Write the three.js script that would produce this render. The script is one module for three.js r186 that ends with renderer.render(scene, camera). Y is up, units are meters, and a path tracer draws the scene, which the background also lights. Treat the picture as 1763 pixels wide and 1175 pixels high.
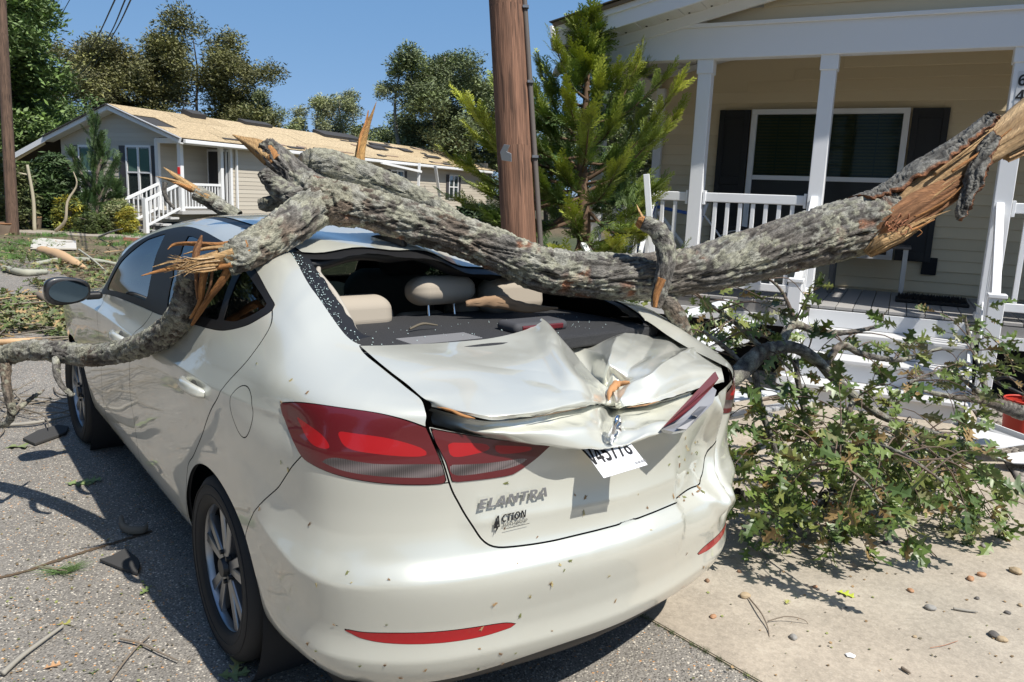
import * as THREE from 'three';
import { RoundedBoxGeometry } from 'three/addons/geometries/RoundedBoxGeometry.js';
import { mergeGeometries, mergeVertices, toCreasedNormals } from 'three/addons/utils/BufferGeometryUtils.js';
import { ImprovedNoise } from 'three/addons/math/ImprovedNoise.js';
import { FontLoader } from 'three/addons/loaders/FontLoader.js';
import { TextGeometry } from 'three/addons/geometries/TextGeometry.js';

// ---------------------------------------------------------------- camera, sky, sun, exposure
const scene = new THREE.Scene();
const camera = new THREE.PerspectiveCamera(47.32, 1024 / 682, 0.05, 600);
camera.position.set(0, 1.585, 0);
camera.rotation.set(-0.1855, 0, 0.0394, 'YXZ');
camera.updateMatrixWorld(true);
scene.add(camera);

const renderer = new THREE.WebGLRenderer({ antialias: true });
renderer.setSize(1024, 682);
renderer.toneMapping = THREE.LinearToneMapping;
renderer.toneMappingExposure = 1.48;
renderer.shadowMap.enabled = true;

const SUN = new THREE.Vector3(0.71, 0, 0.70).normalize().multiplyScalar(Math.cos(0.95)).setY(Math.sin(0.95));
// clear late-morning sky: pale at the horizon, deep blue above, brighter towards the sun
{
  const w = 512, h = 256, d = new Float32Array(w * h * 4), hor = [0.3, 0.44, 0.62], mid = [0.125, 0.255, 0.455], zen = [0.055, 0.135, 0.31];
  for (let j = 0; j < h; j++) for (let i = 0; i < w; i++) {
    const el = ((j + 0.5) / h - 0.5) * Math.PI, az = ((i + 0.5) / w - 0.5) * 2 * Math.PI;
    const dir = [Math.cos(el) * Math.cos(az), Math.sin(el), Math.cos(el) * Math.sin(az)];
    const e = Math.max(0, el), c = dir[0] * SUN.x + dir[1] * SUN.y + dir[2] * SUN.z, g = 0.5 * Math.pow(Math.max(0, c), 24) + 0.28 * Math.pow(Math.max(0, c), 4);
    const k = Math.exp(-e / 0.09), m = Math.min(1, e / 0.9), o = (j * w + i) * 4;
    for (let q = 0; q < 3; q++) d[o + q] = el < 0 ? [0.2, 0.19, 0.17][q] : (mid[q] + (zen[q] - mid[q]) * m) * (1 - k) + hor[q] * k + g * [1, 0.97, 0.9][q] * 0.6;
    d[o + 3] = 1;
  }
  const t = new THREE.DataTexture(d, w, h, THREE.RGBAFormat, THREE.FloatType);
  t.mapping = THREE.EquirectangularReflectionMapping; t.magFilter = t.minFilter = THREE.LinearFilter; t.needsUpdate = true; t.name = 'sky';
  scene.background = t; scene.environment = t;
}

const sun = new THREE.DirectionalLight(new THREE.Color(1, 0.955, 0.88), 4.2);
sun.position.copy(SUN).multiplyScalar(60); sun.name = 'sun';
sun.castShadow = true; sun.shadow.radius = 1;
sun.shadow.mapSize.set(4096, 4096);
Object.assign(sun.shadow.camera, { left: -40, right: 40, top: 40, bottom: -40, near: 1, far: 150 });
scene.add(sun, sun.target);

// ---------------------------------------------------------------- helpers
let seedState = 12345;
function reseed(s) { seedState = s >>> 0; }
function rnd() { seedState = (seedState + 0x6d2b79f5) | 0; let t = Math.imul(seedState ^ (seedState >>> 15), 1 | seedState); t = (t + Math.imul(t ^ (t >>> 7), 61 | t)) ^ t; return ((t ^ (t >>> 14)) >>> 0) / 4294967296; }
const rr = (a, b) => a + (b - a) * rnd();
const V = (x, y, z) => new THREE.Vector3(x, y, z);
const clamp = (x, a, b) => Math.max(a, Math.min(b, x));
const mix = (a, b, t) => a + (b - a) * t;
const sstep = (a, b, x) => { const t = clamp((x - a) / (b - a), 0, 1); return t * t * (3 - 2 * t); };
const perlin = new ImprovedNoise();
const noise = (x, y, z) => perlin.noise(x + 31.7, y + 11.3, z + 57.1);
function fbm(x, y, z, o = 4) { let s = 0, a = 0.5; for (let i = 0; i < o; i++) { s += a * noise(x, y, z); x *= 2.03; y *= 2.03; z *= 2.03; a *= 0.5; } return s; }

// a photo measurement (in its 1763 x 1175 grid) with the distance along the view axis, as a point of the place
const FPX = 1341;
function at(px, py, d) { return V((px - 881.5) / FPX * d, (587.5 - py) / FPX * d, -d).applyMatrix4(camera.matrixWorld); }
function onHeight(px, py, y = 0) { const a = camera.position.clone(), b = at(px, py, 1).sub(a); return a.addScaledVector(b, (y - a.y) / b.y); }

const used = {};
function numbered(n) { used[n] = (used[n] || 0) + 1; return used[n] === 1 ? n : n + '_' + String(used[n] - 1).padStart(3, '0'); }
function shade(o) { o.castShadow = true; o.receiveShadow = true; return o; }
function thing(name, label, category, p = [0, 0, 0], turn = 0, group) {
  const o = new THREE.Group(); o.name = numbered(name); scene.add(o);
  if (p.isVector3) o.position.copy(p); else o.position.set(...p);
  o.rotation.y = turn; o.userData = { label, category };
  if (group) o.userData.group = group;
  return o;
}
function tag(o, label, category, group) { o.name = numbered(o.name); o.userData.label = label; o.userData.category = category; if (group) o.userData.group = group; scene.add(o); return o; }
function part(name, geo, mat, parent, kind) { const m = shade(new THREE.Mesh(geo, mat)); m.name = name; if (kind) m.userData.kind = kind; if (parent) parent.add(m); return m; }
function structure(name, geo, mat) { const m = part(name, geo, mat, scene); m.name = numbered(name); m.userData.kind = 'structure'; return m; }
function twin(o, label, group) { const c = o.clone(); c.name = numbered(o.name.replace(/_\d{3}$/, '')); c.userData = { ...o.userData }; if (label) c.userData.label = label; if (group) c.userData.group = group; scene.add(c); return c; }

const rgb = (r, g, b) => new THREE.Color().setRGB(r, g, b);
function std(r, g, b, rough = 0.8, extra = {}) { return new THREE.MeshStandardMaterial({ color: rgb(r, g, b), roughness: rough, side: THREE.DoubleSide, ...extra }); }

function boxGeo(w, h, d, x = 0, y = 0, z = 0, bevel = 0) {
  const g = bevel ? new RoundedBoxGeometry(w, h, d, 1, Math.min(bevel, w * 0.45, h * 0.45, d * 0.45)) : new THREE.BoxGeometry(w, h, d);
  return g.translate(x, y, z);
}
function plain(g) { let q = g.index ? g.toNonIndexed() : g; for (const k of Object.keys(q.attributes)) if (!['position', 'normal', 'uv'].includes(k)) q.deleteAttribute(k); if (!q.attributes.uv) q.setAttribute('uv', new THREE.BufferAttribute(new Float32Array(q.attributes.position.count * 2), 2)); return q; }
const merge = (list) => mergeGeometries(list.map(plain), false);
// a bar between two points with a rectangular section (w across, h upward)
function barGeo(a, b, w, h, bevel = 0) {
  const d = b.clone().sub(a), L = d.length(), g = boxGeo(w, h, L, 0, 0, 0, bevel);
  const m = new THREE.Matrix4().lookAt(V(0, 0, 0), d.clone().negate(), Math.abs(d.y) > 0.99 * L ? V(0, 0, 1) : V(0, 1, 0));
  return g.applyMatrix4(m).translate((a.x + b.x) / 2, (a.y + b.y) / 2, (a.z + b.z) / 2);
}
// tube through points with its own radius at each; wobble displaces it; returns geometry with uv in metres
function limbGeo(pts, radii, { rings = 12, sides = 8, bump = null, capA = true, capB = true, tint = null } = {}) {
  const curve = new THREE.CatmullRomCurve3(pts, false, 'centripetal');
  const L = curve.getLength(), n = rings;
  const P = [], N = [], U = [], C = [], I = [];
  let up = V(0.13, 1, 0.07).normalize(); const tans = [], cs = [];
  for (let i = 0; i <= n; i++) { cs.push(curve.getPoint(i / n)); tans.push(curve.getTangent(i / n)); }
  let side = V(0, 0, 0).crossVectors(tans[0], up); if (side.length() < 0.1) side.set(1, 0, 0); side.normalize();
  for (let i = 0; i <= n; i++) {
    const t = i / n, T = tans[i]; side.addScaledVector(T, -side.dot(T)).normalize();
    const bin = V(0, 0, 0).crossVectors(T, side);
    const f = t * (radii.length - 1), k = Math.min(Math.floor(f), radii.length - 2), r0 = radii.length > 1 ? mix(radii[k], radii[k + 1], f - k) : radii[0];
    for (let j = 0; j <= sides; j++) {
      const a = j / sides * Math.PI * 2, dx = Math.cos(a), dy = Math.sin(a);
      const dir = V(0, 0, 0).addScaledVector(side, dx).addScaledVector(bin, dy);
      let r = r0; const q = cs[i].clone().addScaledVector(dir, r0);
      if (bump) r = bump(t * L, a, r0, q, t, dir);
      P.push(cs[i].x + dir.x * r, cs[i].y + dir.y * r, cs[i].z + dir.z * r);
      U.push(a * r0, t * L);
      if (tint) { const c = tint(t * L, a, r0, q, t, r, dir); C.push(c[0], c[1], c[2]); }
    }
  }
  const w = sides + 1;
  for (let i = 0; i < n; i++) for (let j = 0; j < sides; j++) { const a = i * w + j, b = a + 1, c = a + w, d = c + 1; I.push(a, b, c, b, d, c); }
  const cap = (i, flip) => {
    const c = P.length / 3; P.push(cs[i].x, cs[i].y, cs[i].z); U.push(0, 0); if (tint) C.push(0.32, 0.2, 0.1);
    for (let j = 0; j < sides; j++) { const a = i * w + j; flip ? I.push(c, a + 1, a) : I.push(c, a, a + 1); }
  };
  if (capA) cap(0, true); if (capB) cap(n, false);
  const g = new THREE.BufferGeometry();
  g.setAttribute('position', new THREE.Float32BufferAttribute(P, 3));
  g.setAttribute('uv', new THREE.Float32BufferAttribute(U, 2));
  if (tint) g.setAttribute('color', new THREE.Float32BufferAttribute(C, 3));
  g.setIndex(I); g.computeVertexNormals();
  // weld the seam normals
  const nn = g.attributes.normal;
  for (let i = 0; i <= n; i++) { const a = i * w, b = a + sides; const s = V(nn.getX(a) + nn.getX(b), nn.getY(a) + nn.getY(b), nn.getZ(a) + nn.getZ(b)).normalize(); nn.setXYZ(a, s.x, s.y, s.z); nn.setXYZ(b, s.x, s.y, s.z); }
  return g;
}
function dataTex(n, fn, { srgb = true, repeat = true, w = n, h = n } = {}) {
  const d = new Uint8Array(w * h * 4);
  for (let j = 0; j < h; j++) for (let i = 0; i < w; i++) { const c = fn(i / w, j / h, i, j); const k = (j * w + i) * 4; d[k] = clamp(c[0], 0, 1) * 255; d[k + 1] = clamp(c[1], 0, 1) * 255; d[k + 2] = clamp(c[2], 0, 1) * 255; d[k + 3] = 255; }
  const t = new THREE.DataTexture(d, w, h); t.magFilter = THREE.LinearFilter; t.minFilter = THREE.LinearMipmapLinearFilter; t.generateMipmaps = true;
  if (repeat) t.wrapS = t.wrapT = THREE.RepeatWrapping;
  if (srgb) t.colorSpace = THREE.SRGBColorSpace; t.needsUpdate = true; return t;
}
// noise that tiles: value noise on a wrapped lattice
function tiler(period, seed) {
  const tab = new Float32Array(period * period); let s = seed; for (let i = 0; i < tab.length; i++) { s = (Math.imul(s, 1664525) + 1013904223) >>> 0; tab[i] = s / 4294967296; }
  return (u, v) => { const x = u * period, y = v * period, i = Math.floor(x), j = Math.floor(y), f = x - i, g = y - j, fx = f * f * (3 - 2 * f), gy = g * g * (3 - 2 * g), m = (a) => ((a % period) + period) % period;
    const a = tab[m(j) * period + m(i)], b = tab[m(j) * period + m(i + 1)], c = tab[m(j + 1) * period + m(i)], d = tab[m(j + 1) * period + m(i + 1)]; return mix(mix(a, b, fx), mix(c, d, fx), gy); };
}
const lin2s = (c) => c <= 0.0031308 ? 12.92 * c : 1.055 * Math.pow(c, 1 / 2.4) - 0.055;
// ---------------------------------------------------------------- the sedan: body surface
// car frame: u forward from the rear axle, v to the left, z up
const CARPOS = V(-0.263, 0, -2.966), CARYAW = 0.665;
const C3 = (u, v, z) => V(-v, z, -u);
const carMatrix = new THREE.Matrix4().makeRotationY(CARYAW).setPosition(CARPOS), carInverse = carMatrix.clone().invert();
const toCar = (p) => { const q = p.clone().applyMatrix4(carInverse); return [-q.z, -q.x, q.y]; };   // world point -> u, v, z

// control net of the left half: each station runs from the bumper bottom or sill (row 0) over the shoulder (row 8) to the centre line (row 13)
function bodyNet() {
  const S = [];
  const up = (P, list) => [P, ...list];
  // front end
  const fz = [0.2, 0.29, 0.38, 0.46, 0.52, 0.58, 0.64, 0.68, 0.7];
  const front = (u, v, k, upper) => { S.push([...fz.map((z, i) => [u - (i === 0 ? 0.12 : 0) - 0.008 * i * (k + 0.4), v, z + k * i * 0.011]), ...upper]); };
  front(3.57, 0, 0, [[3.5, 0, 0.72], [3.47, 0, 0.73], [3.44, 0, 0.74], [3.4, 0, 0.75], [3.36, 0, 0.76]]);
  front(3.52, 0.45, 0.2, [[3.42, 0.36, 0.745], [3.36, 0.3, 0.76], [3.32, 0.22, 0.775], [3.3, 0.1, 0.785], [3.28, 0, 0.79]]);
  front(3.31, 0.77, 0.7, [[3.26, 0.66, 0.79], [3.22, 0.56, 0.81], [3.2, 0.4, 0.82], [3.18, 0.2, 0.83], [3.15, 0, 0.84]]);
  const sideZ = [0.2, 0.3, 0.42, 0.55, 0.64, 0.75, 0.88, 0.945];
  const sideV = [0.79, 0.845, 0.868, 0.876, 0.882, 0.89, 0.897, 0.886];
  const side = (u, dv, zs, P, upper) => S.push([...sideZ.map((z, i) => [u, sideV[i] + dv, mix(z, z * zs, i / 7)]), P, ...upper]);
  side(3.05, -0.03, 0.86, [3.05, 0.815, 0.85], [[3.05, 0.74, 0.88], [3.05, 0.64, 0.89], [3.05, 0.5, 0.9], [3.05, 0.25, 0.91], [3.05, 0, 0.915]]);
  side(2.7, -0.005, 0.93, [2.7, 0.845, 0.915], [[2.7, 0.77, 0.935], [2.7, 0.66, 0.945], [2.7, 0.5, 0.955], [2.7, 0.25, 0.965], [2.7, 0, 0.97]]);
  side(2.28, -0.005, 0.965, [2.28, 0.85, 0.955], [[2.28, 0.8, 0.98], [2.28, 0.74, 1.0], [2.28, 0.68, 1.0], [2.32, 0.35, 1.01], [2.34, 0, 1.015]]);
  side(1.75, -0.005, 0.985, [1.75, 0.855, 0.985], [[1.75, 0.825, 1.09], [1.74, 0.79, 1.195], [1.7, 0.72, 1.28], [1.66, 0.4, 1.325], [1.64, 0, 1.335]]);
  side(1.1, 0, 0.99, [1.1, 0.86, 1.0], [[1.1, 0.815, 1.14], [1.1, 0.745, 1.3], [1.1, 0.62, 1.42], [1.1, 0.33, 1.452], [1.1, 0, 1.46]]);
  side(0.5, 0.002, 1.0, [0.5, 0.865, 1.01], [[0.5, 0.82, 1.14], [0.5, 0.745, 1.29], [0.5, 0.615, 1.41], [0.5, 0.33, 1.442], [0.5, 0, 1.45]]);
  side(0.1, 0.005, 1.01, [0.1, 0.868, 1.025], [[0.1, 0.815, 1.135], [0.1, 0.735, 1.255], [0.1, 0.6, 1.365], [0.09, 0.33, 1.39], [0.08, 0, 1.4]]);
  side(-0.25, 0.003, 1.02, [-0.25, 0.865, 1.035], [[-0.24, 0.82, 1.11], [-0.23, 0.745, 1.2], [-0.21, 0.625, 1.275], [-0.19, 0.35, 1.29], [-0.17, 0, 1.3]]);
  // rear end: plan of the bumper for each of four stations, drawn in by row
  const plan = [[-0.5, 0.878], [-0.735, 0.825], [-0.91, 0.645], [-1.005, 0.36], [-1.045, 0]];
  //            z,    inset at the corner, inset at the centre
  const rows = [[0.2, 0.12, 0.15], [0.3, 0.03, 0.05], [0.42, 0.012, 0.02], [0.565, 0, 0], [0.645, 0.01, 0.04], [0.76, 0.012, 0.055], [0.89, 0.005, 0.05], [0.965, 0.02, 0.05]];
  const outUp = [
    [[-0.49, 0.855, 1.03], [-0.48, 0.82, 1.08], [-0.47, 0.75, 1.125], [-0.45, 0.64, 1.15], [-0.42, 0.35, 1.17], [-0.4, 0, 1.18]],
    [[-0.71, 0.785, 1.03], [-0.69, 0.74, 1.065], [-0.66, 0.66, 1.085], [-0.63, 0.52, 1.095], [-0.6, 0.28, 1.1], [-0.58, 0, 1.105]],
    [[-0.875, 0.61, 1.03], [-0.855, 0.56, 1.05], [-0.83, 0.48, 1.058], [-0.79, 0.36, 1.065], [-0.74, 0.18, 1.075], [-0.72, 0, 1.08]],
    [[-0.965, 0.345, 1.03], [-0.95, 0.31, 1.045], [-0.93, 0.26, 1.05], [-0.9, 0.19, 1.055], [-0.86, 0.1, 1.06], [-0.84, 0, 1.065]],
    [[-1.005, 0, 1.03], [-0.99, 0, 1.042], [-0.975, 0, 1.047], [-0.96, 0, 1.05], [-0.94, 0, 1.053], [-0.92, 0, 1.055]],
  ];
  plan.forEach(([u, v], s) => {
    const c = s / 4, L = Math.hypot(u + 0.3, v) || 1;
    S.push([...rows.map(([z, i0, i1]) => { const k = mix(i0, i1, sstep(0.1, 0.8, c)); const nx = s === 0 ? 0 : [0, -0.45, -0.78, -0.96, -1][s], ny = s === 0 ? 1 : [1, 0.89, 0.62, 0.28, 0][s]; return [u - nx * k, Math.max(0, v - ny * k), z + 0.02 * (1 - c) * (z > 0.6 && z < 0.7 ? 1 : 0)]; }), ...outUp[s]]);
  });
  return S;
}
const NET = bodyNet(), NT = NET.length, NW = NET[0].length;
function cr(p0, p1, p2, p3, t) { return 0.5 * (2 * p1 + (p2 - p0) * t + (2 * p0 - 5 * p1 + 4 * p2 - p3) * t * t + (3 * p1 - p0 - 3 * p2 + p3) * t * t * t); }
function netRaw(T, W) {
  const i = clamp(Math.floor(T), 0, NT - 2), t = T - i, j = clamp(Math.floor(W), 0, NW - 2), w = W - j;
  const out = [0, 0, 0];
  const get = (a, b, k) => {
    // mirror across the centre plane at both ends of the loop and at the centre line
    let s = 1; if (b > NW - 1) { b = 2 * (NW - 1) - b; s *= -1; }
    if (b < 0) return 2 * get(a, 0, k) - get(a, 1, k);
    if (a < 0) { a = -a; s *= -1; } if (a > NT - 1) { a = 2 * (NT - 1) - a; s *= -1; }
    const q = NET[a][b]; return k === 1 ? s * q[1] : q[k];
  };
  for (let k = 0; k < 3; k++) {
    const r = [];
    for (let b = -1; b <= 2; b++) r.push(cr(get(i - 1, j + b, k), get(i, j + b, k), get(i + 1, j + b, k), get(i + 2, j + b, k), t));
    out[k] = cr(r[0], r[1], r[2], r[3], w);
  }
  return out;
}
// pressed creases of the panels: crest lines in (T, W) with a tent-shaped profile along the outward normal
const CREASE = [
  { line: [[9.9, 4.5], [10.29, 4.05], [10.96, 3.58], [11.6, 3.22], [12.2, 3.12], [12.86, 3.24], [13.94, 3.34], [15, 3.42]], a: 0.021, w0: 1.0, w1: 1.35, t0: 10.0, t1: 11.3 },
  { line: [[4.2, 7.0], [7, 6.95], [9.5, 6.95], [11.2, 7.2]], a: 0.009, w0: 1.1, w1: 0.8, t0: 4.3, t1: 5.2, t2: 10.9, t3: 11.5 },
  { line: [[13.2, 4.75], [15, 4.72]], a: 0.014, w0: 0.75, w1: 0.9, t0: 13.3, t1: 13.6 },
  { line: [[10.5, 1.25], [12, 1.5], [15, 1.55]], a: 0.008, w0: 0.6, w1: 0.5, t0: 11.2, t1: 12 },
];
function crease(T, W, p) {
  let h = 0; for (const c of CREASE) { if (T < c.t0) continue; let wc = c.line[0][1]; for (let i = 0; i < c.line.length - 1; i++) { const [a, b] = [c.line[i], c.line[i + 1]]; if (T >= a[0] && T <= b[0]) { const t = (T - a[0]) / (b[0] - a[0]); wc = mix(a[1], b[1], t); } } const x = W - wc, k = x > 0 ? 1 - x / c.w1 : 1 + x / c.w0; if (k > 0) h += c.a * (k < 1 ? k * (0.55 + 0.45 * k) : 1) * sstep(c.t0, c.t1, T) * (c.t2 ? 1 - sstep(c.t2, c.t3, T) : 1); }
  if (h) { const e = netRaw(T + 0.02, W), f = netRaw(T, W + 0.04), A = [e[0] - p[0], e[1] - p[1], e[2] - p[2]], B = [f[0] - p[0], f[1] - p[1], f[2] - p[2]]; const n = [A[1] * B[2] - A[2] * B[1], A[2] * B[0] - A[0] * B[2], A[0] * B[1] - A[1] * B[0]], l = Math.hypot(...n); if (l > 1e-9) { const s = n[1] < -1e-6 || (Math.abs(n[1]) < 1e-6 && n[0] > 0) || (n[1] / l < 0.05 && n[0] > 0) ? -1 : 1; for (let k = 0; k < 3; k++) p[k] += s * n[k] / l * h; } if (T > NT - 1.001) p[1] = 0; }
  return p;
}
function netPoint(T, W) { return crease(T, W, netRaw(T, W)); }
// the damage: what the branch pushed in (rear right corner, roof)
function damage(u, v, z) {
  // the roof sags at the right rear and ripples where it buckled
  if (z > 1.12) {
    const k = sstep(1.12, 1.36, z), b = sstep(0.75, 0.05, u);
    z -= 0.11 * k * b * sstep(0.45, -0.55, v) ;
    z += 0.014 * k * b * Math.sin(9 * v + 3 * u) + 0.008 * k * b * Math.sin(23 * v - 7 * u);
  }
  // rear right quarter
  const q = sstep(-0.25, -0.75, v) * sstep(-0.3, -0.75, u);
  if (q > 0) {
    const dents = [[-0.94, -0.5, 0.76, 0.13, 0.055], [-0.98, -0.3, 0.62, 0.1, 0.02], [-0.9, -0.66, 0.66, 0.12, 0.04], [-0.86, -0.72, 0.52, 0.12, 0.035], [-0.78, -0.8, 0.85, 0.15, 0.04], [-0.99, -0.42, 0.68, 0.14, 0.03]];
    for (const [du, dv, dz, r, a] of dents) { const d = Math.hypot(u - du, v - dv, (z - dz) * 1.2) / r; const g = a * Math.exp(-d * d); u += g * 0.85; v -= g * 0.1; }
    // upright fold
    const f = Math.exp(-Math.pow((v + 0.5 + 0.04 * Math.sin(z * 11)) / 0.02, 2)) * sstep(0.5, 0.64, z) * sstep(1.0, 0.9, z); u -= 0.034 * f;
    const f2 = Math.exp(-Math.pow((v + 0.57 + 0.03 * Math.sin(z * 9)) / 0.026, 2)) * sstep(0.45, 0.62, z) * sstep(1.0, 0.9, z); u += 0.035 * f2; const f3 = Math.max(0, 1 - Math.abs(z - 0.6 - 0.5 * (v + 0.5) - 0.02 * Math.sin(v * 30)) / 0.05) * sstep(-0.3, -0.45, v); u -= 0.02 * f3;
    z -= 0.03 * q * sstep(0.85, 1.05, z); v -= 0.022 * q;
  }
  return [u, v, z];
}
// the lattice of one half: side = 1 left, -1 right
function bodyGrid(side) {
  const Ts = [], Ws = [];
  for (let i = 0; i < NT - 1; i++) { const n = i < 3 ? 6 : i < 9 ? 14 : 22; for (let k = 0; k < n; k++) Ts.push(i + k / n); } Ts.push(NT - 1);
  for (let j = 0; j < NW - 1; j++) { const n = j < 8 ? 14 : 9; for (let k = 0; k < n; k++) Ws.push(j + k / n); } Ws.push(NW - 1);
  const nT = Ts.length, nW = Ws.length, pos = [], tw = [], nor = [];
  for (const T of Ts) for (const W of Ws) { let p = netPoint(T, W); p[1] *= side; p = damage(...p); pos.push(p); tw.push([T, W]); }
  const tri = [];
  for (let i = 0; i < nT - 1; i++) for (let j = 0; j < nW - 1; j++) {
    const a = i * nW + j, b = a + 1, c = a + nW, d = c + 1;
    if (side < 0) tri.push([a, b, c], [b, d, c]); else tri.push([a, c, b], [b, c, d]);
  }
  for (let i = 0; i < pos.length; i++) nor.push([0, 0, 0]);
  for (const [a, b, c] of tri) {
    const A = pos[a], B = pos[b], Cc = pos[c], x = [B[0] - A[0], B[1] - A[1], B[2] - A[2]], y = [Cc[0] - A[0], Cc[1] - A[1], Cc[2] - A[2]];
    const n = [x[1] * y[2] - x[2] * y[1], x[2] * y[0] - x[0] * y[2], x[0] * y[1] - x[1] * y[0]];
    for (const k of [a, b, c]) for (let m = 0; m < 3; m++) nor[k][m] += n[m];
  }
  for (let i = 0; i < pos.length; i++) { const n = nor[i]; if (Math.abs(pos[i][1]) < 1e-4) n[1] = 0; const l = Math.hypot(...n) || 1; n[0] /= l; n[1] /= l; n[2] /= l; }
  return { pos, nor, tw, tri, side };
}
// ---------------------------------------------------------------- the sedan: panels cut from the body surface
// vertex = [u, v, z, nu, nv, nz, T, W]
function gridTris(G) { const vs = G.pos.map((p, i) => [...p, ...G.nor[i], ...G.tw[i]]); return G.tri.map((t) => t.map((k) => vs[k])); }
function cut(tris, f) {   // splits triangles by the sign of f: [f > 0, f < 0]
  const memo = new Map(), val = (v) => { let q = memo.get(v); if (q === undefined) { q = f(v); memo.set(v, q); } return q; };
  const edge = new Map();
  const mid = (a, b) => {
    let m = edge.get(a); if (!m) edge.set(a, m = new Map()); let r = m.get(b); if (r) return r;
    const x = val(a), y = val(b), t = x / (x - y); r = a.map((q, i) => q + (b[i] - q) * t); m.set(b, r); let m2 = edge.get(b); if (!m2) edge.set(b, m2 = new Map()); m2.set(a, r); return r;
  };
  const inn = [], out = [];
  for (const t of tris) {
    const s = t.map(val), n = (s[0] > 0) + (s[1] > 0) + (s[2] > 0);
    if (n === 3) inn.push(t); else if (n === 0) out.push(t);
    else {
      const flip = n === 1, k = flip ? s.findIndex((x) => x > 0) : s.findIndex((x) => x <= 0);
      const a = t[k], b = t[(k + 1) % 3], c = t[(k + 2) % 3], ab = mid(a, b), ac = mid(a, c);
      (flip ? inn : out).push([a, ab, ac]); (flip ? out : inn).push([ab, b, c], [ab, c, ac]);
    }
  }
  return [inn, out];
}
function curveTW(list, n = 6) { // smooth polyline through (T, W)
  const o = []; const g = (i) => list[clamp(i, 0, list.length - 1)];
  for (let i = 0; i < list.length - 1; i++) for (let k = 0; k < n; k++) o.push([0, 1].map((m) => cr(g(i - 1)[m], g(i)[m], g(i + 1)[m], g(i + 2)[m], k / n)));
  o.push(list[list.length - 1]); return o;
}
function bodyAt(T, W, side) { const p = netPoint(T, W); p[1] *= side; return damage(...p); }
// signed metric distance to a closed outline given in (T, W): positive inside
function outline(poly, side) {
  const q = poly.map(([T, W]) => bodyAt(T, W, side)), n = q.length;
  let t0 = 1e9, t1 = -1e9, w0 = 1e9, w1 = -1e9; for (const [T, W] of poly) { t0 = Math.min(t0, T); t1 = Math.max(t1, T); w0 = Math.min(w0, W); w1 = Math.max(w1, W); }
  return (v) => {
    const T = v[6], W = v[7]; if (T < t0 - 0.35 || T > t1 + 0.35 || W < w0 - 0.9 || W > w1 + 0.9) return -0.05;
    let inside = false, best = 1e9;
    for (let i = 0, j = n - 1; i < n; j = i++) {
      const a = poly[i], b = poly[j]; if ((a[1] > W) !== (b[1] > W) && T < (b[0] - a[0]) * (W - a[1]) / (b[1] - a[1]) + a[0]) inside = !inside;
      const A = q[i], B = q[j], d0 = B[0] - A[0], d1 = B[1] - A[1], d2 = B[2] - A[2], l = d0 * d0 + d1 * d1 + d2 * d2 || 1e-12;
      const s = clamp(((v[0] - A[0]) * d0 + (v[1] - A[1]) * d1 + (v[2] - A[2]) * d2) / l, 0, 1);
      const x = v[0] - A[0] - d0 * s, y = v[1] - A[1] - d1 * s, z = v[2] - A[2] - d2 * s; best = Math.min(best, x * x + y * y + z * z);
    }
    return Math.sqrt(best) * (inside ? 1 : -1);
  };
}
function panelGeo(tris, lift = 0) {
  const map = new Map(), P = [], N = [], U = [], I = [];
  for (const t of tris) for (const v of t) {
    let k = map.get(v);
    if (k === undefined) { k = P.length / 3; map.set(v, k); const l = Math.hypot(v[3], v[4], v[5]) || 1; const p = C3(v[0] + v[3] / l * lift, v[1] + v[4] / l * lift, v[2] + v[5] / l * lift), n = C3(v[3] / l, v[4] / l, v[5] / l); P.push(p.x, p.y, p.z); N.push(n.x, n.y, n.z); U.push(v[0] + v[1] * 0.7, v[2] + v[1] * 0.3); }
    I.push(k);
  }
  const g = new THREE.BufferGeometry(); g.setAttribute('position', new THREE.Float32BufferAttribute(P, 3)); g.setAttribute('normal', new THREE.Float32BufferAttribute(N, 3)); g.setAttribute('uv', new THREE.Float32BufferAttribute(U, 2)); g.setIndex(I); return g;
}
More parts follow.
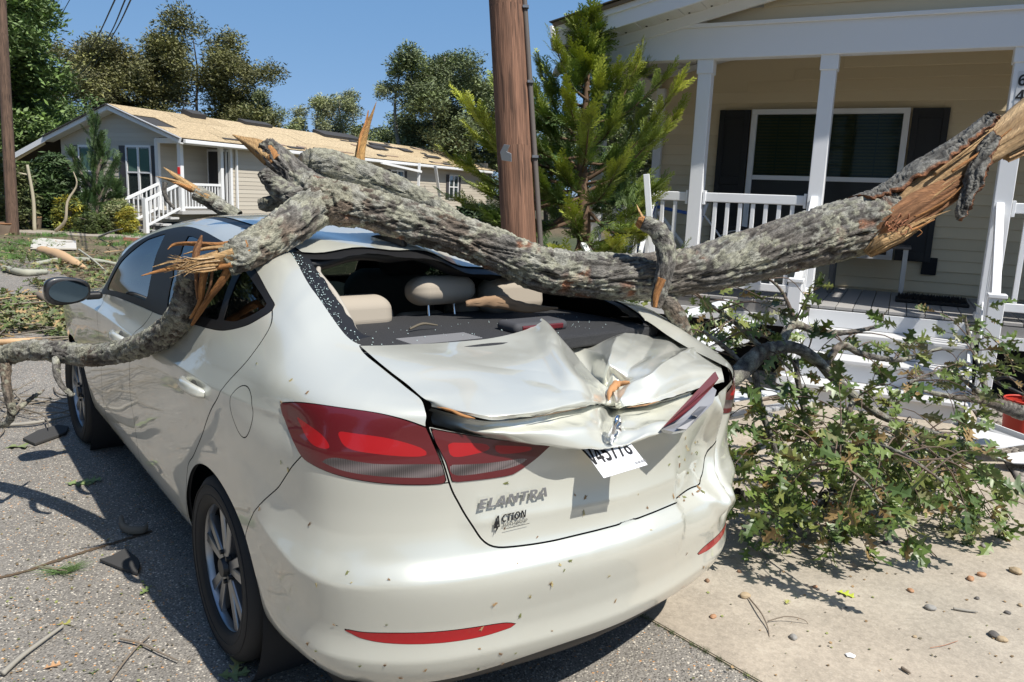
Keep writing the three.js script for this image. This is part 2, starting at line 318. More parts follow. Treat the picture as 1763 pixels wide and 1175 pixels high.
// outlines, in (T, W)
const O = {
  dlo: [...curveTW([[5.62, 8.32], [5.95, 8.38], [7.32, 8.44], [7.69, 8.52], [8.37, 8.64], [8.93, 8.74], [9.25, 8.92], [9.6, 9.35], [9.8, 9.84], [9.8, 10.06]], 5), ...curveTW([[9.76, 10.13], [9.51, 10.2], [9.05, 10.34], [8.63, 10.45], [7.9, 10.62], [7.45, 10.68], [6.96, 10.7], [6.5, 10.6], [6.1, 10.2], [5.8, 9.4], [5.6, 8.5]], 5)],
  frontGlass: [...curveTW([[5.9, 8.58], [7.1, 8.62]], 4), ...curveTW([[7.12, 8.7], [6.86, 10.5]], 4), ...curveTW([[6.55, 10.42], [6.2, 9.9], [5.95, 9.2], [5.86, 8.68]], 5)],
  rearGlass: [...curveTW([[7.62, 8.74], [8.3, 8.86], [8.92, 8.98]], 4), ...curveTW([[8.9, 9.05], [8.68, 10.1]], 4), ...curveTW([[8.62, 10.22], [7.9, 10.42], [7.36, 10.46]], 4)],
  quarterGlass: [...curveTW([[9.02, 9.05], [9.3, 9.2], [9.56, 9.6], [9.68, 9.98]], 5), ...curveTW([[9.45, 10.06], [9.05, 10.16], [8.8, 10.22]], 4), [8.82, 10.05]],
  windscreen: [[5.15, 10.95], [5.5, 11.3], [6.4, 11.42], [6.75, 11.55], [6.85, 12.2], [6.88, 14], [5.02, 14], [5.05, 12]],
  rearWindow: [...curveTW([[8.93, 11.14], [9.4, 11.03], [9.94, 11.0], [10.66, 11.1], [11.1, 11.12], [11.22, 11.2]], 4), ...curveTW([[11.28, 11.5], [11.4, 12.2], [11.45, 14]], 4), ...curveTW([[9.2, 14], [9.2, 12.6], [9.1, 11.7], [8.95, 11.22]], 4)],
  lid: [...curveTW([[11.19, 11.12], [11.76, 10.75], [12.33, 10.14], [12.77, 9.23], [12.99, 8.08], [13.01, 7.48], [13.11, 6.74], [13.24, 5.67], [13.35, 5.19], [13.47, 4.7], [13.57, 4.3], [13.68, 4.08], [13.85, 4.0], [14.2, 3.96], [14.67, 4.0], [16, 4.0]], 5), [16, 15], [11.2, 15]],
  lamp: [...curveTW([[11.12, 7.67], [11.45, 7.93], [11.86, 8.06], [12.38, 8.03], [12.73, 7.81], [13.005, 7.47]], 4), ...curveTW([[13.05, 7.1], [13.11, 6.6], [13.21, 5.72]], 4), ...curveTW([[13.18, 5.66], [13.01, 5.66], [12.59, 5.7], [12.14, 5.8], [11.77, 5.93], [11.57, 6.07], [11.29, 6.67], [11.14, 7.25], [11.1, 7.6]], 4)],
  lampLid: [...curveTW([[13.04, 7.44], [13.44, 7.1], [13.82, 6.72], [14.23, 6.38]], 4), ...curveTW([[14.2, 6.3], [14.08, 5.98], [13.92, 5.74], [13.78, 5.66], [13.27, 5.67]], 4), [13.2, 6.2], [13.1, 6.9]],
  bumper: [...curveTW([[9.2, 2.2], [10.0, 2.7], [10.1, 2.94], [10.48, 3.99], [11.59, 6.06]], 4), ...curveTW([[11.77, 5.93], [12.14, 5.8], [12.59, 5.7], [13.01, 5.66], [13.24, 5.67]], 4), ...curveTW([[13.35, 5.19], [13.47, 4.7], [13.57, 4.3], [13.68, 4.08], [13.85, 4.0], [14.2, 3.96], [14.67, 4.0], [16, 4.0]], 5), [16, -1], [9, -1], [9, 1]],
  reflector: [...curveTW([[12.08, 2.22], [12.35, 2.17], [12.77, 2.2], [13.32, 2.19], [13.77, 2.16], [13.92, 2.06]], 4), ...curveTW([[13.86, 2.0], [13.59, 1.93], [13.19, 1.93], [12.61, 1.97], [12.37, 2.03]], 4)],
  reardoor: [...curveTW([[9.79, 10.0], [10.02, 9.6], [9.98, 8.59], [9.76, 7.58], [9.56, 6.34], [9.1, 5.16], [8.68, 4.07], [8.4, 3.2], [8.1, 1.1]], 5), ...curveTW([[8.0, 0.7], [6.8, 0.62]], 3), ...curveTW([[6.88, 2.27], [6.84, 3.96], [6.96, 5.48], [7.1, 6.91], [7.14, 7.52], [7.34, 8.42]], 5), [7.2, 9], [7.05, 10.2], [8.9, 9.9]],
  frontdoor: [...curveTW([[5.84, 8.15], [5.9, 6.5], [5.88, 5.19], [5.7, 3], [5.6, 0.7]], 5), ...curveTW([[5.8, 0.6], [6.8, 0.62]], 3), ...curveTW([[6.88, 2.27], [6.84, 3.96], [6.96, 5.48], [7.1, 6.91], [7.14, 7.52], [7.34, 8.42]], 5), [7.2, 9.2], [6.5, 9.2], [5.9, 8.4]],
};
{ // fuel flap: a round outline measured in metres about its centre
  const c = [10.22, 6.7], o = []; for (let i = 0; i < 36; i++) { const a = i / 36 * Math.PI * 2; o.push([c[0] + 0.285 * Math.cos(a), c[1] + 0.95 * Math.sin(a) - 0.1 * Math.cos(a)]); } O.fuel = o;
}
// bright cells and the clear strip inside the lamps
O.cellA = curveTW([[11.42, 7.35], [11.85, 7.0], [12.0, 6.55], [11.8, 6.5], [11.62, 6.75], [11.42, 7.3]], 4);
O.cellB = curveTW([[12.1, 7.2], [12.6, 7.1], [12.95, 6.75], [12.98, 6.42], [12.5, 6.5], [12.2, 6.65], [12.08, 7.1]], 4);
O.clear = curveTW([[11.9, 6.08], [12.1, 6.26], [12.5, 6.17], [13.14, 6.14], [13.17, 5.84], [12.7, 5.84], [12.2, 5.92], [11.93, 6.06]], 4);
O.cellC = curveTW([[13.24, 6.9], [13.55, 6.75], [13.62, 6.5], [13.45, 6.36], [13.26, 6.36], [13.22, 6.8]], 4);
O.cellD = curveTW([[13.68, 6.62], [14.02, 6.38], [13.98, 6.24], [13.72, 6.28], [13.67, 6.55]], 4);
O.clearLid = curveTW([[13.25, 6.1], [13.6, 6.04], [13.98, 6.03], [13.9, 5.88], [13.7, 5.82], [13.3, 5.82], [13.24, 6.06]], 4);

const flake = tiler(256, 5), dustA = tiler(7, 9), dustB = tiler(23, 4);
const paintRough = dataTex(512, (u, v) => { const d = clamp(0.2 + 0.55 * sstep(0.45, 0.8, dustA(u, v) * 0.6 + dustB(u, v) * 0.4), 0, 1); return [1, 0.45 + 0.35 * d, 1]; }, { srgb: false });
const PAINT = new THREE.MeshPhysicalMaterial({ color: rgb(0.66, 0.66, 0.58), metalness: 0.38, roughness: 0.6, roughnessMap: paintRough, clearcoat: 1, clearcoatRoughness: 0.035, side: THREE.DoubleSide });
const M = {
  black: std(0.012, 0.012, 0.013, 0.45), gloss: std(0.008, 0.008, 0.009, 0.5),
  liner: std(0.02, 0.02, 0.021, 0.9), valance: std(0.022, 0.021, 0.02, 0.62),
  glass: new THREE.MeshPhysicalMaterial({ color: rgb(0.11, 0.16, 0.14), roughness: 0.03, transmission: 1, thickness: 0, ior: 1.5, side: THREE.DoubleSide }),
  tint: new THREE.MeshPhysicalMaterial({ color: rgb(0.1, 0.13, 0.12), roughness: 0.03, transmission: 1, thickness: 0, ior: 1.5, side: THREE.DoubleSide }),
  red: new THREE.MeshPhysicalMaterial({ color: rgb(0.1, 0.002, 0.005), roughness: 0.5, clearcoat: 1, clearcoatRoughness: 0.03, side: THREE.DoubleSide }),
  redCell: new THREE.MeshPhysicalMaterial({ color: rgb(0.36, 0.003, 0.006), roughness: 0.5, clearcoat: 0.5, clearcoatRoughness: 0.03, side: THREE.DoubleSide }),
  clearLens: new THREE.MeshPhysicalMaterial({ map: (() => { const t = dataTex(256, (u, v, i) => { const r = 0.5 + 0.5 * Math.sin(i / 256 * Math.PI * 2 * 60), f = 0.42 + 0.22 * r + 0.12 * Math.sin(v * 40); return [f, f * 0.93, f * 0.93]; }); t.repeat.set(3, 3); return t; })(), color: rgb(0.55, 0.54, 0.54), metalness: 0.4, roughness: 0.3, clearcoat: 1, clearcoatRoughness: 0.03, side: THREE.DoubleSide }),
  chrome: std(0.75, 0.76, 0.78, 0.12, { metalness: 1 }),
};
const car = thing('sedan', 'pale champagne four door sedan with its boot lid crushed under the fallen trunk', 'car', CARPOS, CARYAW);
for (const side of [1, -1]) {
  let tris = gridTris(bodyGrid(side));
  const arch = (u0) => (v) => { if (v[7] > 6.5 || Math.abs(v[0] - u0) > 0.6 || Math.abs(v[1]) < 0.5) return 0.05; return (Math.hypot((v[0] - u0 - 0.025) / 0.392, (v[2] - 0.29) / 0.368) - 1) * 0.38; };
  [tris] = cut(tris, arch(0)); [tris] = cut(tris, arch(2.7));
  const take = (o, gap = 0.0022) => { const f = outline(o, side), a = cut(tris, (v) => f(v) - gap)[0]; tris = cut(tris, (v) => -f(v) - gap)[0]; return a; };
  const from = (set, o, gap = 0) => { const f = outline(o, side); return [cut(set, (v) => f(v) - gap)[0], cut(set, (v) => -f(v) - gap)[0]]; };
  // inner skin behind the gaps, with the openings kept
  let inner = tris;
  for (const o of [O.frontGlass, O.rearGlass, O.quarterGlass, O.windscreen, O.rearWindow]) inner = from(inner, o, 0)[1];
  inner = cut(inner, (v) => outlineLidTop(v))[0];
  part('inner_skin', panelGeo(inner, -0.014), M.liner, car);
  // glazing
  let dlo = take(O.dlo, 0.001), g;
  for (const [o, m, n] of [[O.frontGlass, M.glass, 'front_door_glass'], [O.rearGlass, M.tint, 'rear_door_glass'], [O.quarterGlass, M.tint, 'quarter_glass']]) { [g, dlo] = from(dlo, o, 0); part(n, panelGeo(g, -0.002), m, car); }
  part('window_trim', panelGeo(dlo, 0.001), M.gloss, car);
  g = take(O.windscreen, 0.001); part('windscreen', panelGeo(g, -0.003), M.glass, car);
  let frame = take(O.rearWindow, 0.001);
  // black frit and broken edge round the rear window: a band along the outline stays, the pane is gone
  { const f = outline(O.rearWindow, side); const band = cut(frame, (v) => 0.055 + 0.012 * noise(v[0] * 30, v[1] * 30, 3) - f(v))[0]; part('rear_window_edge', panelGeo(cut(band, (v) => Math.min(v[7] - 10.4, 11.0 - v[6]))[0], -0.006), M.gloss, car); }
  // boot lid: the top is modelled as crumpled sheet of its own, the rear face stays
  const gapLid = (v) => 0.0025 + 0.0045 * sstep(6.9, 8.2, v[7]);
  const fl = outline(O.lid, side); let lid = cut(tris, (v) => fl(v) - gapLid(v))[0]; tris = cut(tris, (v) => -fl(v) - gapLid(v))[0];
  lid = cut(lid, (v) => (v[6] < 13.04 ? 7.5 : v[6] < 14.23 ? mix(7.5, 6.42, (v[6] - 13.04) / 1.19) : mix(6.42, 6.25, (v[6] - 14.23) / 0.77)) - 0.02 - v[7])[0];
  const lampSet = (name, set, cells, clear, parent) => {
    const lampPart = new THREE.Group(); lampPart.name = name; parent.add(lampPart); let rest = set, c;
    for (const o of cells) { [c, rest] = from(rest, o); part('bright_cell', panelGeo(c, 0.003), M.redCell, lampPart); }
    [c, rest] = from(rest, clear); part('clear_lens', panelGeo(c, 0.003), M.clearLens, lampPart); part('red_lens', panelGeo(rest, 0.003), M.red, lampPart);
  };
  if (side > 0) { let l; [l, lid] = from(lid, O.lampLid, 0.001); lampSet('tail_lamp', l, [O.cellC, O.cellD], O.clearLid, car); }
  part('boot_lid_face', panelGeo(lid), PAINT, car);
  let lamp = take(O.lamp, 0.0015); lampSet('tail_lamp', lamp, [O.cellA, O.cellB], O.clear, car);
  let bump = take(O.bumper, 0.0018), refl; [refl, bump] = from(bump, O.reflector, 0.0008);
  const [val, cover] = cut(bump, (v) => 0.62 + 0.5 * sstep(13, 14.6, v[6]) - v[7] - 2 * sstep(12.6, 12.0, v[6]));
  part('bumper', panelGeo(cover), PAINT, car); part('valance', panelGeo(val, -0.004), M.valance, car); part('reflector', panelGeo(refl, 0.001), M.redCell, car);
  let door = take(O.reardoor), dd; part('rear_door', panelGeo(door), PAINT, car);
  door = take(O.frontdoor); part('front_door', panelGeo(door), PAINT, car);
  if (side > 0) { door = take(O.fuel, 0.0016); part('fuel_flap', panelGeo(door), PAINT, car); }
  // roof moulding, sill
  const mould = (v) => (v[6] > 6.1 && v[6] < 9.05 ? 0.05 : -0.05) * 0 + Math.min(0.1 - Math.abs(v[7] - 11.2), 9.05 - v[6], v[6] - 6.1);
  dd = cut(tris, mould); part('roof_moulding', panelGeo(dd[0], -0.004), M.black, car); tris = dd[1];
  dd = cut(tris, (v) => Math.min(0.95 - v[7], 8.3 - v[6], v[6] - 4.4)); part('sill', panelGeo(dd[0], -0.002), PAINT, car); tris = dd[1];
  part('body_shell', panelGeo(tris), PAINT, car);
}
function outlineLidTop(v) { return -Math.min(v[7] - (v[6] > 12.9 ? 6.1 : 7.6), v[6] - 11.25); }
// ---------------------------------------------------------------- the sedan: wheels, boot lid, interior, trim
{
  // ---- wheels: tyre, rim with five pairs of spokes, hub cap, disc
  const rubber = std(0.018, 0.018, 0.018, 0.75), alloy = std(0.36, 0.37, 0.38, 0.3, { metalness: 0.85 }), darkAlloy = std(0.05, 0.052, 0.055, 0.4, { metalness: 0.7 });
  const R = 0.317, RR = 0.226, hw = 0.105;
  const prof = []; // tyre section, axis along y (outward +)
  const tp = [[RR - 0.012, -0.085], [RR - 0.004, -0.1], [RR + 0.03, -0.108], [R - 0.03, -hw], [R - 0.008, -0.088], [R, -0.06]];
  for (const q of tp) prof.push(new THREE.Vector2(...q));
  for (const y of [-0.036, -0.034, -0.028, -0.026, 0.0 - 0.003, 0.003, 0.026, 0.028, 0.034, 0.036]) prof.push(new THREE.Vector2(R - (Math.abs(Math.abs(y) - 0.031) < 0.004 || Math.abs(y) < 0.002 ? 0.007 : 0), y));
  for (const q of tp.slice().reverse()) prof.push(new THREE.Vector2(q[0], -q[1]));
  const tyreG = new THREE.LatheGeometry(prof, 72);
  // raised ring on the sidewall
  const rings = [0.25, 0.283].map((r) => new THREE.TorusGeometry(r, 0.0022, 6, 72).rotateX(Math.PI / 2).translate(0, 0.1065, 0));
  const rimProf = [[0.05, -0.02], [0.12, -0.055], [0.195, -0.07], [0.21, -0.04], [0.206, 0.03], [0.212, 0.074], [0.222, 0.09], [0.2285, 0.094], [0.2285, 0.084]].map((q) => new THREE.Vector2(...q));
  const rimG = new THREE.LatheGeometry(rimProf, 72);
  // a spoke: tapered bar that bows outward, faceted edge
  const spoke = (a, w0, w1, off) => {
    const s = new THREE.Shape(); s.moveTo(-w0 / 2, 0.035); s.lineTo(-w1 / 2, 0.212); s.lineTo(w1 / 2, 0.212); s.lineTo(w0 / 2, 0.035); s.closePath();
    const g = new THREE.ExtrudeGeometry(s, { depth: 0.02, bevelEnabled: true, bevelSize: 0.004, bevelThickness: 0.005, bevelSegments: 2, steps: 1 });
    g.rotateX(Math.PI / 2); const p = g.attributes.position;
    for (let i = 0; i < p.count; i++) { const r = p.getZ(i); p.setY(i, p.getY(i) + 0.072 + 0.012 * Math.sin(clamp((r - 0.03) / 0.18, 0, 1) * Math.PI)); p.setX(i, p.getX(i) + off * clamp((r - 0.03) / 0.18, 0, 1)); }
    g.rotateY(a); g.computeVertexNormals(); return g;
  };
  const capG = new THREE.CylinderGeometry(0.03, 0.034, 0.016, 32).translate(0, 0.088, 0), discG = new THREE.CylinderGeometry(0.135, 0.135, 0.02, 40).translate(0, 0.0, 0);
  const barrelG = new THREE.CylinderGeometry(0.205, 0.205, 0.16, 48, 1, true).translate(0, -0.02, 0), wall = new THREE.CylinderGeometry(0.2, 0.2, 0.004, 48).translate(0, -0.06, 0);
  for (const [u, s, steer] of [[0, 1, 0], [0, -1, 0], [2.7, 1, 0.03], [2.7, -1, 0.03]]) {
    const w = new THREE.Group(); w.name = 'wheel'; w.position.copy(C3(u, s * 0.777, R - 0.004)); w.rotation.set(0, steer, s > 0 ? Math.PI / 2 : -Math.PI / 2, 'YXZ'); car.add(w);
    part('tyre', merge([tyreG, ...rings]), rubber, w);
    const sp = [], dk = [];
    for (let k = 0; k < 5; k++) { const a = k / 5 * Math.PI * 2 + 0.3; sp.push(spoke(a + 0.13, 0.022, 0.03, 0.018), spoke(a - 0.13, 0.022, 0.03, -0.018)); dk.push(spoke(a, 0.016, 0.05, 0).scale(1, 0.82, 0.98)); }
    part('rim', merge([rimG, ...sp]), alloy, w); part('rim_pocket', merge([...dk, barrelG, wall]), darkAlloy, w);
    part('hub_cap', capG, darkAlloy, w); part('brake_disc', discG, std(0.2, 0.2, 0.2, 0.4, { metalness: 0.8 }), w);
    for (let k = 0; k < 5; k++) { const a = k / 5 * Math.PI * 2 + 0.93; part('wheel_nut', new THREE.CylinderGeometry(0.008, 0.009, 0.02, 8).translate(0.052 * Math.sin(a), 0.078, 0.052 * Math.cos(a)), darkAlloy, w); }
    const wl = new THREE.CylinderGeometry(0.375, 0.375, 0.3, 40, 1, true, -Math.PI / 2 - 0.05, Math.PI + 0.1).rotateZ(Math.PI / 2); // arch liner
    part('arch_liner', wl.rotateX(0).translate(...C3(u + 0.02, s * 0.71, 0.29).toArray()), M.liner, car);
    part('arch_wall', new THREE.BoxGeometry(0.01, 0.36, 0.78).translate(...C3(u + 0.02, s * 0.56, 0.5).toArray()), M.liner, car);
  }
  // ---- underbody
  part('underbody', boxGeo(1.5, 0.06, 4.1, 0, 0.22, -1.3), M.liner, car);

  // ---- boot lid sheet: measured points [px, py, height], rows from the glass edge to the torn front edge
  const row = (list) => list;
  const sheet = [
    row([[620, 596, 1.135], [690, 594, 1.125], [770, 590, 1.115], [850, 582, 1.115], [905, 568, 1.125], [936, 552, 1.135], [962, 558, 1.09], [1015, 552, 1.075], [1075, 545, 1.06], [1135, 548, 1.03], [1165, 560, 0.99]]),
    row([[645, 618, 1.115], [710, 612, 1.115], [790, 607, 1.105], [862, 601, 1.10], [915, 590, 1.11], [950, 577, 1.125], [985, 590, 1.06], [1040, 574, 1.075], [1105, 566, 1.075], [1165, 572, 1.04], [1195, 588, 0.995]]),
    row([[672, 640, 1.095], [735, 634, 1.1], [810, 630, 1.095], [880, 626, 1.09], [930, 618, 1.095], [967, 606, 1.105], [1008, 622, 1.03], [1050, 598, 1.08], [1118, 592, 1.08], [1185, 590, 1.05], [1222, 607, 1.0]]),
    row([[700, 661, 1.075], [762, 656, 1.08], [832, 652, 1.08], [900, 650, 1.075], [948, 645, 1.075], [985, 636, 1.085], [1026, 655, 1.005], [1050, 632, 1.06], [1115, 625, 1.065], [1190, 612, 1.05], [1238, 622, 1.01]]),
    row([[725, 683, 1.058], [782, 682, 1.062], [845, 684, 1.06], [915, 682, 1.055], [965, 672, 1.055], [1005, 660, 1.06], [1040, 672, 0.995], [1062, 655, 1.02], [1130, 655, 1.035], [1195, 638, 1.035], [1243, 638, 1.01]]),
    row([[741, 694, 1.045], [792, 705, 1.045], [848, 712, 1.04], [915, 710, 1.035], [978, 698, 1.03], [1018, 688, 1.03], [1047, 690, 0.98], [1072, 690, 0.99], [1132, 680, 1.0], [1195, 662, 1.0], [1246, 650, 0.995]]),
    row([[743, 701, 1.035], [795, 715, 1.032], [846, 724, 1.025], [915, 718, 1.02], [980, 706, 1.015], [1022, 697, 1.01], [1048, 698, 0.965], [1078, 700, 0.975], [1137, 690, 0.985], [1200, 670, 0.985], [1247, 658, 0.98]]),
  ];
  const toLoc = ([px, py, z], extra = 0) => { const p = onHeight(px, py, z); return toCar(p); };
  const tensor = (ctrl, nu, nv, bump) => {
    const A = ctrl.map((r) => r.map((p) => toLoc(p))), m = A.length, n = A[0].length, P = [], U = [], I = [];
    const get = (i, j, k) => { const ii = clamp(i, 0, m - 1), jj = clamp(j, 0, n - 1); return A[ii][jj][k]; };
    for (let a = 0; a <= nv; a++) for (let b = 0; b <= nu; b++) {
      const y = a / nv * (m - 1), x = b / nu * (n - 1), i = Math.min(Math.floor(y), m - 2), j = Math.min(Math.floor(x), n - 2), q = [];
      for (let k = 0; k < 3; k++) { const r = []; for (let d = -1; d <= 2; d++) r.push(cr(get(i + d, j - 1, k), get(i + d, j, k), get(i + d, j + 1, k), get(i + d, j + 2, k), x - j)); q.push(cr(r[0], r[1], r[2], r[3], y - i)); }
      if (bump) bump(q, x / (n - 1), y / (m - 1));
      const p = C3(...q); P.push(p.x, p.y, p.z); U.push(q[1], q[0]);
    }
    for (let a = 0; a < nv; a++) for (let b = 0; b < nu; b++) { const k = a * (nu + 1) + b; I.push(k, k + nu + 1, k + 1, k + 1, k + nu + 1, k + nu + 2); }
    const g = new THREE.BufferGeometry(); g.setAttribute('position', new THREE.Float32BufferAttribute(P, 3)); g.setAttribute('uv', new THREE.Float32BufferAttribute(U, 2)); g.setIndex(I); g.computeVertexNormals(); return g;
  };
  // folds of the sheet: from (x0, y0) to (x1, y1) in its own grid, height (+ ridge, - valley), half width
  const FOLDS = [[0.49, 0, 0.6, 0.55, 0.016, 0.05], [0.6, 0.55, 0.655, 0.98, 0.012, 0.045], [0.535, 0, 0.64, 0.6, -0.022, 0.045], [0.64, 0.6, 0.66, 1, -0.02, 0.035], [0.66, 0.8, 0.72, 0.3, 0.02, 0.04], [0.72, 0.3, 0.8, 0.12, 0.014, 0.05], [0.665, 0.84, 0.79, 0.42, -0.018, 0.035], [0.79, 0.42, 0.83, 0.2, -0.012, 0.04], [0.67, 0.86, 0.87, 0.5, 0.018, 0.04], [0.87, 0.5, 0.97, 0.35, 0.01, 0.045], [0.68, 0.9, 0.96, 0.72, -0.012, 0.035], [0.6, 0.2, 0.68, 0.42, 0.013, 0.03], [0.56, 0.1, 0.7, 0.1, -0.008, 0.03], [0.05, 0.97, 0.45, 0.86, 0.006, 0.06], [0.35, 0.55, 0.6, 0.9, -0.007, 0.06], [0.2, 0.3, 0.42, 0.5, -0.003, 0.08], [0.9, 0.05, 0.86, 0.5, -0.012, 0.03]];
  const crumple = (q, x, y) => {
    let h = 0; const wx = x + 0.012 * noise(x * 9, y * 9, 2), wy = y + 0.03 * noise(x * 7, y * 7, 5);
    for (const [x0, y0, x1, y1, a, w] of FOLDS) { const dx = x1 - x0, dy = (y1 - y0) * 0.45, l = dx * dx + dy * dy, t = clamp(((wx - x0) * dx + (wy - y0) * 0.45 * dy) / l, 0, 1), d = Math.hypot(wx - x0 - dx * t, (wy - y0) * 0.45 - dy * t); const k = 1 - d / w; if (k > 0) h += a * k * (0.4 + 0.6 * k) * (0.35 + 0.65 * Math.sin(Math.PI * (0.15 + 0.7 * t))); }
    q[2] += h + 0.002 * fbm(q[0] * 6, q[1] * 6, 4, 2) + 0.003 * sstep(0.8, 1, y) * noise(q[1] * 26, q[0] * 9, 1);
    q[0] += 0.006 * sstep(0.8, 1, y) * noise(q[1] * 15, 3, 2);
  };
  part('boot_lid', tensor(sheet, 300, 190, crumple), PAINT, car);
  // under the folded edge: the recess and the lip below it
  const lip = [
    row([[746, 706, 1.024], [797, 717, 1.022], [846, 723, 1.018], [915, 717, 1.014], [980, 706, 1.002], [1024, 697, 0.99], [1049, 700, 0.945], [1078, 702, 0.955], [1137, 695, 0.96], [1195, 680, 0.96]]),
    row([[744, 715, 1.004], [797, 729, 1.002], [850, 735, 1.0], [915, 731, 0.994], [985, 724, 0.984], [1028, 716, 0.974], [1050, 722, 0.932], [1076, 722, 0.947], [1130, 712, 0.947], [1185, 700, 0.951]]),
    row([[742, 722, 0.988], [797, 738, 0.99], [850, 747, 0.987], [915, 745, 0.982], [985, 742, 0.975], [1030, 740, 0.96], [1052, 752, 0.925], [1074, 748, 0.93], [1120, 733, 0.94], [1160, 722, 0.945]]),
    row([[745, 731, 0.975], [797, 744, 0.972], [852, 753, 0.968], [915, 761, 0.955], [985, 770, 0.935], [1030, 771, 0.92], [1054, 770, 0.91], [1078, 765, 0.915], [1110, 752, 0.925], [1150, 738, 0.935]]),
    row([[746, 733, 0.965], [797, 746, 0.96], [852, 756, 0.955], [915, 765, 0.945], [985, 773, 0.925], [1030, 773, 0.91], [1054, 772, 0.9], [1078, 768, 0.905], [1110, 756, 0.915], [1150, 742, 0.925]]),
  ];
  // the sheet turned under along its torn edge: a shaded recess down to the lip
  { const n = 10, A = sheet[6].slice(0, n).map((p) => toLoc(p)), B = lip[0].map((p) => toLoc(p)), P = [], I = [], U = [], m = 8, N = 140; const ev = (L, k, x) => { const i = Math.min(Math.floor(x), n - 2), g = (q) => L[clamp(q, 0, n - 1)][k]; return cr(g(i - 1), g(i), g(i + 1), g(i + 2), x - i); };
    for (let a = 0; a <= m; a++) for (let b = 0; b <= N; b++) { const t = a / m, x = b / N * (n - 1), q = [0, 1, 2].map((k) => mix(ev(A, k, x), ev(B, k, x), t)), o = Math.sin(Math.PI * t); q[0] += 0.014 * o + 0.003; q[2] -= 0.006 * o + 0.004 - 0.004 * noise(q[1] * 18, t * 3, 2) * o; const p = C3(...q); P.push(p.x, p.y, p.z); U.push(q[1], q[2]); if (a < m && b < N) { const k = a * (N + 1) + b; I.push(k, k + N + 1, k + 1, k + 1, k + N + 1, k + N + 2); } }
    const g = new THREE.BufferGeometry(); g.setAttribute('position', new THREE.Float32BufferAttribute(P, 3)); g.setAttribute('uv', new THREE.Float32BufferAttribute(U, 2)); g.setIndex(I); g.computeVertexNormals(); part('boot_lid_fold', g, PAINT, car); }
  part('boot_lid_lip', tensor(lip, 150, 40, (q, x, y) => { q[2] += 0.004 * noise(q[1] * 20, q[0] * 20, 6) + 0.012 * sstep(0.6, 0.8, x) * noise(q[1] * 11, y * 4, 2) * Math.sin(y * Math.PI); }), PAINT, car);
}
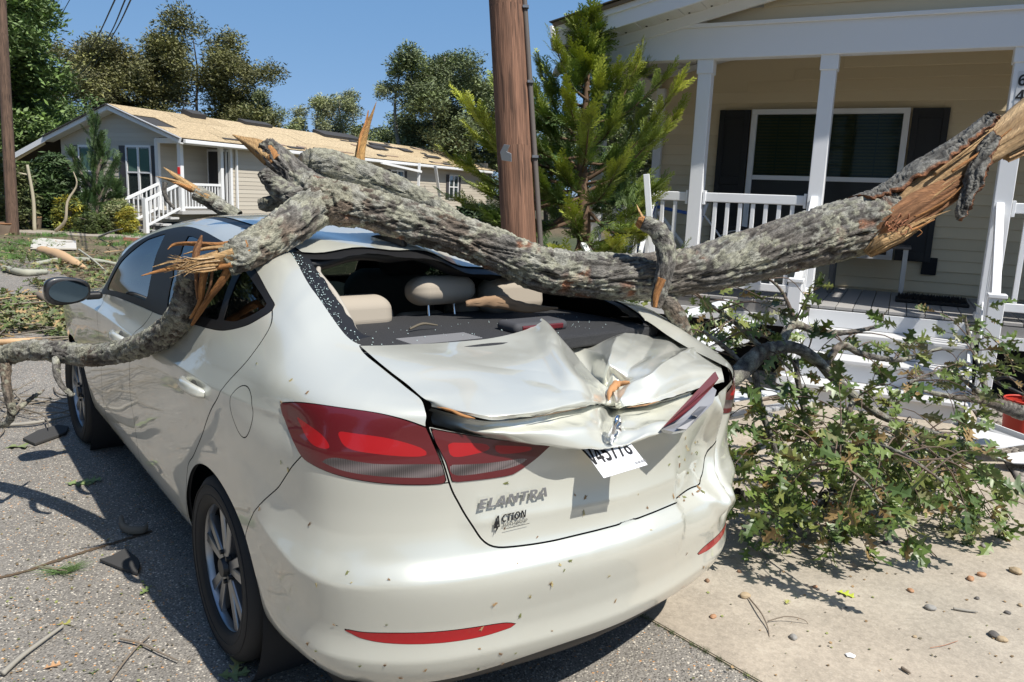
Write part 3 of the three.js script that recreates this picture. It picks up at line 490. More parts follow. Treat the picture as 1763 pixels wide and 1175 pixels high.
// ---------------------------------------------------------------- the sedan: interior, mirror, handles, badges, plate
{
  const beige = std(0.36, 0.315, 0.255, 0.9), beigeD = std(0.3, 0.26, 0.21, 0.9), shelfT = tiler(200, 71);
  const shelfM = std(0.045, 0.046, 0.05, 0.95, { map: (() => { const t = dataTex(256, (u, v) => { const q = 0.75 + 0.6 * (shelfT(u, v) - 0.5); return [q, q, q]; }); t.repeat.set(6, 6); return t; })() });
  const loc = (u, v, z) => C3(u, v, z);
  // soft cushion: rounded box bulged outward
  const cushion = (w, h, d, bulge) => { const g = new RoundedBoxGeometry(w, h, d, 8, Math.min(w, h, d) * 0.42); const p = g.attributes.position; for (let i = 0; i < p.count; i++) { const x = p.getX(i) / w * 2, y = p.getY(i) / h * 2, z = p.getZ(i) / d * 2; p.setXYZ(i, p.getX(i) * (1 - 0.08 * y * y), p.getY(i) * (1 - 0.12 * x * x), p.getZ(i) * (1 + bulge * (1 - x * x) * (1 - y * y))); } g.computeVertexNormals(); return g; };
  // parcel shelf, with rear edge cover, speaker grille and high brake lamp
  const sh = new THREE.Shape(); sh.moveTo(-0.66, 0.5); sh.lineTo(-0.58, -0.06); sh.quadraticCurveTo(0, -0.12, 0.58, -0.06); sh.lineTo(0.66, 0.5); sh.quadraticCurveTo(0, 0.56, -0.66, 0.5);
  const shelf = new THREE.Group(); shelf.name = 'parcel_shelf'; car.add(shelf);
  part('shelf', new THREE.ExtrudeGeometry(sh, { depth: 0.03, bevelEnabled: true, bevelSize: 0.01, bevelThickness: 0.008, bevelSegments: 2 }).rotateX(Math.PI / 2).translate(0, 1.1, -0.02 + 0.0), shelfM, shelf);
  for (let k = 0; k < 9; k++) part('grille_bar', boxGeo(0.27, 0.006, 0.007, -0.25, 1.108, 0.305 + k * 0.013, 0.002), std(0.16, 0.16, 0.165, 0.6), shelf);
  part('grille_frame', boxGeo(0.3, 0.006, 0.15, -0.25, 1.1045, 0.355, 0.003), M.black, shelf);
  const bl = new THREE.Group(); bl.name = 'high_brake_lamp'; car.add(bl); part('housing', new RoundedBoxGeometry(0.25, 0.042, 0.12, 3, 0.02).translate(0.16, 1.122, 0.34), std(0.05, 0.05, 0.055, 0.8), bl); part('lens', boxGeo(0.19, 0.02, 0.01, 0.16, 1.124, 0.399, 0.004), M.red, bl);
  // rear bench: left and right shoulders, centre back, head restraints on posts
  const seat = (n, g, x, y, z, m = beige, rx = -0.3) => { const q = part(n, g, m, car); q.position.set(x, y, z); q.rotation.x = rx; return q; };
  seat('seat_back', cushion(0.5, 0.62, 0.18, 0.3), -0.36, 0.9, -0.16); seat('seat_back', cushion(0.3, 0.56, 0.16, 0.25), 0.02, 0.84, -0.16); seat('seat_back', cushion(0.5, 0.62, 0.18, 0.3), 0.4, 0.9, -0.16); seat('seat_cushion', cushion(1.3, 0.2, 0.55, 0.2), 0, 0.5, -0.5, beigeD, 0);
  const head = (x, y, z, w, h) => { const g = new THREE.Group(); g.name = 'head_restraint'; g.position.set(x, y, z); g.rotation.x = -0.15; car.add(g); part('pad', cushion(w, h, 0.13, 0.25), beige, g); for (const s of [-1, 1]) part('post', new THREE.CylinderGeometry(0.006, 0.006, 0.14, 8).translate(s * 0.06, -h / 2 - 0.03, 0), M.chrome, g); };
  head(0.035, 1.205, -0.09, 0.29, 0.12); head(0.37, 1.17, -0.07, 0.3, 0.17); head(-0.34, 1.13, -0.08, 0.28, 0.15);
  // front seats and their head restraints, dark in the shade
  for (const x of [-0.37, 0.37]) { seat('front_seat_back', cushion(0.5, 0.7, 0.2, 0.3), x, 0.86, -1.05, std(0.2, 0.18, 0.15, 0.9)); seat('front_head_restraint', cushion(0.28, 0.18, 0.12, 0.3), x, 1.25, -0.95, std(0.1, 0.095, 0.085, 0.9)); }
  part('dashboard', cushion(1.4, 0.25, 0.5, 0.1).translate(0, 0.88, -2.0), M.liner, car); { const g = new THREE.TorusGeometry(0.18, 0.016, 8, 36).rotateX(-0.4).translate(-0.37, 0.93, -1.65); part('steering_wheel', g, M.black, car); }
  // broken trim along the left pillar: pale strip and glass crumbs
  const strip = [[10.75, 11.34], [10.3, 11.33], [9.9, 11.32], [9.4, 11.33], [9.2, 11.42]].map(([T, W]) => C3(...bodyAt(T, W, 1)).add(V(0, -0.035, 0.0)));
  part('pillar_trim', limbGeo(strip, [0.008, 0.013, 0.013, 0.008], { rings: 30, sides: 8 }), std(0.4, 0.36, 0.3, 0.7), car);
  { reseed(616); const g = new THREE.IcosahedronGeometry(1, 0), im = shade(new THREE.InstancedMesh(g, new THREE.MeshPhysicalMaterial({ color: rgb(0.5, 0.62, 0.6), roughness: 0.08, clearcoat: 1 }), 300)); im.name = 'glass_crumbs'; im.userData.kind = 'stuff'; const x = new THREE.Matrix4(); for (let i = 0; i < 300; i++) { let p; if (i < 210) { const a = bodyAt(mix(9.0, 11.1, rnd()), 11.02 + Math.abs(rr(-0.1, 0.1) + rr(-0.1, 0.1)) * 1.2, 1); p = C3(...a).add(V(0, -0.002, 0)); } else p = V(rr(-0.55, 0.5), 1.112, rr(0.1, 0.47)); const s = rr(0.0008, 0.0024); x.compose(p, new THREE.Quaternion().setFromEuler(new THREE.Euler(rnd() * 3, rnd() * 3, 0)), V(s, s, s)); im.setMatrixAt(i, x); } car.add(im); }
  // shark fin aerial, knocked over at the roof edge
  { const s = new THREE.Shape(); s.moveTo(-0.09, 0); s.quadraticCurveTo(-0.01, 0.012, 0.06, 0.065); s.quadraticCurveTo(0.075, 0.03, 0.08, 0); s.closePath(); const g = new THREE.ExtrudeGeometry(s, { depth: 0.02, bevelEnabled: true, bevelSize: 0.012, bevelThickness: 0.012, bevelSegments: 3 }).translate(0, 0, -0.01).scale(0.75, 0.6, 0.75).rotateY(-Math.PI / 2 + 0.5).rotateX(0.2); const p = bodyAt(8.95, 12.45, 1); part('aerial', g.translate(...C3(p[0], p[1], p[2] + 0.008).toArray()), M.gloss, car); }
  // headliner edge below the roof's rear lip
  { const pts = []; for (let k = 0; k <= 10; k++) { const W = mix(11.3, 13, k / 10); pts.push(C3(...bodyAt(9.12, W, 1)).add(V(0, -0.03, -0.01))); } for (let k = 9; k >= 3; k--) pts.push(C3(...bodyAt(9.12, mix(11.3, 13, k / 10), -1)).add(V(0, -0.03, -0.01))); part('roof_rail_rear', limbGeo(pts, [0.022, 0.024, 0.022], { rings: 60, sides: 10, bump: (s, a, r) => r * (1 + 0.15 * noise(s * 9, a, 2)) }), M.gloss, car); }
  // door mirror
  { const m = new THREE.Group(); m.name = 'door_mirror'; car.add(m); const o = C3(1.78, 1.02, 1.045); m.position.copy(o); m.rotation.y = 0.12; m.scale.setScalar(0.88);
    const g = new THREE.SphereGeometry(1, 32, 20); const p = g.attributes.position; for (let i = 0; i < p.count; i++) { let x = p.getX(i), y = p.getY(i), z = p.getZ(i); const sq = (q, e) => Math.sign(q) * Math.pow(Math.abs(q), e); x = sq(x, 0.75) * 0.115; y = sq(y, 0.72) * 0.075 * (1 - 0.15 * x / 0.115); z = z > 0 ? sq(z, 0.35) * 0.03 : z * 0.1; p.setXYZ(i, x, y, z); } g.computeVertexNormals(); part('housing', g, new THREE.MeshPhysicalMaterial({ color: rgb(0.015, 0.015, 0.016), roughness: 0.4, clearcoat: 0.6 }), m);
    const gs = new THREE.Shape(); gs.absellipse(0, 0, 0.098, 0.06, 0, Math.PI * 2); part('mirror_glass', new THREE.ExtrudeGeometry(gs, { depth: 0.004, bevelEnabled: false, curveSegments: 36 }).translate(0, 0, 0.028), std(0.16, 0.19, 0.2, 0.04, { metalness: 1 }), m); part('mirror_arm', boxGeo(0.1, 0.045, 0.06, 0.13, -0.035, -0.01, 0.02), M.gloss, m); }
  // door handles: a grip over a scooped recess with a lock cover
  const handle = (u, z) => { const h = new THREE.Group(); h.name = 'door_handle'; car.add(h); h.position.copy(C3(u, 0.899, z)); h.rotation.y = 0; const grip = limbGeo([V(0.0, -0.012, -0.115), V(-0.022, 0.0, -0.085), V(-0.034, 0.004, -0.02), V(-0.03, 0.002, 0.05), V(-0.016, -0.004, 0.085), V(0.0, -0.008, 0.1)], [0.012, 0.017, 0.018, 0.018, 0.017, 0.012], { rings: 40, sides: 16, bump: (s, a, r) => r * (0.75 + 0.3 * Math.abs(Math.sin(a))) }); part('grip', grip, PAINT, h); part('recess', new THREE.SphereGeometry(1, 24, 14).scale(0.012, 0.034, 0.06).translate(0.004, -0.012, -0.01), std(0.12, 0.12, 0.11, 0.5, { metalness: 0.3 }), h); };
  handle(0.11, 0.925); handle(1.22, 0.905);
  // lettering
  const bold = await new FontLoader().loadAsync('fonts/droid/droid_sans_bold.typeface.json'), reg = await new FontLoader().loadAsync('fonts/droid/droid_sans_regular.typeface.json');
  const word = (name, text, f, A, B, hgt, depth, mat, { slant = 0, lift = 0.0015, bevel = 0, extend = 1, tilt = 0 } = {}) => { // along A -> B on the rear face, [u, v, z]
    const a = C3(...A), b = C3(...B), g = new TextGeometry(text, { font: f, size: 1, depth: depth, curveSegments: 6, bevelEnabled: bevel > 0, bevelSize: bevel, bevelThickness: bevel, bevelSegments: 2 }); g.computeBoundingBox(); const bb = g.boundingBox, w = bb.max.x - bb.min.x, hh = bb.max.y - bb.min.y, L = a.distanceTo(b);
    const p = g.attributes.position; for (let i = 0; i < p.count; i++) { const y = (p.getY(i) - bb.min.y) / hh * hgt; p.setXYZ(i, (p.getX(i) - bb.min.x) / w * (L - slant * hgt) + slant * y, y, p.getZ(i) * (bevel ? hgt : 1)); } g.computeVertexNormals();
    const X = b.clone().sub(a).normalize(), out = V(X.z, 0, -X.x).negate(); const Z = V(-X.z, 0, X.x); if (Z.z < 0) Z.negate(); const Y = V(0, 1, 0).addScaledVector(Z, -tilt).normalize(), ZZ = V(0, 0, 0).crossVectors(X, Y).normalize(); const YY = V(0, 0, 0).crossVectors(ZZ, X); const m = new THREE.Matrix4().makeBasis(X, YY, ZZ).setPosition(a.addScaledVector(ZZ, lift)); return part(name, g.applyMatrix4(m), mat, car); };
  const face = (px, py) => { const c = toCar(camera.position), q = toCar(at(px, py, 1)); let best = null; for (let T = 13.2; T <= 15; T += 0.06) for (let W = 3.8; W < 6.2; W += 0.06) { const p = bodyAt(T, W, 1), d = [q[0] - c[0], q[1] - c[1], q[2] - c[2]], L = Math.hypot(...d), t = ((p[0] - c[0]) * d[0] + (p[1] - c[1]) * d[1] + (p[2] - c[2]) * d[2]) / L, e = Math.hypot(p[0] - c[0] - d[0] / L * t, p[1] - c[1] - d[1] / L * t, p[2] - c[2] - d[2] / L * t); if (!best || e < best[0]) best = [e, p]; } return best[1]; };
  word('model_badge', 'ELANTRA', bold, [-0.935, 0.492, 0.772], [-0.975, 0.283, 0.779], 0.026, 0.003, std(0.34, 0.345, 0.355, 0.3, { metalness: 0.7 }), { slant: 0.28, lift: 0.005, tilt: 0.05 });
  const ink = std(0.01, 0.01, 0.011, 0.5);
  word('dealer_sticker', 'CTION', bold, [-0.947, 0.425, 0.726], [-0.961, 0.352, 0.730], 0.021, 0.0006, ink, { slant: 0.15, lift: 0.0105, tilt: 0.05 }); word('dealer_sticker', 'A', bold, [-0.944, 0.449, 0.714], [-0.948, 0.425, 0.716], 0.032, 0.0006, ink, { slant: 0.2, lift: 0.0105, tilt: 0.05 }); word('dealer_sticker', 'AUTO GROUP', reg, [-0.948, 0.423, 0.7125], [-0.962, 0.349, 0.717], 0.0085, 0.0005, ink, { lift: 0.011, tilt: 0.05 });
  part('dealer_sticker', barGeo(C3(-0.963, 0.421, 0.708), C3(-0.977, 0.347, 0.7125), 0.0006, 0.0012), ink, car);
  // lightning tail of the first letter
  { const s = new THREE.Shape(); s.moveTo(0, 0.03); s.lineTo(0.012, 0.03); s.lineTo(0.007, 0.016); s.lineTo(0.013, 0.016); s.lineTo(0.001, -0.006); s.lineTo(0.005, 0.011); s.lineTo(-0.001, 0.011); s.closePath(); part('dealer_sticker', new THREE.ExtrudeGeometry(s, { depth: 0.0006, bevelEnabled: false }).rotateY(-0.2).translate(...C3(-0.957, 0.450, 0.704).toArray()), ink, car); }
  // number plate, bent forward under the lip
  { const g = new THREE.Group(); g.name = 'number_plate'; car.add(g); const P = [[1012, 772], [1082, 752], [1101, 802], [1043, 826]].map(([x, y], i) => at(x, y, [2.17, 2.22, 2.13, 2.08][i]).applyMatrix4(carInverse)); const X = P[1].clone().sub(P[0]), Y = P[3].clone().sub(P[0]); const N = V(0, 0, 0).crossVectors(Y, X).normalize(); const X1 = X.clone().normalize(), Y1 = Y.clone().negate().normalize(), Z1 = V(0, 0, 0).crossVectors(X1, Y1).normalize(), YY = V(0, 0, 0).crossVectors(Z1, X1);
    g.applyMatrix4(new THREE.Matrix4().makeBasis(X1, YY, Z1).setPosition(P[3].clone().lerp(P[2], 0.5))); const w = P[3].distanceTo(P[2]) * 1.22, h = 0.15;
    part('plate', boxGeo(w, h, 0.0015, 0.01, h / 2, 0, 0), std(0.82, 0.83, 0.85, 0.35), g); const t = new TextGeometry('V45778', { font: bold, size: 0.066, depth: 0.0008, curveSegments: 5, bevelEnabled: false }); t.computeBoundingBox(); t.scale(w * 0.96 / (t.boundingBox.max.x - t.boundingBox.min.x), 1, 1).translate(-w * 0.47, 0.05, 0.001); part('plate_number', t, std(0.015, 0.015, 0.018, 0.5), g);
    for (let k = 0; k < 10; k++) part('plate_code', boxGeo(k % 3 ? 0.0012 : 0.0025, 0.009, 0.0005, w * 0.38 + k * 0.0032, 0.016, 0.0012), std(0.2, 0.2, 0.2, 0.5), g); const t2 = new TextGeometry('REGISTRATION', { font: reg, size: 0.008, depth: 0.0004, curveSegments: 3, bevelEnabled: false }).translate(-0.02, 0.012, 0.001); part('plate_print', t2, std(0.45, 0.46, 0.48, 0.5), g); }
  // bent maker's emblem: an oval ring around a slanted letter, half folded
  { const g = new THREE.Group(); g.name = 'emblem'; car.add(g); const p = at(1059, 742, 2.15).applyMatrix4(carInverse); g.position.copy(p); g.rotation.set(0.25, 0.55, -1.05); g.scale.setScalar(1.45); part('ring', new THREE.TorusGeometry(1, 0.14, 12, 48).scale(0.038, 0.021, 0.03), M.chrome, g); part('letter', limbGeo([V(-0.021, -0.012, 0), V(-0.01, 0.013, 0.004)], [0.0042, 0.0042], { rings: 6, sides: 8 }), M.chrome, g); part('letter', limbGeo([V(0.009, -0.013, 0), V(0.021, 0.012, 0.004)], [0.0042, 0.0042], { rings: 6, sides: 8 }), M.chrome, g); part('letter', limbGeo([V(-0.016, -0.003, 0.002), V(0, 0.003, 0.008), V(0.016, 0.001, 0.003)], [0.0042, 0.0048, 0.0042], { rings: 10, sides: 8 }), M.chrome, g); }
  // right lid lamp, torn half out: clear lens with red edge
  { const g = new THREE.Group(); g.name = 'broken_tail_lamp'; car.add(g); const D = (x, y, d) => at(x, y, d).applyMatrix4(carInverse); const quad = (list, th, m, n) => { const P = [], I = []; const pts = list.map((q) => D(...q)); const nrm = V(0, 0, 0).crossVectors(pts[1].clone().sub(pts[0]), pts[pts.length - 1].clone().sub(pts[0])).normalize(); if (nrm.z < 0) nrm.negate(); for (const o of [0, -th]) for (const q of pts) P.push(q.x + nrm.x * o, q.y + nrm.y * o, q.z + nrm.z * o); const k = pts.length; for (let i = 1; i < k - 1; i++) { I.push(0, i, i + 1, k, k + i + 1, k + i); } for (let i = 0; i < k; i++) { const j = (i + 1) % k; I.push(i, j, k + i, j, k + j, k + i); } const q = new THREE.BufferGeometry(); q.setAttribute('position', new THREE.Float32BufferAttribute(P, 3)); q.setIndex(I); const f = q.toNonIndexed(); f.computeVertexNormals(); part(n, f, m, g); };
    const dk = std(0.13, 0.13, 0.14, 0.35, { metalness: 0.4 }), cl = new THREE.MeshPhysicalMaterial({ color: rgb(0.26, 0.26, 0.27), metalness: 0.4, roughness: 0.3, clearcoat: 1, side: THREE.DoubleSide });
    quad([[1138, 739, 2.235], [1165, 716, 2.26], [1197, 690, 2.32], [1222, 662, 2.38], [1234, 672, 2.38], [1228, 694, 2.35], [1205, 718, 2.3], [1182, 740, 2.25], [1160, 744, 2.235]], 0.02, cl, 'clear_lens'); quad([[1141, 737, 2.23], [1166, 713, 2.255], [1198, 686, 2.315], [1224, 655, 2.375], [1232, 640, 2.39], [1238, 652, 2.385], [1226, 668, 2.37], [1199, 696, 2.312], [1168, 722, 2.25]], 0.012, M.red, 'red_edge'); quad([[1166, 738, 2.228], [1184, 722, 2.25], [1196, 722, 2.26], [1182, 740, 2.235]], 0.006, dk, 'reflector'); quad([[1192, 714, 2.27], [1206, 700, 2.3], [1218, 700, 2.31], [1202, 717, 2.28]], 0.006, dk, 'reflector'); }
  // torn rust coloured primer and bark rubbed into the folds
  const rub = (list, r, m, n) => part(n, limbGeo(list.map(([x, y, z]) => { const p = onHeight(x, y, z); return p.applyMatrix4(carInverse); }), r, { rings: 30, sides: 8, bump: (s, a, q) => q * (1 + 0.6 * noise(s * 40, a * 2, 3)) }), m, car);
  rub([[752, 701, 1.041], [775, 707, 1.039], [800, 717, 1.033], [818, 721, 1.03]], [0.001, 0.004, 0.0045, 0.001], std(0.4, 0.19, 0.07, 0.9), 'rubbed_bark'); rub([[1048, 690, 0.99], [1052, 672, 1.004], [1064, 662, 1.016], [1084, 658, 1.028]], [0.002, 0.011, 0.012, 0.003], std(0.45, 0.23, 0.1, 0.9), 'rubbed_bark'); rub([[1080, 702, 0.978], [1110, 698, 0.985], [1135, 691, 0.99]], [0.001, 0.003, 0.001], std(0.35, 0.2, 0.1, 0.9), 'rubbed_bark'); rub([[915, 720, 1.018], [960, 711, 1.018], [1010, 701, 1.012]], [0.001, 0.002, 0.001], std(0.14, 0.1, 0.06, 0.9), 'rubbed_bark');
  // scrap of splintered wood on the parcel shelf
  { const p = V(0.2, 1.15, 0.12).applyMatrix4(carMatrix); const g = limbGeo([V(-0.16, 0.02, 0), V(-0.05, 0.03, 0.01), V(0.1, 0.0, 0), V(0.22, 0.0, 0.01)], [0.012, 0.028, 0.02, 0.004], { rings: 30, sides: 10, bump: (s, a, r) => r * (0.55 + 0.4 * Math.abs(Math.sin(a)) + 0.3 * noise(s * 30, a * 3, 1)) }); const m = part('wood_scrap', g, std(0.3, 0.19, 0.11, 0.9), null); m.position.copy(p); m.rotation.y = CARYAW - 0.3; tag(m, 'splintered bark scrap lying on the parcel shelf by the head restraint', 'wood scrap'); }
  { const m = part('twig', limbGeo([V(-0.06, 0, 0), V(0, 0.012, 0), V(0.06, 0.002, 0.01)], [0.004, 0.005, 0.003], { rings: 10, sides: 6 }), std(0.12, 0.1, 0.07, 0.9), null); m.position.copy(V(-0.22, 1.12, 0.2).applyMatrix4(carMatrix)); m.rotation.y = CARYAW + 0.2; tag(m, 'short dark twig on the parcel shelf beside the left seat back', 'twig'); }
  // flecks of leaf stuck to the paint, each a scrap of its own
  { reseed(515); const s = new THREE.Shape(); s.moveTo(0, -0.5); s.lineTo(0.35, -0.1); s.lineTo(0.2, 0.1); s.lineTo(0.3, 0.5); s.lineTo(0, 0.25); s.lineTo(-0.3, 0.4); s.lineTo(-0.2, -0.05); s.closePath(); const g = new THREE.ExtrudeGeometry(s, { depth: 0.12, bevelEnabled: false }).translate(0, 0, -0.06); const cols = [std(0.3, 0.19, 0.09, 0.8), std(0.16, 0.17, 0.06, 0.8), std(0.2, 0.12, 0.06, 0.8), std(0.4, 0.33, 0.16, 0.8)];
    const spots = []; for (let i = 0; i < 84; i++) spots.push(i > 61 ? [rr(13.7, 14.3), rr(3.6, 5.6), -1] : i < 38 ? [rr(11.6, 14.9), rr(0.9, 3.6), rnd() < 0.3 && i > 20 ? -1 : 1] : i < 54 ? [rr(13.7, 14.95), rr(4.1, 5.6), rnd() < 0.5 ? 1 : -1] : [rr(10.2, 12), rr(4, 9), 1]);
    let first = null; spots.forEach(([T, W, sd], i) => { const p = bodyAt(T, W, sd), a = bodyAt(T + 0.05, W, sd), b = bodyAt(T, W + 0.05, sd); const A = C3(...a).sub(C3(...p)), B = C3(...b).sub(C3(...p)), N = V(0, 0, 0).crossVectors(A, B).normalize(); if (N.z * 1 + N.x * -Math.sign(-p[1]) * 0 < 0 && Math.abs(N.z) > 0.3) N.negate(); if (Math.abs(N.z) <= 0.3 && N.x * -p[1] < 0) N.negate(); const m = part('leaf_fleck', g, cols[i % 4], null); m.position.copy(C3(...p).addScaledVector(N, 0.0015).applyMatrix4(carMatrix)); const q = new THREE.Quaternion().setFromUnitVectors(V(0, 0, 1), N.clone().applyQuaternion(new THREE.Quaternion().setFromAxisAngle(V(0, 1, 0), CARYAW))); m.quaternion.copy(q.multiply(new THREE.Quaternion().setFromEuler(new THREE.Euler(rr(-0.3, 0.3), rr(-0.3, 0.3), rr(0, 6))))); const k = rr(0.006, 0.014); m.scale.set(k, k * rr(1, 1.8), k * 0.6); tag(m, ['tan', 'olive', 'dark brown', 'straw coloured'][i % 4] + ' leaf scrap stuck ' + (i > 61 ? 'in the dented right corner of the car' : i < 38 ? 'to the dusty rear bumper' : i < 54 ? 'to the boot lid face near the badge and plate' : 'to the left rear wing of the car'), 'leaf scrap', ['tan', 'olive', 'dark brown', 'straw coloured'][i % 4] + ' leaf scraps stuck ' + (i > 61 ? 'in the dented corner' : i < 38 ? 'to the bumper' : i < 54 ? 'to the boot lid face' : 'to the rear wing')); });
  }
}
// ---------------------------------------------------------------- ground, asphalt, slab
{
  // one sheet with soft colour drift in its vertices, in the shape of a polygon of the plan
  const sheet = (poly, y, cell, tone, mat, name, scale) => {
    let x0 = 1e9, x1 = -1e9, z0 = 1e9, z1 = -1e9; for (const [x, z] of poly) { x0 = Math.min(x0, x); x1 = Math.max(x1, x); z0 = Math.min(z0, z); z1 = Math.max(z1, z); }
    const sd = (x, z) => { let ins = false, best = 1e9; for (let i = 0, j = poly.length - 1; i < poly.length; j = i++) { const a = poly[i], b = poly[j]; if ((a[1] > z) !== (b[1] > z) && x < (b[0] - a[0]) * (z - a[1]) / (b[1] - a[1]) + a[0]) ins = !ins; const dx = b[0] - a[0], dz = b[1] - a[1], s = clamp(((x - a[0]) * dx + (z - a[1]) * dz) / (dx * dx + dz * dz), 0, 1); best = Math.min(best, Math.hypot(x - a[0] - dx * s, z - a[1] - dz * s)); } return ins ? best : -best; };
    const nx = Math.ceil((x1 - x0) / cell), nz = Math.ceil((z1 - z0) / cell), grid = [], tris = [];
    for (let j = 0; j <= nz; j++) for (let i = 0; i <= nx; i++) grid.push([x0 + i * cell, z0 + j * cell, 0]);
    for (let j = 0; j < nz; j++) for (let i = 0; i < nx; i++) { const a = j * (nx + 1) + i; tris.push([grid[a], grid[a + nx + 1], grid[a + 1]], [grid[a + 1], grid[a + nx + 1], grid[a + nx + 2]]); }
    const kept = cut(tris, (v) => sd(v[0], v[1]))[0], map = new Map(), P = [], C = [], U = [], I = [];
    for (const t of kept) for (const v of t) { let k = map.get(v); if (k === undefined) { k = P.length / 3; map.set(v, k); P.push(v[0], y, v[1]); U.push(v[0] / scale, v[1] / scale); const c = tone(v[0], v[1], sd); C.push(c[0], c[1], c[2]); } I.push(k); }
    const g = new THREE.BufferGeometry(); g.setAttribute('position', new THREE.Float32BufferAttribute(P, 3)); g.setAttribute('uv', new THREE.Float32BufferAttribute(U, 2)); g.setAttribute('color', new THREE.Float32BufferAttribute(C, 3)); g.setIndex(I); g.computeVertexNormals();
    return structure(name, g, mat);
  };
  // worn asphalt with exposed stones: nearest-seed cells
  const N = 2048, CELLS = 250; // 2 m, 8 mm stones
  const cellX = new Float32Array(CELLS * CELLS), cellY = new Float32Array(CELLS * CELLS), cellR = new Float32Array(CELLS * CELLS), cellC = new Uint8Array(CELLS * CELLS);
  reseed(77); for (let i = 0; i < cellX.length; i++) { cellX[i] = rnd(); cellY[i] = rnd(); cellR[i] = 0.2 + 0.42 * rnd() * rnd() + 0.1; const q = rnd(); cellC[i] = q < 0.5 ? 0 : q < 0.74 ? 1 : q < 0.9 ? 2 : q < 0.93 ? 3 : q < 0.965 ? 4 : 5; if (rnd() < 0.3) cellR[i] = 0; }
  const cols = [[0.42, 0.41, 0.395], [0.58, 0.57, 0.545], [0.76, 0.74, 0.7], [0.74, 0.55, 0.36], [0.64, 0.58, 0.5], [0.27, 0.27, 0.27]];
  const n1 = tiler(512, 3), n2 = tiler(24, 8);
  const stones = (u, v) => {
    const x = u * CELLS, y = v * CELLS, i = Math.floor(x), j = Math.floor(y); let best = 9, kind = -1, id = 0;
    for (let a = -1; a <= 1; a++) for (let b = -1; b <= 1; b++) { const ci = (i + a + CELLS) % CELLS, cj = (j + b + CELLS) % CELLS, k = cj * CELLS + ci; if (!cellR[k]) continue; const d = Math.hypot(i + a + cellX[k] - x, (j + b + cellY[k] - y) * (0.8 + 0.5 * cellX[k])) / cellR[k]; if (d < best) { best = d; kind = cellC[k]; id = k; } }
    return [best, kind, id];
  };
  const aspBump = new Uint8Array(N * N);
  const aspMap = dataTex(N, (u, v, i, j) => {
    const [d, k, id] = stones(u, v), m = n1(u, v), w = n2(u, v), s = sstep(1.08, 0.85, d);
    aspBump[j * N + i] = clamp(40 + 150 * s * (1 - 0.4 * d * d) + 50 * m, 0, 255);
    const mt = 0.39 + 0.13 * m + 0.05 * (w - 0.5), c = cols[k < 0 ? 0 : k], f = 0.85 + 0.3 * cellX[id];
    return [mix(mt * 1.02, c[0] * f, s), mix(mt, c[1] * f, s), mix(mt * 0.97, c[2] * f, s)];
  });
  const aspB = dataTex(1024, (u, v, i, j) => { const q = aspBump[(j * 2) * N + i * 2] / 255; return [q, q, q]; }, { srgb: false });
  const asphalt = new THREE.MeshStandardMaterial({ map: aspMap, bumpMap: aspB, bumpScale: 0.004, roughness: 0.85, vertexColors: true, side: THREE.DoubleSide });
  const f1 = tiler(300, 12), f2 = tiler(90, 13), f3 = tiler(12, 14);
  const conMap = dataTex(1024, (u, v) => { const a = f1(u, v), b = f2(u, v), c = f3(u, v), g = 0.93 + 0.1 * (a - 0.5) + 0.09 * (b - 0.5) + 0.1 * (c - 0.5), pit = sstep(0.86, 0.95, a * 0.6 + b * 0.4) * 0.28, l = sstep(0.88, 0.97, a) * 0.1; return [g - pit + l, (g - pit) * 0.985 + l, (g - pit) * 0.965 + l]; });
  const conB = dataTex(512, (u, v) => { const q = 0.5 + 0.4 * (f1(u, v) - 0.5) + 0.3 * (f2(u, v) - 0.5); return [q, q, q]; }, { srgb: false });
  const concrete = new THREE.MeshStandardMaterial({ map: conMap, bumpMap: conB, bumpScale: 0.0022, roughness: 0.9, vertexColors: true, side: THREE.DoubleSide });
  const g1 = tiler(120, 21), g2 = tiler(30, 22), g3 = tiler(400, 23);
  const dirtMap = dataTex(1024, (u, v) => { const a = g1(u, v), b = g2(u, v), c = g3(u, v), q = 0.7 + 0.35 * (a - 0.5) + 0.3 * (b - 0.5) + 0.35 * (c - 0.5); return [q, q * 0.98, q * 0.94]; });
  const dirt = new THREE.MeshStandardMaterial({ map: dirtMap, roughness: 1, vertexColors: true, side: THREE.DoubleSide });

  // soil and lawn to the horizon
  const gg = new THREE.PlaneGeometry(700, 700, 140, 140).rotateX(-Math.PI / 2); { const p = gg.attributes.position, u = gg.attributes.uv, C = []; for (let i = 0; i < p.count; i++) { const x = p.getX(i), z = p.getZ(i), m = sstep(-0.1, 0.25, fbm(x * 0.07, z * 0.07, 2, 3)); u.setXY(i, x / 2, z / 2); C.push(mix(0.26, 0.1, m), mix(0.2, 0.14, m), mix(0.12, 0.05, m)); } gg.setAttribute('color', new THREE.Float32BufferAttribute(C, 3)); }
  structure('ground', gg, dirt);
  // the drive and lane, the slab before the porch, the far pavement
  const E0 = [-4.2, -8.5], E1 = [1.75, -1.32];
  const tAsp = (x, z) => { const q = 1.1 + 0.24 * fbm(x * 0.5, z * 0.5, 1, 3) + 0.12 * fbm(x * 2.3, z * 2.3, 5, 2); return [q * 1.04, q, q * 0.94]; };
  sheet([[-16, 3], [4.5, 3], E1, E0, [-7, -12.2], [-9.5, -15.6], [-14, -13], [-24, -11], [-24, -2]], 0.004, 0.25, tAsp, asphalt, 'asphalt_drive', 2);
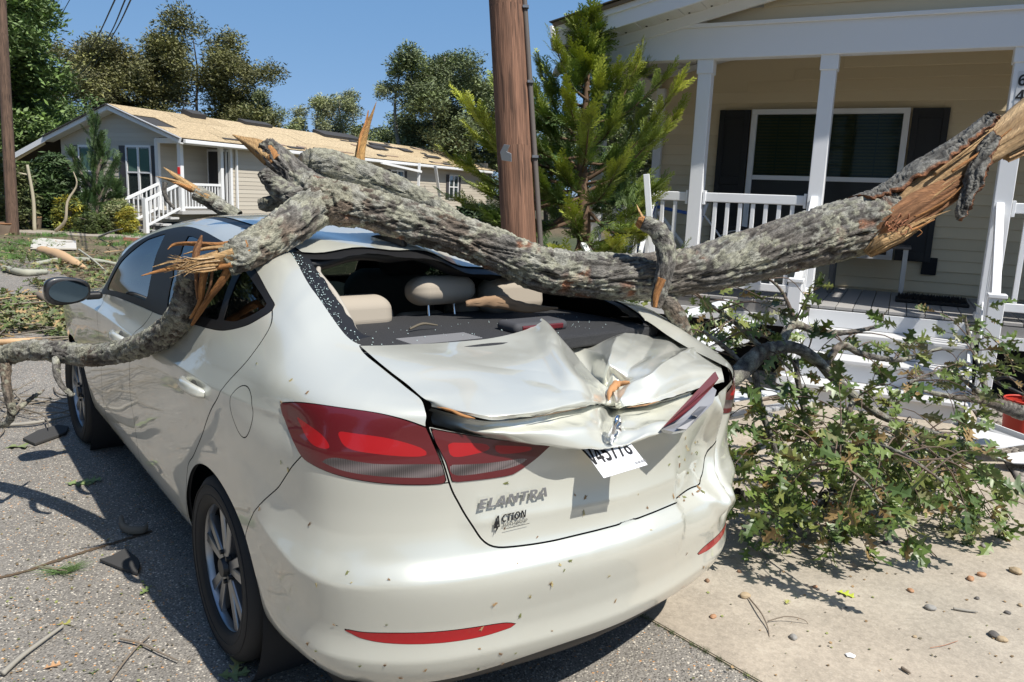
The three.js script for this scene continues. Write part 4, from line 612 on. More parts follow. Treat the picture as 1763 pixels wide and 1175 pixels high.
  const tCon = (x, z, sd) => { const q = 0.43 + 0.06 * fbm(x * 1.1, z * 1.1, 3, 4) + 0.035 * fbm(x * 6, z * 6, 7, 3) - 0.05 * Math.exp(-Math.max(0, sd(x, z)) / 0.05), o = 0.03 * fbm(x * 0.9, z * 0.9, 9, 2); return [q * 1.05 + o, q * 0.94, q * 0.78 - o * 0.5]; };
  sheet([E0, E1, [3.58, -5.72], [3.95, -6.6], [0.9, -8.1], [-1.8, -8.6]], 0.012, 0.06, tCon, concrete, 'concrete_slab', 1.4);
  // slab rim towards the drive
  const rim = std(0.33, 0.28, 0.21, 0.95); structure('slab_edge', barGeo(V(E0[0], 0.004, E0[1]), V(E1[0], 0.004, E1[1]), 0.012, 0.01), rim);
  // grass strip with patches across the lane
  const tGr = (x, z) => { const m = sstep(-0.12, 0.12, fbm(x * 0.6, z * 0.6, 6, 3)); return [mix(0.3, 0.11, m), mix(0.24, 0.17, m), mix(0.15, 0.05, m)]; };
  sheet([[-30, -17], [-13.5, -15.2], [-9.6, -15.8], [-7, -18.4], [-8.2, -23.5], [-30, -27]], 0.004, 0.35, tGr, dirt, 'lawn', 2);
  const tPv = (x, z) => { const q = 0.36 + 0.07 * fbm(x, z, 3, 3); return [q * 1.05, q * 0.95, q * 0.8]; };
  sheet([[-30, -24.2], [-9.0, -21.3], [-8.6, -22.6], [-30, -25.8]], 0.008, 0.3, tPv, concrete, 'pavement', 1.4);
}
// ---------------------------------------------------------------- porch house
const HA = V(0.899, 0, 0.439), HN = V(-0.439, 0, 0.899), H0 = V(2.635, 0, -7.031);
const HYAW = Math.atan2(-0.439, 0.899);   // local x along the front (to the right), local z towards the viewer
const house = thing('porch_house', 'cream sided house with white porch, steps and black shutters', 'house', H0, HYAW);
{
  const white = std(0.78, 0.79, 0.8, 0.42), whiteB = std(0.7, 0.71, 0.72, 0.5), cream = [std(0.68, 0.565, 0.38, 0.6), std(0.655, 0.545, 0.365, 0.62), std(0.7, 0.585, 0.395, 0.6)], shutterM = std(0.014, 0.014, 0.016, 0.5);
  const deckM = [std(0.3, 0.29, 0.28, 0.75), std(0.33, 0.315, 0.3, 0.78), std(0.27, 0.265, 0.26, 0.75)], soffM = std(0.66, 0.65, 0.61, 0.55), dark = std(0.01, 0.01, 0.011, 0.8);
  const DK = 0.72, WB = -1.8, XL = -2.0, XR = 6.5;
  const roofY = (x) => 2.98 + (x + 2.38) * 0.235;     // underside of the roof slope along the gable front
  // lap siding: each course a board, lower edge proud
  const course = (x0, x1, y, h, z, m) => { const s = new THREE.Shape(); s.moveTo(0, 0); s.lineTo(0.017, 0); s.lineTo(0.019, 0.006); s.lineTo(0.006, h); s.lineTo(0, h); s.closePath(); const g = new THREE.ExtrudeGeometry(s, { depth: x1 - x0, bevelEnabled: false, steps: Math.max(2, Math.round((x1 - x0) / 1.2)) }); g.rotateY(-Math.PI / 2).rotateY(Math.PI).translate(0, 0, 0); /* profile faces +z, length along x */
    const p = g.attributes.position; for (let i = 0; i < p.count; i++) { const px = p.getX(i), pz = p.getZ(i); p.setXYZ(i, x0 + (Math.abs(px)), y + p.getY(i) + 0.0015 * noise(px * 0.8, y * 9, 3), z + Math.abs(pz) + 0.002 * noise(px * 0.7, y * 5, 1)); } g.computeVertexNormals(); return g; };
  const wall = part('wall', boxGeo(XR - XL, 2.95, 0.12, (XL + XR) / 2, DK + 1.29, WB - 0.07), cream[1], house);
  const wx0 = -0.92, wx1 = 0.66, wy0 = 1.06, wy1 = 2.62;
  for (let k = 0; k < 22; k++) { const y = DK + 0.02 + k * 0.115, lim = (y - 2.6) / 0.235 - 1.9; if (y > 3.3) break; const a = Math.max(XL + 0.06, y > 2.55 ? lim : -9);
    if (y + 0.1 < wy0 || y > wy1) part('siding_board', course(a, XR, y, 0.118, WB - 0.01, 0), cream[k % 3], house);
    else { part('siding_board', course(a, wx0 - 0.3, y, 0.118, WB - 0.01), cream[k % 3], house); part('siding_board', course(wx1 + 0.3, XR, y, 0.118, WB - 0.01), cream[k % 3], house); } }
  part('corner_trim', boxGeo(0.1, 2.3, 0.1, XL + 0.02, DK + 1.0, WB + 0.01, 0.005), whiteB, house);
  for (let k = 0; k < 20; k++) part('siding_board', course(0, 6, DK - 0.1 + k * 0.115, 0.118, 0).rotateY(-Math.PI / 2).translate(XL - 0.03, 0, WB - 6.05), cream[k % 3], house);
  part('wall', boxGeo(0.1, 2.6, 6, XL + 0.03, DK + 1.1, WB - 3.1), cream[1], house);
  // window: two double-hung units side by side
  const win = new THREE.Group(); win.name = 'window'; house.add(win);
  const zf = WB + 0.045, fr = []; const bar = (x0, x1, y0, y1, z, d) => boxGeo(x1 - x0, y1 - y0, d, (x0 + x1) / 2, (y0 + y1) / 2, z, 0.004);
  const mx = (wx0 + wx1) / 2, my = 1.885;
  for (const [n, x0, x1, y0, y1] of [['frame', wx0, wx1, wy1 - 0.055, wy1], ['frame', wx0, wx1, wy0, wy0 + 0.05], ['frame', wx0, wx0 + 0.06, wy0 + 0.05, wy1 - 0.055], ['frame', wx1 - 0.06, wx1, wy0 + 0.05, wy1 - 0.055], ['mullion', mx - 0.05, mx + 0.05, wy0 + 0.05, wy1 - 0.055]]) part(n, bar(x0, x1, y0, y1, zf, 0.07), white, win);
  const pane = new THREE.MeshPhysicalMaterial({ color: rgb(0.5, 0.55, 0.52), roughness: 0.04, transmission: 1, thickness: 0, ior: 1.2, side: THREE.DoubleSide }), screen = std(0.015, 0.016, 0.016, 0.35), slat = std(0.4, 0.41, 0.38, 0.6), muntM = std(0.4, 0.4, 0.36, 0.6);
  for (const [x0, x1] of [[wx0 + 0.06, mx - 0.05], [mx + 0.05, wx1 - 0.06]]) {
    part('sash', bar(x0, x1, my - 0.025, my + 0.025, zf + 0.004, 0.05), white, win);
    part('pane', boxGeo(x1 - x0, wy1 - 0.055 - my - 0.025, 0.006, (x0 + x1) / 2, (wy1 - 0.055 + my + 0.025) / 2, zf - 0.012), pane, win);
    part('insect_screen', boxGeo(x1 - x0, my - 0.025 - wy0 - 0.05, 0.004, (x0 + x1) / 2, (my - 0.025 + wy0 + 0.05) / 2, zf), screen, win);
    const W = x1 - x0; for (const k of [1, 2]) part('muntin', bar(x0 + W * k / 3 - 0.006, x0 + W * k / 3 + 0.006, my + 0.025, wy1 - 0.055, zf - 0.02, 0.008), muntM, win);
    part('muntin', bar(x0, x1, (my + wy1) / 2 - 0.02, (my + wy1) / 2 - 0.008, zf - 0.019, 0.006), muntM, win);
    for (let y = my + 0.04; y < wy1 - 0.06; y += 0.034) part('blind_slat', boxGeo(W - 0.02, 0.03, 0.002, 0, 0, 0).rotateX(0.75).translate((x0 + x1) / 2, y, zf - 0.055), slat, win);
  }
  part('recess', boxGeo(wx1 - wx0, wy1 - wy0, 0.02, mx, (wy0 + wy1) / 2, WB - 0.062), dark, win);
  for (const x of [wx0 - 0.19, wx1 + 0.19]) { // panelled shutters
    const s = new THREE.Group(); s.name = 'shutter'; house.add(s); const sw = 0.34, sh = wy1 - wy0;
    part('board', boxGeo(sw, sh, 0.02, x, (wy0 + wy1) / 2, WB + 0.02), shutterM, s);
    for (const dx of [-1, 1]) part('stile', boxGeo(0.06, sh, 0.018, x + dx * (sw / 2 - 0.03), (wy0 + wy1) / 2, WB + 0.036, 0.004), shutterM, s);
    for (const y of [wy0 + 0.05, (wy0 + wy1) / 2, wy1 - 0.05]) part('rail', boxGeo(sw - 0.12, 0.09, 0.018, x, y, WB + 0.036, 0.004), shutterM, s);
  }
  part('wall_vent', boxGeo(0.14, 0.18, 0.03, 1.02, DK + 0.3, WB + 0.02, 0.004), dark, house);
  // deck: boards run from the wall to the front
  const deck = new THREE.Group(); deck.name = 'deck'; house.add(deck);
  for (let x = XL, k = 0; x < 5.2; x += 0.142, k++) part('deck_board', boxGeo(0.136, 0.028, 1.82, x + 0.07, DK - 0.014, WB / 2 + 0.03, 0.004), deckM[(k * 7) % 3], deck);
  part('joist', boxGeo(7.2, 0.15, 0.04, 1.6, DK - 0.11, 0.02), std(0.25, 0.24, 0.23, 0.8), deck); part('fascia', boxGeo(2.0 - 0.02, 0.1, 0.025, -1.05, DK - 0.17, 0.055), whiteB, deck); part('fascia', boxGeo(3.6, 0.1, 0.025, 3.25, DK - 0.17, 0.055), whiteB, deck);
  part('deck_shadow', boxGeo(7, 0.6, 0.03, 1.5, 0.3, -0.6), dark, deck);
  // steps: risers and treads, four rises
  const st = new THREE.Group(); st.name = 'steps'; house.add(st); const sx0 = 0.06, sx1 = 1.3, rise = DK / 4, run = 0.27;
  const treadM = std(0.56, 0.56, 0.56, 0.65), riserM = std(0.66, 0.67, 0.68, 0.55);
  for (let k = 0; k < 4; k++) { const z = 0.06 + (3 - k) * run; part('riser', boxGeo(sx1 - sx0, rise - 0.034, 0.022, (sx0 + sx1) / 2, rise * k + (rise - 0.034) / 2, z, 0.003), riserM, st); if (k < 3) part('tread', boxGeo(sx1 - sx0 + 0.03, 0.032, run + 0.035, (sx0 + sx1) / 2, rise * (k + 1) - 0.017, z - run / 2 + 0.03, 0.006), treadM, st); }
  for (const x of [sx0 - 0.02, sx1 + 0.02]) { const s = new THREE.Shape(); s.moveTo(0, 0); s.lineTo(0, DK - 0.1); for (let k = 3; k > 0; k--) { s.lineTo((4 - k) * run - run * 0.5 + 0.08, rise * k + 0.02); } s.lineTo(4 * run - 0.1, 0.02); s.lineTo(4 * run - 0.14, 0); s.closePath(); part('stringer', new THREE.ExtrudeGeometry(s, { depth: 0.035, bevelEnabled: false }).rotateY(-Math.PI / 2).translate(x + 0.018, 0, 0.05), riserM, st); }
  // posts
  const post = (x, z, y0, y1, w = 0.125) => { const p = new THREE.Group(); p.name = 'post'; house.add(p); part('sleeve', boxGeo(w, y1 - y0, w, x, (y0 + y1) / 2, z, 0.006), white, p); part('collar', boxGeo(w + 0.022, 0.13, w + 0.022, x, y1 - 0.065, z, 0.006), white, p); part('foot', boxGeo(w + 0.03, 0.05, w + 0.03, x, y0 + 0.025, z, 0.006), white, p); return p; };
  const p1 = post(-1.06, -0.02, DK, 2.87), p2 = post(0.0, -0.02, DK, 2.87), p3 = post(1.42, -0.02, DK, 2.88, 0.13), p5 = post(5.0, -0.02, DK, 2.88);
  post(-2.06, -0.02, DK, 2.87, 0.11);
  // railings
  const railing = (x0, x1, z = -0.02) => { const r = new THREE.Group(); r.name = 'railing'; house.add(r); const w = x1 - x0, c = (x0 + x1) / 2;
    part('top_rail', boxGeo(w, 0.085, 0.06, c, DK + 0.915, z, 0.008), white, r); part('bottom_rail', boxGeo(w, 0.07, 0.05, c, DK + 0.115, z, 0.006), white, r);
    for (const x of [x0 + 0.012, x1 - 0.012]) part('bracket', boxGeo(0.024, 0.13, 0.085, x, DK + 0.91, z, 0.004), white, r);
    const n = Math.round(w / 0.118); for (let k = 1; k < n; k++) part('baluster', boxGeo(0.036, 0.72, 0.036, x0 + w * k / n, DK + 0.51, z, 0.004), white, r); };
  railing(-0.99, -0.07); railing(-1.88, -1.13); railing(1.49, 4.9);
  { const r = new THREE.Group(); r.name = 'railing'; house.add(r); part('top_rail', boxGeo(0.06, 0.085, 1.6, -1.93, DK + 0.915, -0.9, 0.008), white, r); part('bottom_rail', boxGeo(0.05, 0.07, 1.6, -1.93, DK + 0.115, -0.9, 0.006), white, r); for (let k = 1; k < 13; k++) part('baluster', boxGeo(0.036, 0.72, 0.036, -1.93, DK + 0.51, -0.1 - k * 0.125, 0.004), white, r); }
  // stair rails with newels
  for (const x of [0.0, 1.4]) { const r = new THREE.Group(); r.name = 'stair_rail'; house.add(r); const zn = 0.8, yn = 0.13, nt = 0.98;
    part('newel', boxGeo(0.105, nt - yn, 0.105, x, (nt + yn) / 2, zn, 0.006), white, r); part('newel_cap', boxGeo(0.125, 0.03, 0.125, x, nt + 0.015, zn, 0.006), white, r); part('newel_foot', boxGeo(0.14, 0.09, 0.14, x, yn + 0.045, zn, 0.01), white, r);
    part('hand_rail', barGeo(V(x, DK + 0.93, 0.04), V(x, nt - 0.06, zn - 0.05), 0.06, 0.085, 0.006), white, r); part('lower_rail', barGeo(V(x, DK + 0.13, 0.04), V(x, nt - 0.75, zn - 0.05), 0.05, 0.06, 0.006), white, r);
    for (let k = 1; k < 6; k++) { const t = k / 6, z = mix(0.04, zn - 0.05, t), yt = mix(DK + 0.9, nt - 0.09, t), yb = mix(DK + 0.15, nt - 0.72, t); part('baluster', boxGeo(0.034, yt - yb, 0.034, x, (yt + yb) / 2, z, 0.004), white, r); } }
  // beam and gable
  part('beam', boxGeo(7.6, 0.27, 0.14, 1.72, 3.0, 0.0, 0.004), white, house); part('beam_ledge', boxGeo(7.6, 0.035, 0.19, 1.72, 3.152, 0.0, 0.005), white, house);
  for (let k = 0; k < 9; k++) { const y = 3.175 + k * 0.115, a = (y - 2.98 + 0.11) / 0.235 - 2.38; part('siding_board', course(Math.max(-2, a), 5.5, y, 0.118, -0.01), cream[k % 3], house); }
  // soffit of the rake, fascia, shingled roof
  const slope = Math.atan(0.235), cs = Math.cos(slope), rakeL = 5.2;
  const rk = (geo) => geo.rotateZ(slope).translate(-2.38, 2.98, 0);
  const soff = new THREE.Group(); soff.name = 'soffit'; house.add(soff);
  for (let k = 0; k < 38; k++) part('soffit_panel', rk(boxGeo(0.098, 0.012, 0.31, 0.1 + k * 0.1, 0.0 + (k % 2) * 0.003, 0.22, 0.003)), soffM, soff);
  for (let k = 0; k < 36; k++) part('soffit_panel', rk(boxGeo(0.118, 0.012, 1.78, 0.15 + k * 0.12, -0.03 + (k % 2) * 0.003, -0.93, 0.003)), soffM, soff);
  part('frieze', rk(boxGeo(rakeL, 0.1, 0.05, rakeL / 2, -0.045, 0.09, 0.004)), white, house);
  part('wall_moulding', rk(boxGeo(rakeL - 0.3, 0.06, 0.04, rakeL / 2 + 0.15, -0.07, WB + 0.05, 0.004)), whiteB, house);
  part('fascia', rk(boxGeo(rakeL, 0.17, 0.025, rakeL / 2, 0.08, 0.385, 0.004)), white, house); part('fascia', rk(boxGeo(rakeL, 0.06, 0.035, rakeL / 2, 0.15, 0.402, 0.004)), white, house);
  part('eave_box', rk(boxGeo(0.03, 0.17, 6.5, 0.0, 0.08, -2.75, 0.004)), white, house);
  const roof = new THREE.Group(); roof.name = 'roof'; house.add(roof); part('deck', rk(boxGeo(rakeL, 0.03, 7, rakeL / 2, 0.185, -3.05)), std(0.2, 0.15, 0.1, 0.9), roof);
  const shM = [std(0.06, 0.058, 0.057, 0.95), std(0.075, 0.07, 0.066, 0.95)];
  for (let k = 0; k < 28; k++) part('shingle_row', rk(boxGeo(0.2, 0.008, 7.05, 0.08 + k * 0.18, 0.212 + (k % 2) * 0.003, -3.05).rotateZ(0)), shM[k % 2], roof);
  // the far slope of the gable, beyond the frame, which shades the porch
  const rm = (geo) => geo.rotateZ(-slope).translate(7.72, 2.98, 0);
  part('deck', rm(boxGeo(rakeL, 0.03, 7, -rakeL / 2, 0.185, -3.05)), std(0.2, 0.15, 0.1, 0.9), roof); part('fascia', rm(boxGeo(rakeL, 0.17, 0.025, -rakeL / 2, 0.08, 0.385, 0.004)), white, house); part('soffit_board', rm(boxGeo(rakeL, 0.02, 2.2, -rakeL / 2, 0.02, -0.72)), soffM, soff);
  // soffit vents: dark slots along the rake
  for (let k = 0; k < 18; k++) part('vent_slot', rk(boxGeo(0.016, 0.004, 0.025, 0.2 + k * 0.2, -0.0085, 0.17)), dark, soff);
  // gutter end and curved soffit at the left eave
  part('gutter', rk(boxGeo(0.1, 0.11, 6.3, -0.06, 0.06, -2.85, 0.01)), whiteB, house);
  part('eave_return', boxGeo(0.42, 0.02, 6, -2.2, 2.9, -2.8), soffM, house);
  // house number on the right post
  const font = await new FontLoader().loadAsync('fonts/droid/droid_sans_bold.typeface.json');
  const num = new THREE.Group(); num.name = 'house_number'; house.add(num);
  part('plate', boxGeo(0.068, 0.25, 0.004, 1.425, 2.56, 0.047, 0.001), std(0.62, 0.63, 0.64, 0.4), num);
  for (const [c, y] of [['6', 2.575], ['4', 2.46]]) { const g = new TextGeometry(c, { font, size: 0.085, depth: 0.003, curveSegments: 6, bevelEnabled: false }); g.computeBoundingBox(); g.translate(1.425 - (g.boundingBox.max.x + g.boundingBox.min.x) / 2, y, 0.0492); part('digit', g, M.black, num); }
}
// ---------------------------------------------------------------- the fallen oak: bark, lichen, torn wood
// measured centre line points: [px, py, width in px, depth]
const path = (list) => ({ pts: list.map(([x, y, , d]) => at(x, y, d)), r: list.map(([, , w, d]) => w * d / FPX / 2) });
const bark = (() => {
  const n1 = tiler(40, 31), n2 = tiler(120, 32), n3 = tiler(300, 33);
  const m = dataTex(1024, (u, v) => { const a = n1(u, v * 0.5), b = n2(u, v * 0.6), c = n3(u, v), q = 0.88 + 0.2 * (a - 0.5) + 0.3 * (b - 0.5) + 0.26 * (c - 0.5); return [q, q, q]; });
  const bm = dataTex(1024, (u, v) => { const b = n2(u, v * 0.5), c = n3(u, v), q = 0.5 + 0.55 * (b - 0.5) + 0.35 * (c - 0.5); return [q, q, q]; }, { srgb: false });
  for (const t of [m, bm]) t.repeat.set(3, 3);
  return new THREE.MeshStandardMaterial({ map: m, bumpMap: bm, bumpScale: 0.004, roughness: 0.95, vertexColors: true, side: THREE.DoubleSide });
})();
const wood = (() => {
  const n1 = tiler(256, 41), n2 = tiler(60, 42);
  const m = dataTex(512, (u, v) => { const q = 0.9 + 0.24 * (n1(u, v * 0.06) - 0.5) + 0.16 * (n2(u, v * 0.1) - 0.5); return [q, q * 0.99, q * 0.97]; });
  const bm = dataTex(512, (u, v) => { const q = 0.5 + 0.6 * (n1(u, v * 0.06) - 0.5) + 0.4 * (n2(u, v * 0.1) - 0.5); return [q, q, q]; }, { srgb: false });
  for (const t of [m, bm]) t.repeat.set(6, 6);
  return new THREE.MeshStandardMaterial({ map: m, bumpMap: bm, bumpScale: 0.004, roughness: 0.82, vertexColors: true, side: THREE.DoubleSide });
})();
// bark relief: long plates split by furrows; k scales the plate size
const plates = (s, a, r0, k, seed) => {
  const x = a * r0 / 0.026 / k + 0.55 * noise(s * 9 / k, a * 2, seed), y = s / 0.085 / k;
  const f = Math.abs(noise(x * 1.15, y * 0.55 + seed, seed * 3.1)), g = Math.abs(noise(x * 2.3 + 9, y * 1.7, seed + 4));
  return sstep(0.02, 0.24, f) * 0.75 + sstep(0.0, 0.2, g) * 0.35;
};
function barkLimb(name, parent, list, seed, { k = 1, lichen = 0.5, depth = 0.010, rings, sides, cut0 = false, cut1 = false, red = 0 } = {}) {
  const { pts, r } = path(list), L = new THREE.CatmullRomCurve3(pts, false, 'centripetal').getLength(), rm = Math.max(...r);
  rings = rings || Math.min(760, Math.ceil(L / 0.0065)); sides = sides || Math.min(120, Math.max(14, Math.ceil(rm * 6.3 / 0.0065)));
  const wob = (s, a) => 1 + 0.05 * noise(Math.cos(a) * 1.2 + s * 2.2, Math.sin(a) * 1.2, seed) + 0.035 * noise(Math.cos(a) * 3 + s * 6, Math.sin(a) * 3, seed + 2);
  const lich = (q) => lichen * 1.25 - 0.5 + 1.5 * fbm(q.x * 5.5, q.y * 5.5, q.z * 5.5 + seed, 3) + 0.8 * noise(q.x * 34, q.y * 34, q.z * 34) + 0.35 * noise(q.x * 90, q.y * 90, q.z * 90);
  return part(name, limbGeo(pts, r, {
    rings, sides, capA: cut0, capB: cut1,
    bump: (s, a, r0, q) => r0 * wob(s, a) - depth * 0.9 * Math.min(1, r0 / 0.06) + depth * 1.25 * plates(s, a, r0, k, seed) * Math.min(1, r0 / 0.06) + (lich(q) > 0.1 ? 0.004 * (0.5 + noise(q.x * 90, q.y * 90, q.z * 90)) : 0),
    tint: (s, a, r0, q, t, rr0, dir) => {
      const p = plates(s, a, r0, k, seed), l = sstep(0.04, 0.16, lich(q) + 0.12 * dir.y), v = 0.75 + 0.6 * noise(q.x * 23, q.y * 23, q.z * 23) * 0.6, rd = red * sstep(0.28, 0.42, fbm(q.x * 6, q.y * 6, q.z * 6 + 30, 3) + 0.1);
      const br = sstep(-0.1, 0.3, fbm(q.x * 3, q.y * 3, q.z * 3 + 9, 2)); let c = [mix(0.035, mix(0.25, 0.27, br), p) * v, mix(0.029, mix(0.232, 0.205, br), p) * v, mix(0.024, mix(0.205, 0.15, br), p) * v];
      c = [mix(c[0], 0.33, rd), mix(c[1], 0.14, rd), mix(c[2], 0.07, rd)];
      const lv = 0.8 + 0.5 * noise(q.x * 40, q.y * 40, q.z * 40 + 5), g = noise(q.x * 14, q.y * 14, q.z * 14) > 0.1 ? 1 : 0.9;
      return [mix(c[0], 0.48 * lv, l * 0.72), mix(c[1], 0.475 * lv, l * 0.72), mix(c[2], 0.4 * lv * g, l * 0.72)];
    },
  }), bark, parent);
}
function woodTint(base, seed) { return (s, a, r0, q) => { const f = noise(a * 5 + seed, s * 2.5, seed) + 0.6 * noise(a * 14, s * 4, seed + 3), d = fbm(q.x * 12, q.y * 12, q.z * 12, 2); const v = clamp(0.92 + 0.6 * f + 0.4 * d, 0.16, 1.5); return [base[0] * v, base[1] * v * (0.94 + 0.1 * f), base[2] * v * (0.86 + 0.2 * f)]; }; }
const PALE = [0.6, 0.4, 0.2], ORANGE = [0.55, 0.27, 0.1], BROWN = [0.3, 0.15, 0.07];
function splinter(parent, list, seed, base = PALE, flat = 0.5, name = 'splinter') {
  const { pts, r } = path(list);
  return part(name, limbGeo(pts, r, { rings: 40, sides: 14, capA: true, capB: true, bump: (s, a, r0) => r0 * (1 - flat * Math.abs(Math.sin(a + seed))) * (1 + 0.35 * noise(a * 2.2 + seed, s * 3, seed) + 0.25 * noise(a * 6, s * 5, seed + 1)), tint: woodTint(base, seed) }), wood, parent);
}
const oak = thing('fallen_tree', 'huge lichen covered oak trunk lying across the car and pointing at the porch', 'fallen tree', [0, 0, 0]);
{
  const bring = (m) => m;
  barkLimb('trunk', oak, [[530, 340, 74, 2.84], [570, 350, 76, 2.84], [630, 359, 66, 2.86], [700, 381, 68, 2.9], [780, 403, 66, 2.93], [855, 431, 68, 2.96], [930, 462, 72, 2.99], [1000, 472, 74, 3.02], [1090, 477, 75, 3.06], [1180, 468, 76, 3.1], [1270, 447, 86, 3.15], [1350, 424, 92, 3.18], [1430, 402, 96, 3.2], [1505, 380, 96, 3.22], [1535, 362, 84, 3.23]], 3, { red: 0.9, lichen: 0.42, depth: 0.011, cut0: true, cut1: true });
  barkLimb('limb', oak, [[600, 356, 50, 2.84], [552, 354, 66, 2.82], [505, 384, 66, 2.73], [455, 417, 62, 2.63], [412, 440, 56, 2.58], [385, 452, 46, 2.56]], 7, { lichen: 0.62, k: 0.8, cut1: true });
  barkLimb('limb', oak, [[580, 354, 50, 2.86], [545, 334, 58, 2.87], [510, 304, 48, 2.9], [476, 272, 42, 2.93], [456, 254, 38, 2.94]], 11, { lichen: 0.5, k: 0.85, cut1: true });
  barkLimb('limb', oak, [[517, 276, 22, 3.12], [530, 279, 46, 3.14], [565, 287, 54, 3.15], [622, 304, 48, 3.18], [690, 328, 40, 3.2], [745, 354, 32, 3.22], [800, 390, 26, 3.2]], 13, { lichen: 0.68, k: 0.8, cut0: true });
  barkLimb('limb', oak, [[446, 352, 16, 2.98], [462, 351, 26, 2.98], [492, 350, 30, 2.98], [530, 352, 30, 2.94]], 17, { lichen: 0.7, k: 0.6, cut0: true });
  barkLimb('limb', oak, [[452, 296, 22, 2.86], [466, 312, 30, 2.86], [488, 330, 36, 2.84], [520, 345, 40, 2.82]], 18, { lichen: 0.05, k: 0.6, cut0: true });
  // broken tip of the upper limb
  splinter(oak, [[470, 270, 40, 2.92], [440, 250, 26, 2.93], [418, 240, 12, 2.94], [400, 232, 2, 2.95]], 4, PALE, 0.3); splinter(oak, [[478, 280, 34, 2.9], [462, 256, 24, 2.92], [448, 244, 6, 2.92]], 5, ORANGE, 0.3); splinter(oak, [[480, 272, 26, 2.95], [466, 254, 12, 2.96], [452, 249, 3, 2.96]], 6, PALE, 0.4);
  // break over the left side of the car
  const J = 2.56;
  const sp = [[[430, 425, 30, J], [390, 440, 30, J], [345, 452, 22, J], [300, 460, 12, J - 0.03], [243, 475, 2, J - 0.06], ORANGE], [[425, 418, 24, J + 0.02], [380, 424, 16, J + 0.02], [330, 420, 9, J + 0.02], [298, 422, 6, J + 0.02], [288, 430, 1, J], ORANGE], [[440, 412, 18, J + 0.02], [400, 424, 14, J], [355, 428, 10, J - 0.02], [315, 438, 2, J - 0.03], PALE], [[335, 448, 18, J - 0.03], [338, 430, 18, J - 0.03], [344, 415, 12, J - 0.03], [347, 405, 4, J - 0.03], BROWN], [[405, 440, 30, J - 0.02], [365, 452, 26, J - 0.03], [330, 456, 20, J - 0.03], [305, 455, 3, J - 0.04], PALE], [[400, 455, 22, J - 0.02], [360, 462, 20, J - 0.02], [326, 466, 10, J - 0.02], [308, 470, 1, J - 0.02], ORANGE], [[375, 436, 12, J - 0.03], [330, 447, 8, J - 0.04], [290, 452, 4, J - 0.05], [262, 460, 1, J - 0.06], PALE], [[372, 458, 5, J - 0.04], [320, 458, 2, J - 0.05], [282, 470, 0.6, J - 0.06], PALE]];
  sp.forEach((s, i) => { const b = s.pop(); splinter(oak, s, 20 + i, b, 0.45); });
  // snapped limb beyond the roof: pale torn tips, lichen bark, a dark hooked twig
  barkLimb('limb', oak, [[338, 332, 24, 4.2], [362, 345, 25, 4.2], [385, 360, 24, 4.2], [410, 374, 22, 4.2]], 37, { lichen: 0.75, k: 0.5, cut0: true }); splinter(oak, [[362, 344, 22, 4.19], [335, 327, 21, 4.19], [308, 314, 14, 4.19], [286, 308, 6, 4.2], [268, 304, 1, 4.2]], 141, PALE, 0.35); splinter(oak, [[345, 332, 16, 4.18], [318, 314, 11, 4.18], [298, 300, 7, 4.18], [281, 288, 1, 4.18]], 142, PALE, 0.3); splinter(oak, [[330, 326, 12, 4.17], [310, 318, 7, 4.17], [296, 314, 1, 4.17]], 143, ORANGE, 0.3); barkLimb('twig', oak, [[284, 314, 8, 4.19], [282, 328, 8, 4.19], [287, 344, 7, 4.19], [300, 359, 4, 4.19]], 38, { lichen: 0.1, k: 0.4 });
  // hanging strips down to the broken lower limb
  const hs = [[[395, 460, 18, J - 0.01], [380, 485, 16, J], [362, 510, 12, J + 0.02], [345, 535, 12, J + 0.06], [330, 560, 6, J + 0.1], ORANGE], [[352, 462, 18, J - 0.02], [348, 490, 14, J], [344, 520, 10, J + 0.05], [328, 548, 7, J + 0.08], ORANGE], [[338, 462, 10, J - 0.02], [338, 490, 8, J], [340, 515, 5, J + 0.03], BROWN], [[366, 462, 8, J - 0.03], [362, 490, 8, J - 0.02], [352, 515, 4, J + 0.02], BROWN]];
  hs.forEach((s, i) => { const b = s.pop(); splinter(oak, s, 40 + i, b, 0.4, 'wood_strip'); });
  const R = rr; reseed(5); for (let i = 0; i < 26; i++) { const x = R(320, 350), y = R(446, 470); splinter(oak, [[x + 30, y - 4, 4, J - 0.05], [x, y, 2.4, J - 0.06], [x - R(10, 45), y + R(-14, 16), 0.5, J - 0.07]], 60 + i, i % 3 ? PALE : [0.7, 0.52, 0.33], 0.3); }
  // lower limb, hanging beside the doors
  barkLimb('lower_limb', oak, [[332, 466, 42, 2.6], [326, 500, 46, 2.66], [316, 535, 46, 2.72], [290, 568, 44, 2.82], [255, 590, 40, 2.95], [205, 606, 38, 3.1], [150, 613, 36, 3.25], [95, 606, 34, 3.36], [45, 604, 33, 3.45], [0, 614, 32, 3.52], [-60, 622, 30, 3.6], [-160, 616, 26, 3.75], [-260, 640, 18, 3.9]], 23, { lichen: 0.55, k: 0.7, depth: 0.009, cut0: true });
  barkLimb('twig', oak, [[8, 628, 18, 3.46], [10, 655, 14, 3.44], [14, 685, 14, 3.44], [20, 712, 13, 3.46], [12, 728, 9, 3.5], [-6, 736, 6, 3.55]], 25, { lichen: 0.4, k: 0.5 });
  barkLimb('twig', oak, [[98, 618, 14, 3.3], [96, 640, 11, 3.26], [104, 662, 9, 3.24], [120, 678, 7, 3.25], [128, 680, 3, 3.26]], 26, { lichen: 0.3, k: 0.5 });
  barkLimb('twig', oak, [[22, 712, 9, 3.46], [36, 700, 7, 3.5], [56, 684, 6, 3.6], [75, 672, 3, 3.7]], 27, { lichen: 0.3, k: 0.5 });
